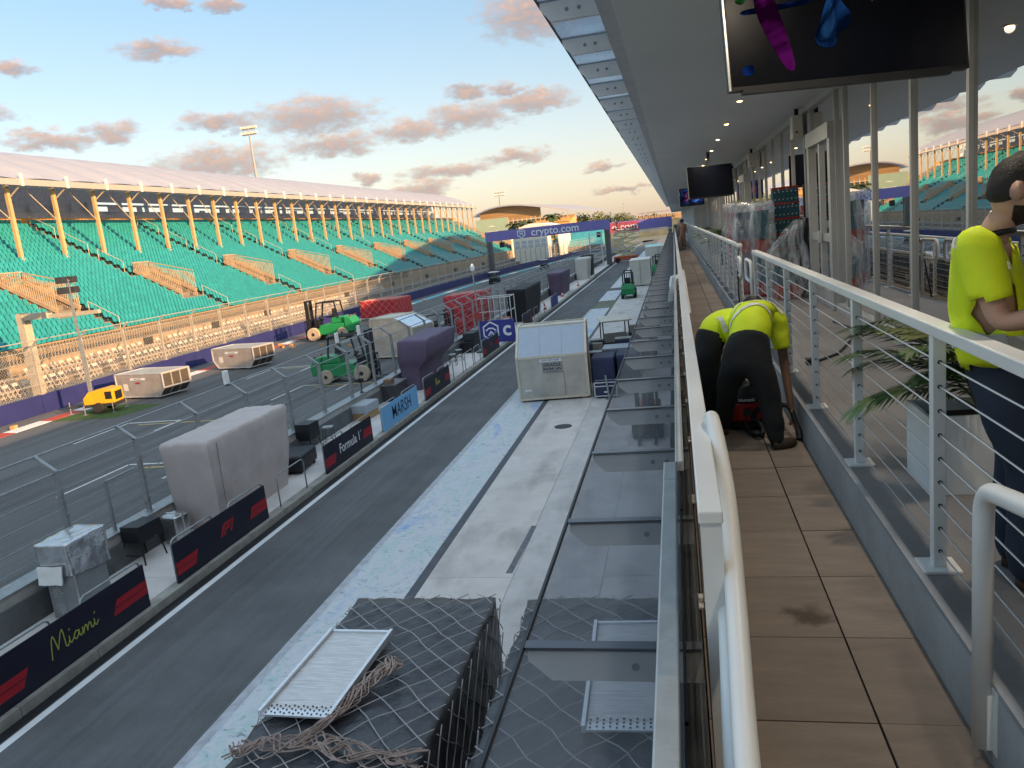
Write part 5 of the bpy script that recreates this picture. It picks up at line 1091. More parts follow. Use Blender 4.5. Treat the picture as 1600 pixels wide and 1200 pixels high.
for k, (x_, y_, h_, lab) in enumerate(((-4.3,38.4,1.5,'stack of dark cases just behind the large silver container'), (-3.9,39.6,1.15,'low stack of dark cases directly behind the navy carts'), (-2.1,41.0,1.3,'stack of dark cases against the canopy posts'), (-1.9,55,1.6,'tall dark case stack further along the canopy'), (-5.0,39.2,1.75,'tall stack of dark cases left of the buggies behind the silver container'), (-2.9,40.0,1.9,'tall dark case stack between the roofless buggy and the canopy'), (-4.7,42.6,1.5,'dark case stack beside the cream roofed buggy'), (-2.0,44.0,1.2,'low dark case stack under the canopy edge by the buggies'), (-2.0,50.0,1.4,'dark case stack past the buggies'))):
    o = thing('case_stack', lab, 'case', (x_,y_,0))
    z_ = 0.1
    while z_ < h_: part('case', MB().box(-0.5+0.06*math.sin(z_*9),-0.4,z_,0.5,0.4,z_+0.34), black if int(z_*3) % 2 else navyc, o, bevel=0.02); z_ += 0.36
    part('lid', MB().box(-0.45,-0.38,z_,0.4,0.3,z_+0.05), mat('lid_pale', (0.22,0.22,0.22), 0.5), o)
# white shipping containers
whc = mat('white_container', (0.60,0.57,0.51), 0.55, var=0.1, scale=0.8)
def cabin(label, x, y, w, d, h):
    o = thing('storage_container', label, 'container', (x,y,0)); part('box', MB().box(0,0,0.12,w,d,h), whc, o)
    q = MB()
    for k in range(int(w/0.3)+1): q.box(k*0.3-0.03,-0.03,0.15,k*0.3+0.03,0.0,h-0.03)
    for k in range(int(d/0.5)): q.box(-0.03,k*0.5,0.15,0.0,k*0.5+0.1,h-0.03)
    part('ribs', q, whc, o); part('roof_edge', MB().box(-0.05,-0.06,h,w+0.05,d+0.05,h+0.1), cream, o); part('door_bar', MB().cyl((w*0.5,-0.06,0.2),(w*0.5,-0.06,h-0.1),0.03,6), galv, o)
cabin('white ribbed storage container on the apron ahead of the green forklift', -5.55, 96, 2.4, 6.0, 3.1); cabin('white ribbed storage container further down the apron', -4.6, 124, 4.0, 6, 3.6)
# yellow light tower
yel = mat('tower_yellow', (0.62,0.33,0.015), 0.4, var=0.08)
o = thing('light_tower', 'yellow towable light tower with four lamps on the grass patch', 'light tower', (-34.0, 39.4, 0), R(12))
part('hood', MB().prism([(-0.9,-0.6,0.55),(0.95,-0.6,0.55),(0.95,-0.6,1.35),(0.4,-0.6,1.45),(-0.55,-0.6,1.3),(-0.9,-0.6,0.95)], (0,1.2,0)), yel, o, bevel=0.05); part('air_grille', MB().box(0.45,-0.612,0.8,0.85,-0.601,1.25).box(0.955,-0.4,0.7,0.965,0.4,1.2), black, o)
part('chassis', MB().box(-1.0,-0.55,0.38,1.0,0.55,0.55).bar((-1.0,0,0.45),(-2.3,0,0.42),0.1), steel_d, o); part('tow_jack', MB().cyl((-2.1,0,0.0),(-2.1,0,0.75),0.035,8).box(-2.25,-0.15,0,-1.95,0.15,0.03), galv, o)
for y_ in (-0.7, 0.7):
    w = part('wheel', MB().lathe([(0.18,-0.1),(0.3,-0.1),(0.33,-0.05),(0.33,0.05),(0.3,0.1),(0.18,0.1)], 18, (0,y_,0.33), 'y'), rubber, o); part('rim', MB().cyl((0,y_-0.08,0.33),(0,y_+0.08,0.33),0.17,12), wtxt, w)
for x_, y_ in ((0.9,-0.8),(0.9,0.8),(-0.8,-0.8),(-0.8,0.8)): part('outrigger', MB().cyl((x_,y_,0),(x_,y_,0.6),0.03,8).box(x_-0.12,y_-0.12,0,x_+0.12,y_+0.12,0.02), galv, o)
part('mast', MB().box(-0.75,-0.09,1.2,-0.57,0.09,4.2).box(-0.72,-0.06,4.2,-0.60,0.06,8.0).bar((-0.66,-0.7,7.9),(-0.66,0.7,7.9),0.06), galv, o)
for y_ in (-0.55, 0.55):
    for z_ in (7.35, 7.95): part('lamp_head', MB().box(-0.85,y_-0.3,z_-0.19,-0.5,y_+0.3,z_+0.19).box(-0.9,y_-0.24,z_-0.15,-0.85,y_+0.24,z_+0.15), steel_d, o, rot=None)
o = thing('signal_gantry', 'beige steel cantilever post reaching over the outer wall', 'gantry', (-40.4, 41.5, 0)); bst = mat('gantry_beige', (0.42,0.37,0.29), 0.6, var=0.1)
part('post', MB().box(-0.25,-0.3,0.9,0.25,0.3,6.2), bst, o); part('arm', MB().box(0.26,-0.25,5.75,2.0,0.25,6.15), bst, o); part('arm_tip', MB().box(2.0,-0.12,5.75,5.6,0.12,5.98), bst, o); part('lamp', MB().box(4.4,-0.1,5.98,4.8,0.1,6.15), black, o)
# timber blocks and cones strewn on the track
random.seed(9); bm_ = MB().box(-0.17,-0.12,0,0.17,0.12,0.2).mesh('timber_block'); fix(bm_)
spots = [(-37.2,35.9)]+[(random.uniform(-37,-33), random.uniform(62,66)) for _ in range(5)]+[(random.uniform(-35.5,-27.5), random.uniform(76,83)) for _ in range(14)]+[(random.uniform(-31,-27), random.uniform(60,66)) for _ in range(4)]
for i, (x_, y_) in enumerate(spots):
    b_ = link('timber_block', bm_, wood, None, loc=(x_,y_,0.0), rot=(0,0,random.uniform(0,3)))
    if i == 0: tag(b_, 'orange-brown timber block on the kerb at the left picture edge', 'timber block')
    else: tag(b_, 'small timber block lying loose on the track asphalt', 'timber block', 'timber blocks strewn on the track')
def cone(label, x, y, z=0.0):
    o = thing('traffic_cone', label, 'cone', (x,y,z)); org = mat('cone_orange', (0.55,0.10,0.03), 0.5); part('cone_body', MB().lathe([(0.16,0.03),(0.03,0.62),(0.02,0.65)], 14), org, o); part('base', MB().box(-0.2,-0.2,0,0.2,0.2,0.03), org, o); part('band', MB().lathe([(0.118,0.24),(0.086,0.38)], 14), wtxt, o)
for x_, y_, z_, lab in ((-35.9,60.4,0,'beside the outer kerb near the green forklift'), (-35.3,95,0,'on the outer kerb past the red load'), (-34.8,104,0,'on the outer kerb at the teal painting'), (-12.9,75.3,0.208,'at the foot of the tall black cover'), (-13.0,88.5,0.208,'on the platform near the violet cover'), (-12.9,103,0.208,'on the platform beyond the violet cover'), (-29.5,83.0,0,'right of the red load on the track')): cone('orange traffic cone %s' % lab, x_, y_, z_)
for x_, y_, lab in ((-30.5,130,'nearer'), (-27.5,165,'farther')):
    o = thing('track_cart', 'small dark cart with pale roof far along the track, the %s one' % lab, 'cart', (x_,y_,0)); part('body', MB().box(-0.7,-1.2,0.3,0.7,1.2,1.0), black, o, bevel=0.05); part('roof', MB().box(-0.8,-1.1,1.9,0.8,1.1,2.0), cream, o); part('roof_post', MB().bar((-0.7,-1,1),(-0.7,-1,1.9),0.06).bar((0.7,-1,1),(0.7,-1,1.9),0.06).bar((-0.7,1,1),(-0.7,1,1.9),0.06).bar((0.7,1,1),(0.7,1,1.9),0.06), black, o)
    for a in (-0.7,0.7):
        for b in (-0.8,0.8): part('wheel', MB().cyl((a-0.1,b,0.3),(a+0.1,b,0.3),0.3,12), rubber, o)

# ================================================================== GANTRIES AND LIFT
gpur = mat('gantry_purple', (0.20,0.17,0.45), 0.55, var=0.04, scale=0.3); gsteel = mat('truss_grey', (0.17,0.17,0.18), 0.5, 0.3, var=0.15)
gpink = mat('gantry_pink_light', (0.40,0.08,0.14), 0.6, var=0.1)
o = thing('gantry_banner', 'purple crypto.com gantry on grey legs spanning the track', 'gantry', (-36.6, 152, 0))
part('banner', MB().box(0,0,6.95,24.6,1.2,8.85), gpur, o)
text('crypto.com', 2.05, wtxt, o, (14.0,-0.012,7.9), FY, bold=0.02); lx = 7.3
hexo = [[(lx+0.85*math.cos(R(60*k+30)), 7.92+0.85*math.sin(R(60*k+30))) for k in range(7)], [(lx-0.42,8.1),(lx-0.2,8.35),(lx+0.2,8.35),(lx+0.42,8.1)], [(lx-0.35,7.55),(lx-0.1,7.95),(lx+0.1,7.95),(lx+0.35,7.55)]]
ribbon(hexo, 0.14, FY, wtxt, o, (0,-0.012,0), 'emblem')
for x_ in (0.1, 23.5):
    q = MB().box(x_,0.05,0,x_+0.16,0.21,6.95).box(x_+0.84,0.05,0,x_+1.0,0.21,6.95).box(x_,0.95,0,x_+0.16,1.1,6.95).box(x_+0.84,0.95,0,x_+1.0,1.1,6.95)
    for k in range(8): q.bar((x_+0.08,0.1,k*0.86),(x_+0.92,0.1,k*0.86+0.86),0.09).bar((x_+0.08,0.1,k*0.86),(x_+0.92,0.1,k*0.86),0.08)
    q.box(x_+0.2,0.3,0,x_+0.8,0.9,6.9); part('leg', q, gsteel, o)
for x_ in (2.8, 22.0): part('loudspeaker', MB().box(x_,-0.3,5.6,x_+0.8,0.4,6.6), black, o)
q = MB()
for x_ in (20.6, 22.9):
    for y_ in (-1.2, 0.0): q.cyl((x_,y_,0.2),(x_,y_,6.6),0.06,6)
for k in range(5): q.bar((20.6,-1.2,0.5+k*1.4),(22.9,-1.2,0.5+k*1.4),0.08).bar((20.6,-1.2,0.5+k*1.4),(22.9,-1.2,1.6+k*1.2),0.06)
part('access_scaffold', q, alu_b, o)
o = thing('gantry_banner', 'purple gantry over the pit lane reaching the paddock building, half hidden', 'gantry', (-17, 200, 0))
part('banner', MB().box(0,0,5.75,16.6,1.2,8.2), gpur, o); part('banner_section', MB().box(0.3,-0.03,5.6,8.4,-0.005,8.0), gpink, o)
text('o.com', 2.5, wtxt, o, (5.0,-0.045,6.85), FY, bold=0.02, sx=1.05)
for x_ in (0.2, 15.6): part('leg', MB().box(x_,0.1,0,x_+0.9,1.0,5.75), gsteel, o)
part('lower_truss', MB().box(8.5,-0.1,5.25,16.4,0.1,5.45), wtxt, o); part('lower_truss', MB().box(2,0.9,5.3,16.4,1.0,5.5), wtxt, o)
o = thing('scissor_lift', 'orange scissor lift with cream arms raised under the far gantry', 'scissor lift', (-9.9, 160, 0)); org = mat('lift_orange', (0.55,0.11,0.05), 0.5); arm = mat('lift_arm', (0.68,0.58,0.34), 0.6)
part('chassis', MB().box(-2.4,-0.7,0.45,2.4,0.7,1.25), org, o, bevel=0.08)
for x_ in (-1.6, 1.6):
    for y_ in (-0.75, 0.75): part('wheel', MB().cyl((x_,y_-0.15,0.5),(x_,y_+0.15,0.5),0.5,16), rubber, o)
for y_ in (-0.45, 0.45):
    for k in range(5):
        z0, z1 = 1.05+k*1.12, 1.05+(k+1)*1.12; hw = 2.2
        part('scissor_arm', MB().bar((-hw,y_,z0),(hw,y_,z1),0.12,0.26), arm, o); part('scissor_arm', MB().bar((hw,y_*0.85,z0),(-hw,y_*0.85,z1),0.12,0.26), arm, o)
q = MB().box(-2.3,-0.75,6.7,2.3,0.75,6.85)
pf = part('platform', q, org, o); q = MB()
for z_ in (7.3, 7.8): q.bar((-1.8,-0.75,z_),(1.8,-0.75,z_),0.05).bar((-1.8,0.75,z_),(1.8,0.75,z_),0.05).bar((-1.8,-0.75,z_),(-1.8,0.75,z_),0.05).bar((1.8,-0.75,z_),(1.8,0.75,z_),0.05)
for x_ in (-1.8,-0.6,0.6,1.8):
    for y_ in (-0.75,0.75): q.bar((x_,y_,6.85),(x_,y_,7.8),0.05)
part('guard_rail', q, org, pf)
o = thing('barrier_block', 'red plastic barrier block beside the scissor lift wheels', 'barrier', (-12.0,160.5,0.21)); part('block', MB().prism([(-0.4,-0.5,0),(0.4,-0.5,0),(0.15,-0.5,1.0),(-0.15,-0.5,1.0)], (0,1,0)), org, o); part('foot', MB().box(-0.45,-0.55,0,0.45,0.55,0.06), org, o)

# ================================================================== FAR BACKGROUND
mat_h = mat('mast_steel', (0.35,0.34,0.33), 0.5, 0.2)
def mast(label, x, y, h, w):
    o = thing('floodlight_mast', label, 'mast', (x,y,0)); part('pole', MB().tube([(0,0,0),(0,0,h)], [w*0.14,w*0.06], 8), mat_h, o)
    part('crossbar', MB().bar((-w/2,0,h),(w/2,0,h),0.3).bar((-w/2,0,h-1.6),(w/2,0,h-1.6),0.25), mat_h, o)
    for k in range(5):
        for zz in (0, -1.6): part('lamp', MB().box(-w/2+k*w/4-0.45,-0.4,h+zz+0.15,-w/2+k*w/4+0.45,0.4,h+zz+0.8), cream, o)
mast('tall floodlight mast rising behind the grandstand roof', -120, 218, 46.5, 4.2); mast('thin floodlight mast above the far grandstand', -90.8, 420, 31, 5.5)
o = thing('radio_mast', 'very thin distant mast above the far trees', 'mast', (-35.8,600,0)); part('pole', MB().tube([(0,0,0),(0,0,24)], [0.4,0.12], 6), mat_h, o); part('antenna', MB().box(-0.4,-0.2,21,0.4,0.2,22.5), mat_h, o)
# far grandstand with a curved roof and golden gable
o = thing('grandstand', 'distant golden grandstand with curved roof beyond the main stand', 'grandstand', (0,330,0)); gl = mat('far_gold', (0.55,0.33,0.12), 0.6, var=0.15, scale=0.3)
def far_roof(x): 
    t_ = (x+86)/46.0; return 15.2+6.0*math.sin(math.pi*min(1, max(0, t_))**0.75)*(1-0.25*t_)
xs = [-84+3.3*k for k in range(14)]
rf = MB()
for a, b in zip(xs[:-1], xs[1:]):
    rf.quad((a,-4,far_roof(a)),(b,-4,far_roof(b)),(b+9,70,far_roof(b)),(a+9,70,far_roof(a))); rf.quad((a,-4,far_roof(a)-0.5),(b,-4,far_roof(b)-0.5),(b,-4,far_roof(b)),(a,-4,far_roof(a)))
part('roof', rf, roofm, o)
ga = MB()
for a, b in zip(xs[1:9], xs[2:10]): ga.quad((a,0,14.0),(b,0,14.0),(b,0,far_roof(b)-0.6),(a,0,far_roof(a)-0.6))
part('gable', ga, mat('far_gable', (0.32,0.20,0.10), 0.7, var=0.25, scale=0.4, stretch=(0.2,1,4)), o)
for k in range(22): part('column', MB().box(-84+k*1.95,-1.5,5,-84+k*1.95+0.35,-1.0,min(14.6+0.2*math.sin(k), far_roof(-84+k*1.95)-0.3)), gl, o)
part('tier', MB().prism([(-84,-2,4),(-84,-2,11.2),(-84,20,14),(-84,20,4)], (42,0,0)), gl, o); part('balcony_rail', MB().box(-84,-2.4,11.2,-42,-2.1,12.6), gl, o)
o = thing('billboard', 'pale green billboard at the end of the main grandstand', 'billboard', (-67.3,268,0)); part('panel', MB().box(0,0,6,11.5,0.4,14.1), mat('billboard_green', (0.30,0.40,0.30), 0.6, var=0.06, scale=0.3), o)
for x_ in (0.6, 10.5): part('post', MB().box(x_,0.1,0,x_+0.4,0.35,6), mat_h, o)
flat([[(-1.4,0),(-0.4,0.35),(0.4,0.35),(1.4,0),(0.3,0.1),(0,-0.05),(-0.3,0.1)]], FY, cream, o, (5.6,-0.02,11.4), 'emblem', 0.02); part('print_line', MB().box(3.6,-0.03,9.6,7.6,-0.01,9.85).box(3.2,-0.03,8.0,8.4,-0.01,8.8), cream, o)
o = thing('marquee', 'low white curved marquee roof behind the gantry banner', 'tent', (-46,222,0)); q = MB()
for k in range(10):
    a, b = k/10, (k+1)/10; q.quad((14*a,0,8.3+2.2*math.sin(math.pi*a)),(14*b,0,8.3+2.2*math.sin(math.pi*b)),(14*b,25,8.3+2.2*math.sin(math.pi*b)),(14*a,25,8.3+2.2*math.sin(math.pi*a)))
    q.quad((14*a,0,8.0),(14*b,0,8.0),(14*b,0,8.3+2.2*math.sin(math.pi*b)),(14*a,0,8.3+2.2*math.sin(math.pi*a)))
part('roof', q, mat('marquee_white', (0.7,0.68,0.64), 0.6), o); part('side_wall', MB().box(0,0,0,0.3,25,8.3), cream, o); part('side_wall', MB().box(13.7,0,0,14,25,8.3), cream, o)
o = thing('hospitality_block', 'white block with square windows under the gantry banner', 'building', (-41.5,203,0)); part('wall', MB().box(0,0,0,9.2,6,6.6), cream, o)
for k in range(5):
    w = part('window', MB().box(0.5+k*1.75,-0.05,4.1,1.75+k*1.75,-0.01,6.0), dark_s, o); part('frame', MB().box(0.45+k*1.75,-0.09,4.98,1.8+k*1.75,-0.055,5.08), wtxt, w)
o = thing('grandstand', 'small far turquoise stand under the gantry banner at the bend', 'grandstand', (-37,238,0)); part('tier', MB().prism([(0,0,1.5),(0,0,2.2),(0,16,6.5),(0,16,1.5)], (15,0,0)), mat('far_teal', (0.04,0.30,0.30), 0.5, var=0.2, scale=0.5), o); part('fascia', MB().box(0,-0.2,1.0,15,0,2.4), stand_c, o)
o = thing('grandstand', 'far low stand with pale roof over the second gantry', 'grandstand', (-17.5,400,0)); part('roof', MB().box(0,0,11.6,22,14,12.1), roofm, o); part('tier', MB().box(0,2,7.5,22,14,10.0), mat('far_tier', (0.34,0.24,0.15), 0.7, var=0.3, scale=0.6), o); part('base', MB().box(0,2.2,0,22,13.8,7.5), mat('far_base', (0.12,0.14,0.13), 0.8, var=0.3, scale=0.3), o)
for k in range(8): part('column', MB().box(k*2.9,0.3,9,k*2.9+0.4,0.7,11.6), gl, o)
struct('runoff_paint', MB().quad((-8,215,0.01),(-5,215,0.01),(-4,262,0.01),(-9.5,262,0.01)), mat('runoff_teal', (0.02,0.36,0.42), 0.6))
# trees
leaf = mat('leaf_dark', (0.055,0.085,0.03), 0.7, var=0.4, scale=0.6); leaf2 = mat('leaf_olive', (0.09,0.11,0.035), 0.7, var=0.4, scale=0.6); bark = mat('bark', (0.12,0.09,0.06), 0.9)
def tree(label, x, y, h, w, seed, lm):
    r_ = random.Random(seed); o = thing('tree', label, 'tree', (x,y,0))
    t_ = MB().tube([(0,0,0),(0.1,0,h*0.3),(0,0.1,h*0.6)], [h*0.035,h*0.028,h*0.012], 7)
    for k in range(5):
        a = r_.uniform(0,6.28); t_.tube([(0,0,h*(0.3+0.05*k)),(math.cos(a)*w*0.3,math.sin(a)*w*0.3,h*(0.55+0.07*k))], [h*0.015,h*0.005], 5)
    part('trunk', t_, bark, o); c_ = MB(); cl_ = [(Vector((r_.gauss(0,w*0.2),r_.gauss(0,w*0.2),h*r_.uniform(0.45,0.92))), r_.uniform(0.12,0.24)*w) for _ in range(16)]
    for c0, rad in cl_:
        for _ in range(75):
            d = Vector((r_.gauss(0,1),r_.gauss(0,1),r_.gauss(0,0.8))).normalized()*rad*r_.uniform(0.5,1.05); p = c0+d; s_ = h*0.03; u = Vector((r_.gauss(0,1),r_.gauss(0,1),r_.gauss(0,1))).normalized()*s_; v = u.orthogonal().normalized()*s_*0.8
            c_.add([p-u,p+v,p+u,p-v], [(0,1,2,3)])
    part('crown', c_, lm, o, recalc=False)
TR = [(-55,398,14.5,12),(-48,402,13.5,14),(-40,400,14.5,14),(-32,405,12.5,13),(-24,398,12.0,13),(-16,412,11,12),(-62,410,13,13),(-8,420,10.5,12),(-68,300,12.5,9),(-50,310,11.5,9)]
LB = ['round dark tree left of the gantry post over the banner','broad dark tree above the gantry banner end','broad olive tree behind the man on the lift','olive tree right of the lift platform','low tree crown before the far pale stand','small tree beside the far pale stand','dark tree at the far stand corner','low tree at the end of the pit lane','rounded shrubby tree before the far golden stand','small rounded tree under the far golden stand']
for k, (x_, y_, h_, w_) in enumerate(TR): tree(LB[k], x_, y_, h_, w_, 50+k, leaf if k % 2 else leaf2)
def palm_tree(label, x, y, h, seed):
    r_ = random.Random(seed); o = thing('palm_tree', label, 'palm', (x,y,0)); part('trunk', MB().tube([(0,0,0),(0.2,0,h*0.5),(0,0.1,h)], [0.32,0.24,0.2], 8), bark, o); c_ = MB()
    for k in range(26):
        a = r_.uniform(0,6.28); up_ = r_.uniform(-0.2,1.0); L = r_.uniform(2.8,3.8); prev = Vector((0,0,h)); d = Vector((math.cos(a),math.sin(a),up_)).normalized(); sd = d.cross(Vector((0,0,1))).normalized()
        for i in range(7):
            q_ = prev+d*L/7; d = (d+Vector((0,0,-0.22))).normalized()
            for sg_ in (-1,1):
                e_ = sd*sg_*0.75*math.sin(math.pi*(i+1)/8.5)+Vector((0,0,-0.25)); c_.add([prev,q_,q_+e_,prev+e_*0.9], [(0,1,2,3)])
            prev = q_
    part('crown', c_, leaf, o, recalc=False)
palm_tree('palm tree standing before the far golden grandstand', -37.5, 250, 12.3, 1); palm_tree('smaller palm left of the taller palm', -47, 256, 11.2, 2); palm_tree('palm tree low behind the billboard', -52.5, 262, 11.0, 3)

# ================================================================== TERRACE THINGS
o = thing('planter', 'white box planter with a palm behind the near cable railing', 'planter', (1.24, 4.29, TZ+0.002))
pw_ = mat('planter_white', (0.84,0.84,0.82), 0.5, var=0.05)
part('side', MB().box(0,0,0,0.80,0.02,0.43), pw_, o); part('side', MB().box(0,0.40,0,0.80,0.42,0.43), pw_, o); part('side', MB().box(0.0,0.021,0.0,0.02,0.399,0.43), pw_, o); part('side', MB().box(0.78,0.021,0.0,0.80,0.399,0.43), pw_, o)
part('soil', MB().box(0.02,0.021,0.0,0.78,0.399,0.36), mat('soil', (0.035,0.025,0.018), 0.95, var=0.4, scale=12), o)
fr_m = mat('palm_leaf', (0.055,0.105,0.030), 0.45, var=0.3, scale=4); fr_y = mat('palm_leaf_pale', (0.14,0.17,0.045), 0.5, var=0.3, scale=4); stem_m = mat('palm_stem', (0.13,0.14,0.05), 0.6, var=0.2)
def frond(base, az_, lean, L, seed, mt, parent, drop=1.0):
    r_ = random.Random(seed); p = Vector(base); d = Vector((math.cos(az_)*math.sin(lean), math.sin(az_)*math.sin(lean), math.cos(lean))); pts = [p.copy()]; ds = [d.copy()]; n_ = 22
    for i in range(n_):
        p = p+d*L/n_; d = (d+Vector((math.cos(az_)*0.025, math.sin(az_)*0.025, -0.055*drop*(0.3+i/n_*1.5)))).normalized(); pts.append(p.copy()); ds.append(d.copy())
    st_ = part('frond_stem', MB().tube(pts, [0.008*(1-0.8*i/n_) for i in range(n_+1)], 5), stem_m, parent)
    lf = MB()
    for i in range(6, n_+1):
        t_ = (i-6)/(n_-6); ll = (0.16+0.30*math.sin(math.pi*min(1, t_*0.85+0.12)))*L*0.62; sd = ds[i].cross(Vector((0,0,1))).normalized(); 
        for sg_ in (-1, 1):
            for sub in (0, 0.5):
                if i == n_ and sub: continue
                q0 = pts[i]+ds[i]*L/n_*sub; dr_ = (sd*sg_*(1.0-0.55*t_)+ds[i]*(0.75+0.6*t_)+Vector((0,0,r_.uniform(-0.10,0.12)))).normalized(); w_ = 0.009; up_ = sd.cross(ds[i]).normalized()
                wv_ = dr_.cross(up_).normalized()*w_; q1 = q0+dr_*ll*0.45+Vector((0,0,-0.01)); q2 = q0+dr_*ll*r_.uniform(0.85,1.05)+Vector((0,0,-0.12*ll*2))
                lf.add([q0-wv_*0.4,q0+wv_*0.4,q1+wv_,q1-wv_,q2], [(0,1,2,3),(3,2,4)])
    part('leaflets', lf, mt, st_, recalc=False)
pp = thing('potted_palm', 'green palm with drooping fronds in the white planter behind the railing', 'palm', (0,0,0))
rp_ = random.Random(3); bx, by, bz = 1.66, 4.50, TZ+0.36
for k in range(22):
    az_ = (math.pi*0.95, math.pi*0.85, math.pi*1.05, math.pi*1.15, 0.4, 1.6, 2.4, 4.4, 5.2, 2.0, 3.5, 5.9, 0.9, math.pi*0.9, 1.2, 2.9, 2.6, 3.9, 4.8, 3.2, 2.2, 0.1)[k]; frond((bx+rp_.uniform(-.12,.12), by+rp_.uniform(-.06,.06), bz), az_+rp_.uniform(-.1,.1), (0.55,0.75,0.85,0.4,0.4,0.3,0.5,0.35,0.4,0.2,0.6,0.5,0.25,0.9,0.12,0.35,0.45,0.4,0.3,0.3,0.6,0.5)[k], rp_.uniform(0.8,1.15)*(0.86 if k in (0,1,2,3,10,13,15,16,19) else 1.0), 10+k, fr_y if k % 4 == 3 else fr_m, pp, 1.1)
for (x_, y_, lab, sc_) in ((1.55,25.5,'in dark pot beyond the wrapped crates',1.0), (1.5,33.0,'farther one along the railing',1.0)):
    q = thing('potted_palm', 'dark green potted palm %s' % lab, 'palm', (x_,y_,TZ+0.002)); part('pot', MB().lathe([(0.18,0),(0.24,0.4),(0.22,0.4),(0.2,0.3)], 16), black, q)
    for k in range(12): frond((0,0,0.3), k*0.52+0.2, 0.25+0.12*(k % 4), 1.15, 70+k, fr_m, q)
# bottle crates and film-wrapped stacks
teal_c = mat('crate_teal', (0.02,0.11,0.15), 0.5, var=0.15, rnd=0.1); red_c = mat('crate_red', (0.40,0.035,0.03), 0.5); glassw = mat('bottle_white', (0.7,0.75,0.72), 0.25)
crate_me = MB().box(0,0,0,0.44,0.34,0.03)
for a in range(7): crate_me.box(a*0.068,-0.0,0.03,a*0.068+0.03,0.015,0.24).box(a*0.068,0.325,0.03,a*0.068+0.03,0.34,0.24)
for a in range(5): crate_me.box(-0.0,0.016+a*0.066,0.03,0.015,0.046+a*0.066,0.24).box(0.425,0.016+a*0.066,0.03,0.44,0.046+a*0.066,0.24)
crate_me.box(0,-0.004,0.09,0.44,0.0,0.14).box(0.02,0.02,0.03,0.42,0.32,0.22); crate_me = crate_me.mesh('crate_body'); fix(crate_me)
rim_me = MB().box(-0.006,-0.006,0.24,0.446,0.02,0.275).box(-0.006,0.32,0.24,0.446,0.346,0.275).box(-0.006,0.0205,0.24,0.02,0.3195,0.275).box(0.42,0.0205,0.24,0.446,0.3195,0.275).mesh('crate_rim'); fix(rim_me)
bt = MB()
for a in range(6):
    for z_ in (0.06, 0.19): bt.cyl((0.04+a*0.07,-0.010,z_),(0.04+a*0.07,-0.004,z_),0.012,8)
bt = bt.mesh('bottle_necks')
rank = ['bottom', 'second', 'third', 'fourth', 'fifth', 'sixth', 'topmost']
for k in range(7):
    c_ = thing('bottle_crate', 'teal bottle crate, %s of the open stack by the glass door' % rank[k], 'crate', (1.80+0.004*(k % 2), 15.3, TZ+0.002+k*0.276), R(-2+k % 3), 'stacked bottle crates'); c_.scale = (1.03,1.03,1.03)
    link('crate_body', crate_me, teal_c, c_); link('crate_rim', rim_me, red_c if k % 2 == 0 else teal_c, c_); link('bottle_necks', bt, glassw, c_, kind='stuff')
M, t, ot = custom('clear_film'); tr = t.nodes.new('ShaderNodeBsdfTransparent'); tr.inputs[0].default_value = (0.9,0.92,0.94,1); p = t.nodes.new('ShaderNodeBsdfPrincipled'); p.inputs['Base Color'].default_value = (0.9,0.92,0.94,1); p.inputs['Roughness'].default_value = 0.12; p.inputs['Specular IOR Level'].default_value = 0.9
nz = t.nodes.new('ShaderNodeTexNoise'); nz.inputs['Scale'].default_value = 3.0; nz.inputs['Detail'].default_value = 5; nz.inputs['Distortion'].default_value = 1.5; tcn = t.nodes.new('ShaderNodeTexCoord'); mpn = t.nodes.new('ShaderNodeMapping'); mpn.inputs['Scale'].default_value = (2.2,2.2,0.7); t.links.new(tcn.outputs['Object'], mpn.inputs[0]); t.links.new(mpn.outputs[0], nz.inputs[0])
mr = t.nodes.new('ShaderNodeMapRange'); t.links.new(nz.outputs[0], mr.inputs[0]); mr.inputs[1].default_value = 0.35; mr.inputs[2].default_value = 0.68; mr.inputs[3].default_value = 0.04; mr.inputs[4].default_value = 0.42
bp = t.nodes.new('ShaderNodeBump'); bp.inputs['Strength'].default_value = 0.9; bp.inputs['Distance'].default_value = 0.08; t.links.new(nz.outputs[0], bp.inputs['Height']); t.links.new(bp.outputs[0], p.inputs['Normal'])
mx = t.nodes.new('ShaderNodeMixShader'); t.links.new(mr.outputs[0], mx.inputs[0]); t.links.new(tr.outputs[0], mx.inputs[1]); t.links.new(p.outputs[0], mx.inputs[2]); t.links.new(mx.outputs[0], ot.inputs[0]); film_c = M
def wrapped(label, x0, x1, y0, y1, h, seed, load=True, lean=0.0, inner=teal_c):
    o = thing('wrapped_stack', label, 'wrapped stack', (0,0,0))
    part('film', MB().hull([(x0-.06,y0-.06,TZ+.005),(x1+.06,y0-.06,TZ+.005),(x1+.06,y1+.06,TZ+.005),(x0-.06,y1+.06,TZ+.005)], [(x0,y0,TZ+h-lean),(x1,y0,TZ+h),(x1,y1,TZ+h),(x0,y1,TZ+h-lean)], 14, 0.09, 2.6, seed), film_c, o, smooth=True)
    z_ = 0.01; k = 0
    while z_ < h-lean-0.35 and load:
        part('crate', MB().box(x0+.06,y0+.05,TZ+z_,x1-.06,y1-.05,TZ+z_+0.24), inner if k % 3 else red_c, o); z_ += 0.262; k += 1
    return o
wrapped('low stack under crumpled clear film in front of the open crates', 1.62, 2.12, 14.1, 14.8, 1.35, 2, True, 0.5)
wrapped('tall stack draped in billowing clear film at the railing gap', 1.14, 1.48, 15.6, 16.2, 1.70, 5, True, 0.0, mat('dark_blue_load', (0.03,0.05,0.10), 0.6))
wrapped('tall stack under pale clear film beside the open crates', 1.42, 1.74, 14.9, 15.6, 1.72, 8)
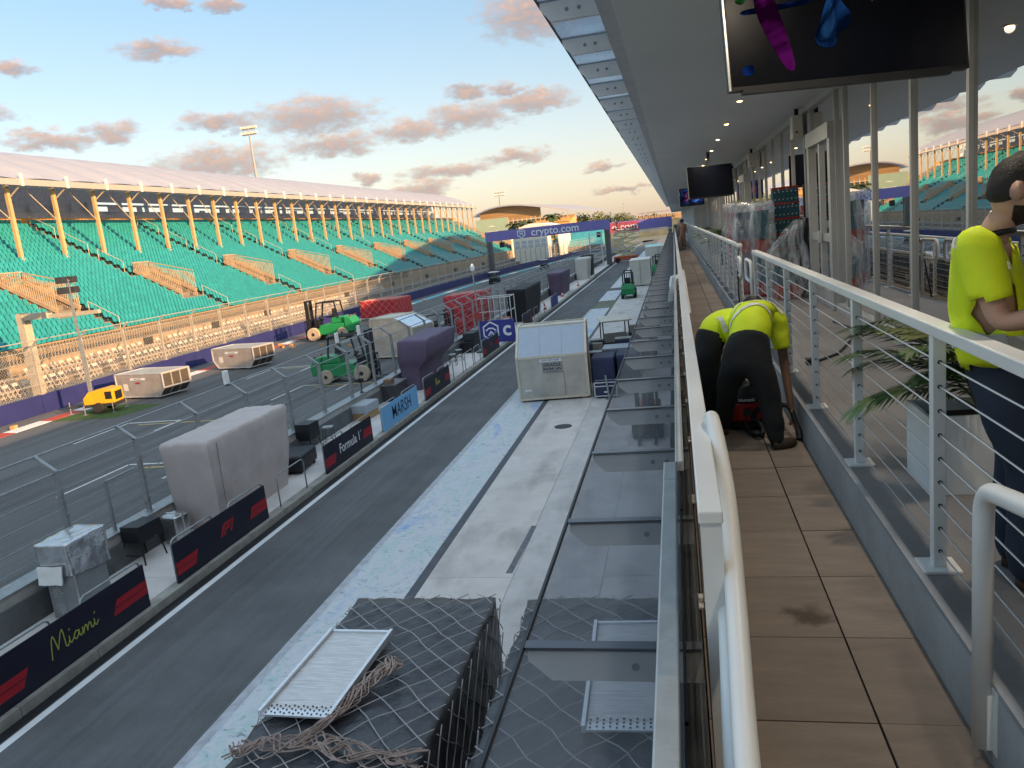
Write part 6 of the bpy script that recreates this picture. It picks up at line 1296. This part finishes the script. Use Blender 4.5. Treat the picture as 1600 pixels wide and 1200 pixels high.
wrapped('film wrapped stack beyond the first ones on the terrace', 1.3, 1.9, 17.0, 18.0, 1.7, 11); wrapped('film wrapped stack with a red topped load farther along', 1.3, 1.9, 20.5, 21.5, 1.75, 14, True, 0.0, red_c)
o = thing('bag', 'dark upright bag standing against the glass door frame', 'bag', (2.2,14.55,TZ+.002)); part('bag', MB().hull([(-.08,-.08,0),(.08,-.08,0),(.08,.08,0),(-.08,.08,0)], [(-.06,-.06,1.35),(.06,-.06,1.35),(.06,.06,1.3),(-.06,.06,1.3)], 8, 0.05, 3, 3), black, o, smooth=True); part('strap', MB().tube([(-.05,0,1.3),(0,-.03,1.45),(.05,0,1.3)], 0.012, 6), black, o)
cb = thing('floor_cable', 'black cable lying across the terrace floor behind the railing', 'cable'); part('lead', MB().tube([(1.3,8.2,TZ+.014),(1.6,8.6,TZ+.014),(1.9,9.4,TZ+.014),(2.1,10.2,TZ+.014),(2.0,11.0,TZ+.014)], 0.012, 6), black, cb); part('plug', MB().box(1.22,8.12,TZ+.002,1.34,8.24,TZ+.06), black, cb)

# ================================================================== PEOPLE
def skin(verts, edges, root, sub=2):
    names = list(verts); me = bpy.data.meshes.new('skin'); me.from_pydata([verts[n][0] for n in names], [(names.index(a), names.index(b)) for a, b in edges], [])
    o = bpy.data.objects.new('skin', me); COL.objects.link(o); md = o.modifiers.new('skin', 'SKIN'); md.use_smooth_shade = True; md.branch_smoothing = 0.4
    sv = me.skin_vertices[0].data
    for i, n in enumerate(names):
        r_ = verts[n][1]; sv[i].radius = r_ if isinstance(r_, tuple) else (r_, r_); sv[i].use_root = (n == root)
    ss = o.modifiers.new('sub', 'SUBSURF'); ss.levels = sub; ss.render_levels = sub
    bpy.context.view_layer.update(); out = bpy.data.meshes.new_from_object(o.evaluated_get(bpy.context.evaluated_depsgraph_get())); bpy.data.objects.remove(o)
    return out
def head_geo(c, fwd, up, s=1.0):
    """an egg-shaped head with brow, nose, mouth, chin and ears; returns MB"""
    f = Vector(fwd).normalized(); u = Vector(up); u = (u-f*u.dot(f)).normalized(); r_ = f.cross(u); mb = MB(); N, K = 20, 24; C0 = Vector(c)
    for i in range(N+1):
        th = math.pi*i/N
        for k in range(K):
            ph = 2*math.pi*k/K; x = math.sin(th)*math.sin(ph); y = math.sin(th)*math.cos(ph); z = math.cos(th)   # y forward
            w, d, h = 0.076, 0.098, 0.122
            if z < 0: w *= 1-0.30*(-z)**1.3; d *= 1-0.16*(-z)
            px, py, pz = x*w, y*d, z*h
            if y > 0.6:
                nb_ = math.exp(-((px/0.014)**2))*math.exp(-(((pz+0.018)/0.030)**2)); py += 0.026*nb_
                py += 0.006*math.exp(-((px/0.04)**2))*math.exp(-(((pz-0.022)/0.012)**2)); py -= 0.008*math.exp(-(((abs(px)-0.03)/0.014)**2))*math.exp(-(((pz-0.004)/0.013)**2))
                py += 0.007*math.exp(-((px/0.024)**2))*(math.exp(-(((pz+0.060)/0.007)**2))+math.exp(-(((pz+0.074)/0.007)**2))); py += 0.010*math.exp(-((px/0.022)**2))*math.exp(-(((pz+0.100)/0.014)**2))
            mb.v.append(tuple(C0+(r_*px+f*py+u*pz)*s))
    for i in range(N):
        for k in range(K): mb.f.append((i*K+k, i*K+(k+1) % K, (i+1)*K+(k+1) % K, (i+1)*K+k))
    for sg_ in (-1, 1):
        e0 = C0+(r_*sg_*0.075+f*-0.008+u*-0.005)*s; o_ = len(mb.v)
        for k in range(10):
            a = 2*math.pi*k/10; mb.v.append(tuple(e0+(f*math.cos(a)*0.020+u*math.sin(a)*0.033)*s))
        for k in range(10):
            a = 2*math.pi*k/10; mb.v.append(tuple(e0+(r_*sg_*0.016+f*(math.cos(a)*0.021-0.012)+u*math.sin(a)*0.034)*s))
        for k in range(10): mb.f.append((o_+k, o_+(k+1) % 10, o_+10+(k+1) % 10, o_+10+k))
        mb.f.append(tuple(o_+10+k for k in range(10)))
    return mb
def hair_geo(c, fwd, up, s=1.0, th0=0.60, back=0.85, puff=1.09, lump=0.006, cap_brim=False):
    f = Vector(fwd).normalized(); u = Vector(up); u = (u-f*u.dot(f)).normalized(); r_ = f.cross(u); mb = MB(); C0 = Vector(c); N, K = 16, 30
    for i in range(N+1):
        for k in range(K):
            ph = 2*math.pi*k/K; lim = math.pi*(th0*0.5+(back-th0*0.5)*0.5*(1-math.cos(ph))*0.5*1.0+0.10*(abs(math.sin(ph))**2)); th = lim*i/N
            x = math.sin(th)*math.sin(ph); y = math.sin(th)*math.cos(ph); z = math.cos(th); w, d, h = 0.076, 0.098, 0.122
            if z < 0: w *= 1-0.30*(-z)**1.3; d *= 1-0.16*(-z)
            p = Vector((x*w, y*d, z*h)); n_ = noise.noise(p*55)*lump; k_ = puff+(0 if i < N else -0.07)
            mb.v.append(tuple(C0+(r_*p.x*k_+f*p.y*k_+u*p.z*k_)*s*(1+n_/0.1)))
    for i in range(N):
        for k in range(K): mb.f.append((i*K+k, i*K+(k+1) % K, (i+1)*K+(k+1) % K, (i+1)*K+k))
    if cap_brim:
        o_ = len(mb.v)
        for k in range(9):
            a = -1.1+2.2*k/8; p1 = f*math.cos(a)*0.105+r_*math.sin(a)*0.085+u*0.045; p2 = f*(math.cos(a)*0.105+0.075*math.cos(a))+r_*math.sin(a)*0.085+u*0.03; mb.v += [tuple(C0+p1*s), tuple(C0+p2*s)]
        for k in range(8): mb.f.append((o_+2*k, o_+2*k+1, o_+2*k+3, o_+2*k+2))
    return mb
def hand_verts(v, e, wrist, d, side, tag_, palm_n, curl=0.5, s=1.0):
    """palm and five curled fingers growing from a wrist vertex"""
    d = Vector(d).normalized(); n_ = Vector(palm_n).normalized(); sd = d.cross(n_).normalized()*side; w = Vector(v[wrist][0])
    v[tag_+'palm'] = (tuple(w+d*0.055*s), (0.026*s,0.016*s)); e.append((wrist, tag_+'palm')); v[tag_+'kn'] = (tuple(w+d*0.085*s), (0.028*s,0.013*s)); e.append((tag_+'palm', tag_+'kn'))
    for i, (off, L) in enumerate(((-0.026,0.062),(-0.009,0.075),(0.009,0.07),(0.026,0.055))):
        p = w+d*0.092*s+sd*off*s; dd = d; prev = tag_+'kn'
        for j in range(3):
            dd = (dd+n_*curl*(0.35+0.35*j)).normalized(); p = p+dd*L*s/2.3; nm = '%sf%d%d' % (tag_, i, j); v[nm] = (tuple(p), 0.0085*s); e.append((prev, nm)); prev = nm
    p = w+d*0.03*s-sd*0.028*s; prev = tag_+'palm'
    for j in range(2):
        p = p+(d*0.6-sd*0.55+n_*0.35).normalized()*0.034*s; nm = '%st%d' % (tag_, j); v[nm] = (tuple(p), 0.0095*s); e.append((prev, nm)); prev = nm
hivis = mat('hi_vis_yellow', (0.74,0.90,0.02), 0.65, var=0.07, scale=5, bump=0.5, bscale=9); tape = mat('reflective_tape', (0.72,0.72,0.66), 0.35, var=0.08); trouser = mat('dark_trousers', (0.008,0.010,0.012), 0.85, var=0.3, scale=6, bump=0.5, bscale=10); boot = mat('boots', (0.05,0.035,0.025), 0.7); hairm = mat('dark_hair', (0.018,0.013,0.010), 0.6, var=0.4, scale=40, bump=0.35, bscale=200)
def skin_mat(n, c): return mat(n, c, 0.5, var=0.06, scale=14, bump=0.1, bscale=150)
def person(label, v, e, shirt, legs, skinm, head, fwd, up, cap=True, root='pel', shoes=(), hands=(), bands=(), shirt_mt=None, trous=None, hair_kw=None, hs=1.0):
    """v: joints with radii; body is one skinned surface, shirt and trousers are skinned over it"""
    o = thing('person', label, 'person', (0,0,0)); vv = {k: (Vector(p), r) for k, (p, r) in v.items()}; ee = list(e)
    for (wr, d, side, tg, pn, cu) in hands: hand_verts(vv, ee, wr, d, side, tg, pn, cu, hs)
    bv = vv
    me = skin(bv, ee, root); fix(me); base = me.copy(); hb = head_geo(head, fwd, up, hs); bm = bmesh.new(); bm.from_mesh(me); tmp = hb.mesh('h'); bm.from_mesh(tmp); bm.to_mesh(me); bm.free(); bpy.data.meshes.remove(tmp); me.name = 'body'
    for p in me.polygons: p.use_smooth = True
    link('body', me, skinm, o)
    segs = [(a, b, Vector(vv[a][0]), Vector(vv[b][0])) for a, b in ee]
    def nearest(co):
        best_ = (9, None)
        for a, b, pa, pb_ in segs:
            d = pb_-pa; t_ = max(0, min(1, (co-pa).dot(d)/max(1e-9, d.length_squared))); q = (co-pa-d*t_).length
            if q < best_[0]: best_ = (q, (a, b))
        return best_[1]
    own = [nearest(x.co) for x in base.vertices]
    def cloth(names, grow, nm, mt, rt_):
        # the part of the body surface that belongs to these limbs, moved outwards and creased
        ns = set(names); keep = [o_[0] in ns and o_[1] in ns for o_ in own]; fs = [p for p in base.polygons if (any if nm == 'trousers' else all)(keep[i] for i in p.vertices)]; idx = {}; vs = []
        for p in fs:
            for i in p.vertices:
                if i not in idx:
                    x = base.vertices[i]; a, b = own[i]; g_ = (grow.get(a, 0.018)+grow.get(b, 0.018))/2; idx[i] = len(vs); vs.append(x.co+x.normal*(g_+noise.noise(x.co*9)*0.009+noise.noise(x.co*24)*0.004))
        m_ = bpy.data.meshes.new(nm); m_.from_pydata([tuple(q) for q in vs], [], [tuple(idx[i] for i in p.vertices) for p in fs]); m_.update(); ob = link(nm, m_, mt, o, smooth=True); sd_ = ob.modifiers.new('thickness', 'SOLIDIFY'); sd_.thickness = 0.006; sd_.offset = -1; return ob
    sh = cloth(shirt[0], shirt[1], 'shirt', shirt_mt or hivis, shirt[2]); cloth(legs[0], legs[1], 'trousers', trous or trouser, legs[2])
    for (a, b, w_) in shoes:
        a = Vector(a); b = Vector(b); part('shoe', MB().tube([a, a.lerp(b,0.35), a.lerp(b,0.75), b], [w_*0.85,w_*1.05,w_*0.95,w_*0.6], 12), boot, o, smooth=True)
    part('cap' if cap else 'hair', hair_geo(head, fwd, up, hs, **(hair_kw or {})), black if cap else hairm, o, smooth=True)
    return o, sh
def band(o, sh, pts, w, mt=tape):
    """a strip of tape laid over the shirt: points are cast on to it"""
    me = sh.data; bvh = None
    from mathutils.bvhtree import BVHTree
    bvh = BVHTree.FromPolygons([x.co[:] for x in me.vertices], [tuple(p.vertices) for p in me.polygons]); mb = MB(); rows = []
    P_ = [(Vector(a_), Vector(x_).normalized()) for a_, x_ in pts]; fine_ = []
    for (a_, x_), (b_, y_) in zip(P_[:-1], P_[1:]):
        for k in range(4): fine_.append((a_.lerp(b_, k/4), x_.lerp(y_, k/4)))
    fine_.append(P_[-1])
    for (p, ax) in fine_:
        row = []
        for s_ in (-0.5, -0.25, 0, 0.25, 0.5):
            t_ = p+ax*w*s_; q, n_, _, _ = bvh.find_nearest(t_); d = t_-q; n_ = n_ if d.length < 0.02 or d.dot(n_) > 0 else -n_; row.append(q+n_*0.008)
        rows.append(row)
    for a, b in zip(rows[:-1], rows[1:]):
        for k in range(4): mb.quad(a[k], a[k+1], b[k+1], b[k])
    return part('reflective_band', mb, mt, o, smooth=True)
E1 = [('pel','waist'),('waist','chest'),('chest','neck'),('neck','hd'),('chest','shR'),('shR','elR'),('elR','wrR'),('chest','shL'),('shL','elL'),('elL','wrL'),('pel','hipR'),('hipR','knR'),('knR','anR'),('anR','toR'),('pel','hipL'),('hipL','knL'),('knL','anL'),('anL','toL')]
SHN = ['pel','waist','chest','shR','mR','shL','mL']; LGN = ['waist','pel','hipR','knR','anR','hipL','knL','anL']
def joints(**k): return k
def add_mid(v, e, a, b, nm, t_, r_):
    p = Vector(v[a][0]).lerp(Vector(v[b][0]), t_); v[nm] = (tuple(p), r_); e.remove((a, b)); e += [(a, nm), (nm, b)]
def make(label, v, head, fwd, up, skc, cap, hands, shoes, sleeve=0.75, skn='skin_a', shirt_mt=None, trous=None, hair_kw=None, long=False):
    e = list(E1); add_mid(v, e, 'shR', 'elR', 'mR', sleeve, 0.044); add_mid(v, e, 'shL', 'elL', 'mL', sleeve, 0.044); add_mid(v, e, 'chest', 'neck', 'col', 0.62, 0.062)
    rw, rp2 = v['waist'][1], v['pel'][1]; add_mid(v, e, 'pel', 'waist', 'belt', 0.5, (rw[0]*.5+rp2[0]*.5, rw[1]*.5+rp2[1]*.5))
    g_ = {'pel':0.030 if long else 0.012,'belt':0.028 if long else 0.016,'waist':0.026,'chest':0.020,'col':0.012,'shR':0.020,'shL':0.020,'mR':0.030,'mL':0.030}
    return person(label, v, e, (['pel','belt','waist','chest','col','shR','mR','shL','mL'], g_, 'chest'), (LGN[1:]+['belt'], {'belt':0.012 if long else 0.030,'pel':0.016 if long else 0.028,'hipR':0.024,'hipL':0.024,'knR':0.024,'knL':0.024,'anR':0.030,'anL':0.030}, 'pel'), skin_mat(skn, skc), head, fwd, up, cap, 'pel', shoes, hands, (), shirt_mt, trous, hair_kw)
# worker bent over the vacuum, back to the camera
v = joints(pel=((.51,6.45,6.56),(.155,.125)), waist=((.56,6.63,6.73),(.165,.15)), chest=((.64,6.88,6.93),(.175,.15)), neck=((.70,7.07,6.82),.055), hd=((.735,7.15,6.74),.05), shR=((.805,6.86,6.76),.068), elR=((.84,6.76,6.34),.042), wrR=((.855,6.64,6.07),.03), shL=((.47,6.94,6.78),.068), elL=((.47,7.08,6.40),.042), wrL=((.52,7.16,6.20),.03),
           hipR=((.615,6.42,6.47),.10), knR=((.665,6.36,6.16),.066), anR=((.69,6.28,5.87),.045), toR=((.80,6.32,5.84),.03), hipL=((.385,6.46,6.47),.095), knL=((.34,6.60,6.17),.062), anL=((.31,6.80,5.88),.045), toL=((.30,6.95,5.85),.03))
o, sh = make('person in yellow hi-vis shirt bending with back turned, vacuuming the walkway edge', v, (.745,7.18,6.74), (.55,.55,-.62), (.3,.6,.7), (.16,.085,.055), True, [('wrR',(.12,-.3,-.95),1,'hr',(-.8,-.1,.1),.5), ('wrL',(.2,.3,-.9),-1,'hl',(.7,.1,0),.5)], [((.66,6.25,5.84),(.84,6.33,5.835),.046), ((.315,6.74,5.84),(.30,6.97,5.835),.044)], 0.62, 'skin_dark')
band(o, sh, [((.36+.045*k, 6.60+.004*k, 7.0-.009*(k-5)**2), (.1,.85,.5)) for k in range(0, 11)], 0.045); band(o, sh, [((.40+.045*k, 6.76+.004*k, 7.05-.009*(k-5)**2), (.1,.9,.4)) for k in range(0, 11)], 0.04)
# second worker, further off, bending sideways
v = joints(pel=((.225,7.02,6.58),(.14,.125)), waist=((.28,7.06,6.72),(.135,.115)), chest=((.40,7.12,6.80),(.15,.12)), neck=((.53,7.16,6.80),.055), hd=((.59,7.16,6.81),.05), shR=((.40,6.98,6.76),.066), elR=((.47,6.96,6.50),.042), wrR=((.55,6.98,6.30),.03), shL=((.42,7.28,6.77),.066), elL=((.50,7.30,6.50),.042), wrL=((.55,7.26,6.30),.03),
           hipR=((.215,6.94,6.48),.09), knR=((.21,6.96,6.16),.064), anR=((.20,7.02,5.87),.045), toR=((.32,7.0,5.84),.03), hipL=((.235,7.12,6.48),.09), knL=((.24,7.16,6.16),.064), anL=((.22,7.22,5.88),.045), toL=((.34,7.24,5.84),.03))
o, sh = make('person in yellow hi-vis shirt and black cap stooping beside the outer railing', v, (.615,7.16,6.83), (.75,-.1,-.65), (.6,0,.75), (.14,.08,.055), True, [('wrR',(.3,0,-.9),1,'hr',(.9,.1,.2),.5), ('wrL',(.3,0,-.9),-1,'hl',(.9,.1,.2),.5)], [((.17,7.02,5.84),(.36,7.0,5.835),.045), ((.19,7.22,5.84),(.37,7.24,5.835),.045)], 0.65, 'skin_dark2')
band(o, sh, [((.29+.01*k, 6.90+.0*k, 6.95-.03*k), (.9,.1,.2)) for k in range(0, 10)], 0.05)
# man at the railing on the right
F_ = Vector((.93,-.36,0)); S_ = Vector((-.36,-.93,0))      # the way he faces; his right-hand side, towards the camera
pc = Vector((1.23,3.33,7.0)); cc = Vector((1.105,3.22,7.345)); hc = Vector((1.205,3.135,7.665))
v = joints(pel=(tuple(pc),(.14,.115)), waist=((1.165,3.27,7.13),(.135,.12)), chest=(tuple(cc),(.15,.125)), neck=((1.145,3.16,7.56),.056), hd=(tuple(hc-Vector((.02,-.0,.07))),.05), shR=(tuple(cc+S_*0.165+Vector((.01,.03,.15))),.068), elR=((1.105,3.035,7.205),.043), wrR=((1.30,2.90,7.26),.03), shL=(tuple(cc-S_*0.165+Vector((.01,.03,.15))),.068), elL=((1.30,3.36,7.18),.043), wrL=((1.46,3.16,7.10),.03),
           hipR=(tuple(pc+S_*0.09-Vector((0,0,.10))),.095), knR=((1.30,3.22,6.58),.065), anR=((1.27,3.2,6.18),.045), toR=((1.38,3.16,6.14),.03), hipL=(tuple(pc-S_*0.09-Vector((0,0,.10))),.095), knL=((1.33,3.42,6.58),.065), anL=((1.30,3.42,6.18),.045), toL=((1.41,3.38,6.14),.03))
o, sh = make('person with dark hair and beard in yellow hi-vis shirt leaning on the near railing', v, tuple(hc), (.95,-.25,-.18), (.12,0,1), (.50,.30,.22), False, [('wrR',(.9,-.35,.0),1,'hr',(.1,.8,.1),.3), ('wrL',(.7,-.6,-.2),-1,'hl',(-.3,-.3,-.3),.3)], [((1.24,3.21,6.14),(1.44,3.14,6.135),.046), ((1.27,3.43,6.14),(1.47,3.36,6.135),.046)], 0.72, 'skin_light', None, mat('navy_trousers', (0.018,0.028,0.05), 0.85, var=0.2), dict(th0=0.55, back=0.98, puff=1.09, lump=0.007), True)
band(o, sh, [(cc+S_*0.16+Vector((-.14+.03*k,.06-.01*k,.17-.002*k*k)), (0.1,.3,.9)) for k in range(0, 9)], 0.04)
band(o, sh, [(Vector((1.165,3.27,7.10))+S_*math.cos(a)*0.2-F_*math.sin(a)*0.2, (0,0,1)) for a in [-1.6+.25*k for k in range(0, 16)]], 0.06)
bd = hair_geo(tuple(hc+Vector((.012,-.002,-.012))), (.95,-.25,-.18), (.12,0,1), 1.0, 0.6, 0.9, 1.02, 0.004); cl_ = [];  bmb = MB()
r_ = Vector((.95,-.25,-.18)).normalized(); u_ = Vector((.12,0,1)); u_ = (u_-r_*u_.dot(r_)).normalized(); s_ = r_.cross(u_)
for i in range(7):
    for k in range(15):
        ph = -1.75+3.5*k/14; zz = -0.052-0.0115*i; th = math.acos(max(-1, zz/0.122)); w, d = 0.076*(1-0.30*(-math.cos(th))**1.3), 0.098*(1-0.16*(-math.cos(th)))
        bmb.v.append(tuple(hc+(s_*math.sin(th)*math.sin(ph)*w+r_*math.sin(th)*math.cos(ph)*d+u_*zz)*1.035))
for i in range(6):
    for k in range(14): bmb.f.append((i*15+k, i*15+k+1, (i+1)*15+k+1, (i+1)*15+k))
part('beard', bmb, hairm, o, smooth=True)
part('glasses', MB().tube([hc-s_*0.079*-1+r_*-0.02+u_*0.012, hc+s_*0.076+r_*0.085+u_*0.012], 0.0035, 6).tube([hc-s_*0.079+r_*-0.02+u_*0.012, hc-s_*0.076+r_*0.085+u_*0.012], 0.0035, 6).tube([hc+s_*0.076+r_*0.085+u_*0.012, hc+r_*0.115+u_*0.012, hc-s_*0.076+r_*0.085+u_*0.012], 0.004, 6), black, o)
part('collar', MB().tube([Vector((1.128,3.182,7.512))+Vector((math.cos(a)*.072, math.sin(a)*.072, .016*math.sin(a+2.4))) for a in [2*math.pi*k/20 for k in range(21)]], 0.011, 8), black, o, smooth=True)
# far figures
def standing(label, x, y, z, rz, top, bot):
    c_, s__ = math.cos(rz), math.sin(rz)
    def T(px, py, pz): return (x+px*c_-py*s__, y+px*s__+py*c_, z+pz)
    v = joints(pel=(T(0,0,.95),(.14,.11)), waist=(T(0,0,1.1),(.13,.105)), chest=(T(0,0.01,1.32),(.15,.115)), neck=(T(0,0,1.5),.055), hd=(T(0,.02,1.58),.05), shR=(T(.18,0,1.42),.06), elR=(T(.25,.02,1.14),.04), wrR=(T(.24,.12,.92),.028), shL=(T(-.18,0,1.42),.06), elL=(T(-.25,.02,1.14),.04), wrL=(T(-.24,.12,.92),.028), hipR=(T(.09,0,.86),.09), knR=(T(.10,.03,.48),.06), anR=(T(.10,0,.08),.042), toR=(T(.11,.13,.045),.028), hipL=(T(-.09,0,.86),.09), knL=(T(-.10,.0,.48),.06), anL=(T(-.10,-.04,.08),.042), toL=(T(-.11,.10,.045),.028))
    return make(label, v, T(0,.03,1.65), (-s__,c_,0), (0,0,1), (.3,.17,.12), True, [('wrR',(0,.3,-.95),1,'hr',(-.9,0,0),.4), ('wrL',(0,.3,-.95),-1,'hl',(.9,0,0),.4)], [(T(.10,-.04,.045),T(.11,.19,.04),.045), (T(-.10,-.08,.045),T(-.11,.15,.04),.045)], 0.7, 'skin_mid', top, bot)
standing('person in grey top far along the walkway', 0.42, 47.0, WZ+.002, 0.3, mat('grey_top', (0.25,0.26,0.27), 0.8), None)
standing('person in dark clothes beyond the grey-topped one on the walkway', 0.55, 53.0, WZ+.002, -0.4, mat('dark_top', (0.03,0.035,0.05), 0.8), None)
standing('person in yellow hi-vis on the scissor lift platform', -11.2, 160, 6.86, 0.5, hivis, None)
standing('person in red overalls on the apron beside the white container', -2.3, 92, 0.004, 0.2, mat('red_top', (0.5,0.04,0.03), 0.8), mat('red_trousers', (0.45,0.04,0.03), 0.8))
# vacuum cleaner: red drum with a black lid, no face
o = thing('vacuum_cleaner', 'red and black drum vacuum cleaner between the two bending workers', 'vacuum cleaner', (.52,7.05,WZ+.002)); o.scale = (1.15,1.15,1.15); vr = mat('vacuum_red', (0.36,0.02,0.02), 0.35)
part('drum', MB().lathe([(.155,.06),(.17,.08),(.172,.20),(.16,.215)], 26), vr, o, smooth=False, bevel=0.008); part('lid', MB().lathe([(.165,.216),(.165,.26),(.12,.33),(.06,.345),(.02,.347)], 26), black, o, smooth=True); part('handle', MB().tube([(-.09,0,.32),(-.07,0,.41),(.07,0,.41),(.09,0,.32)], .013, 8), black, o, smooth=True)
part('base', MB().lathe([(.165,.02),(.175,.03),(.175,.058),(.155,.06)], 26), black, o)
for a in range(4): part('castor', MB().lathe([(.02,-.018),(.032,-.01),(.032,.01),(.02,.018)], 10, (.14*math.cos(a*1.57+.78),.14*math.sin(a*1.57+.78),.032), 'y'), rubber, o)
pl_ = part('name_plate', MB().box(-.075,-.172,.225,.075,-.166,.256), mat('plate_black', (.02,.02,.02), .4), o); text('Numatic', .036, wtxt, pl_, (0,-.1735,.241), FY, bold=.0006)
part('hose_inlet', MB().cyl((0,-.168,.15),(0,-.215,.15),.03,14), black, o, smooth=False)
o = thing('vacuum_hose', 'black corrugated hose looping on the walkway from the vacuum to the nozzle', 'hose', (0,0,0)); pts = [(.50,6.96,5.95),(.50,6.88,5.90),(.52,6.72,5.835),(.57,6.60,5.835),(.62,6.62,5.84),(.62,6.76,5.87),(.57,6.86,5.93),(.62,6.84,6.0),(.72,6.78,6.03),(.82,6.66,6.06),(.865,6.58,6.0)]
sm = []
for i in range(len(pts)-1):
    p0, p1, p2, p3 = [Vector(pts[min(len(pts)-1, max(0, i+k))]) for k in (-1,0,1,2)]
    for k in range(12):
        t_ = k/12; sm.append(0.5*((2*p1)+(p2-p0)*t_+(2*p0-5*p1+4*p2-p3)*t_*t_+(3*p1-p0-3*p2+p3)*t_**3))
part('corrugated_tube', MB().tube(sm, [.019+.0025*(i % 2) for i in range(len(sm))], 10), black, o); part('nozzle', MB().tube([(.862,6.585,6.01),(.885,6.54,5.92),(.895,6.50,5.86),(.90,6.47,5.815)], [.02,.019,.03,.033], 10), black, o)
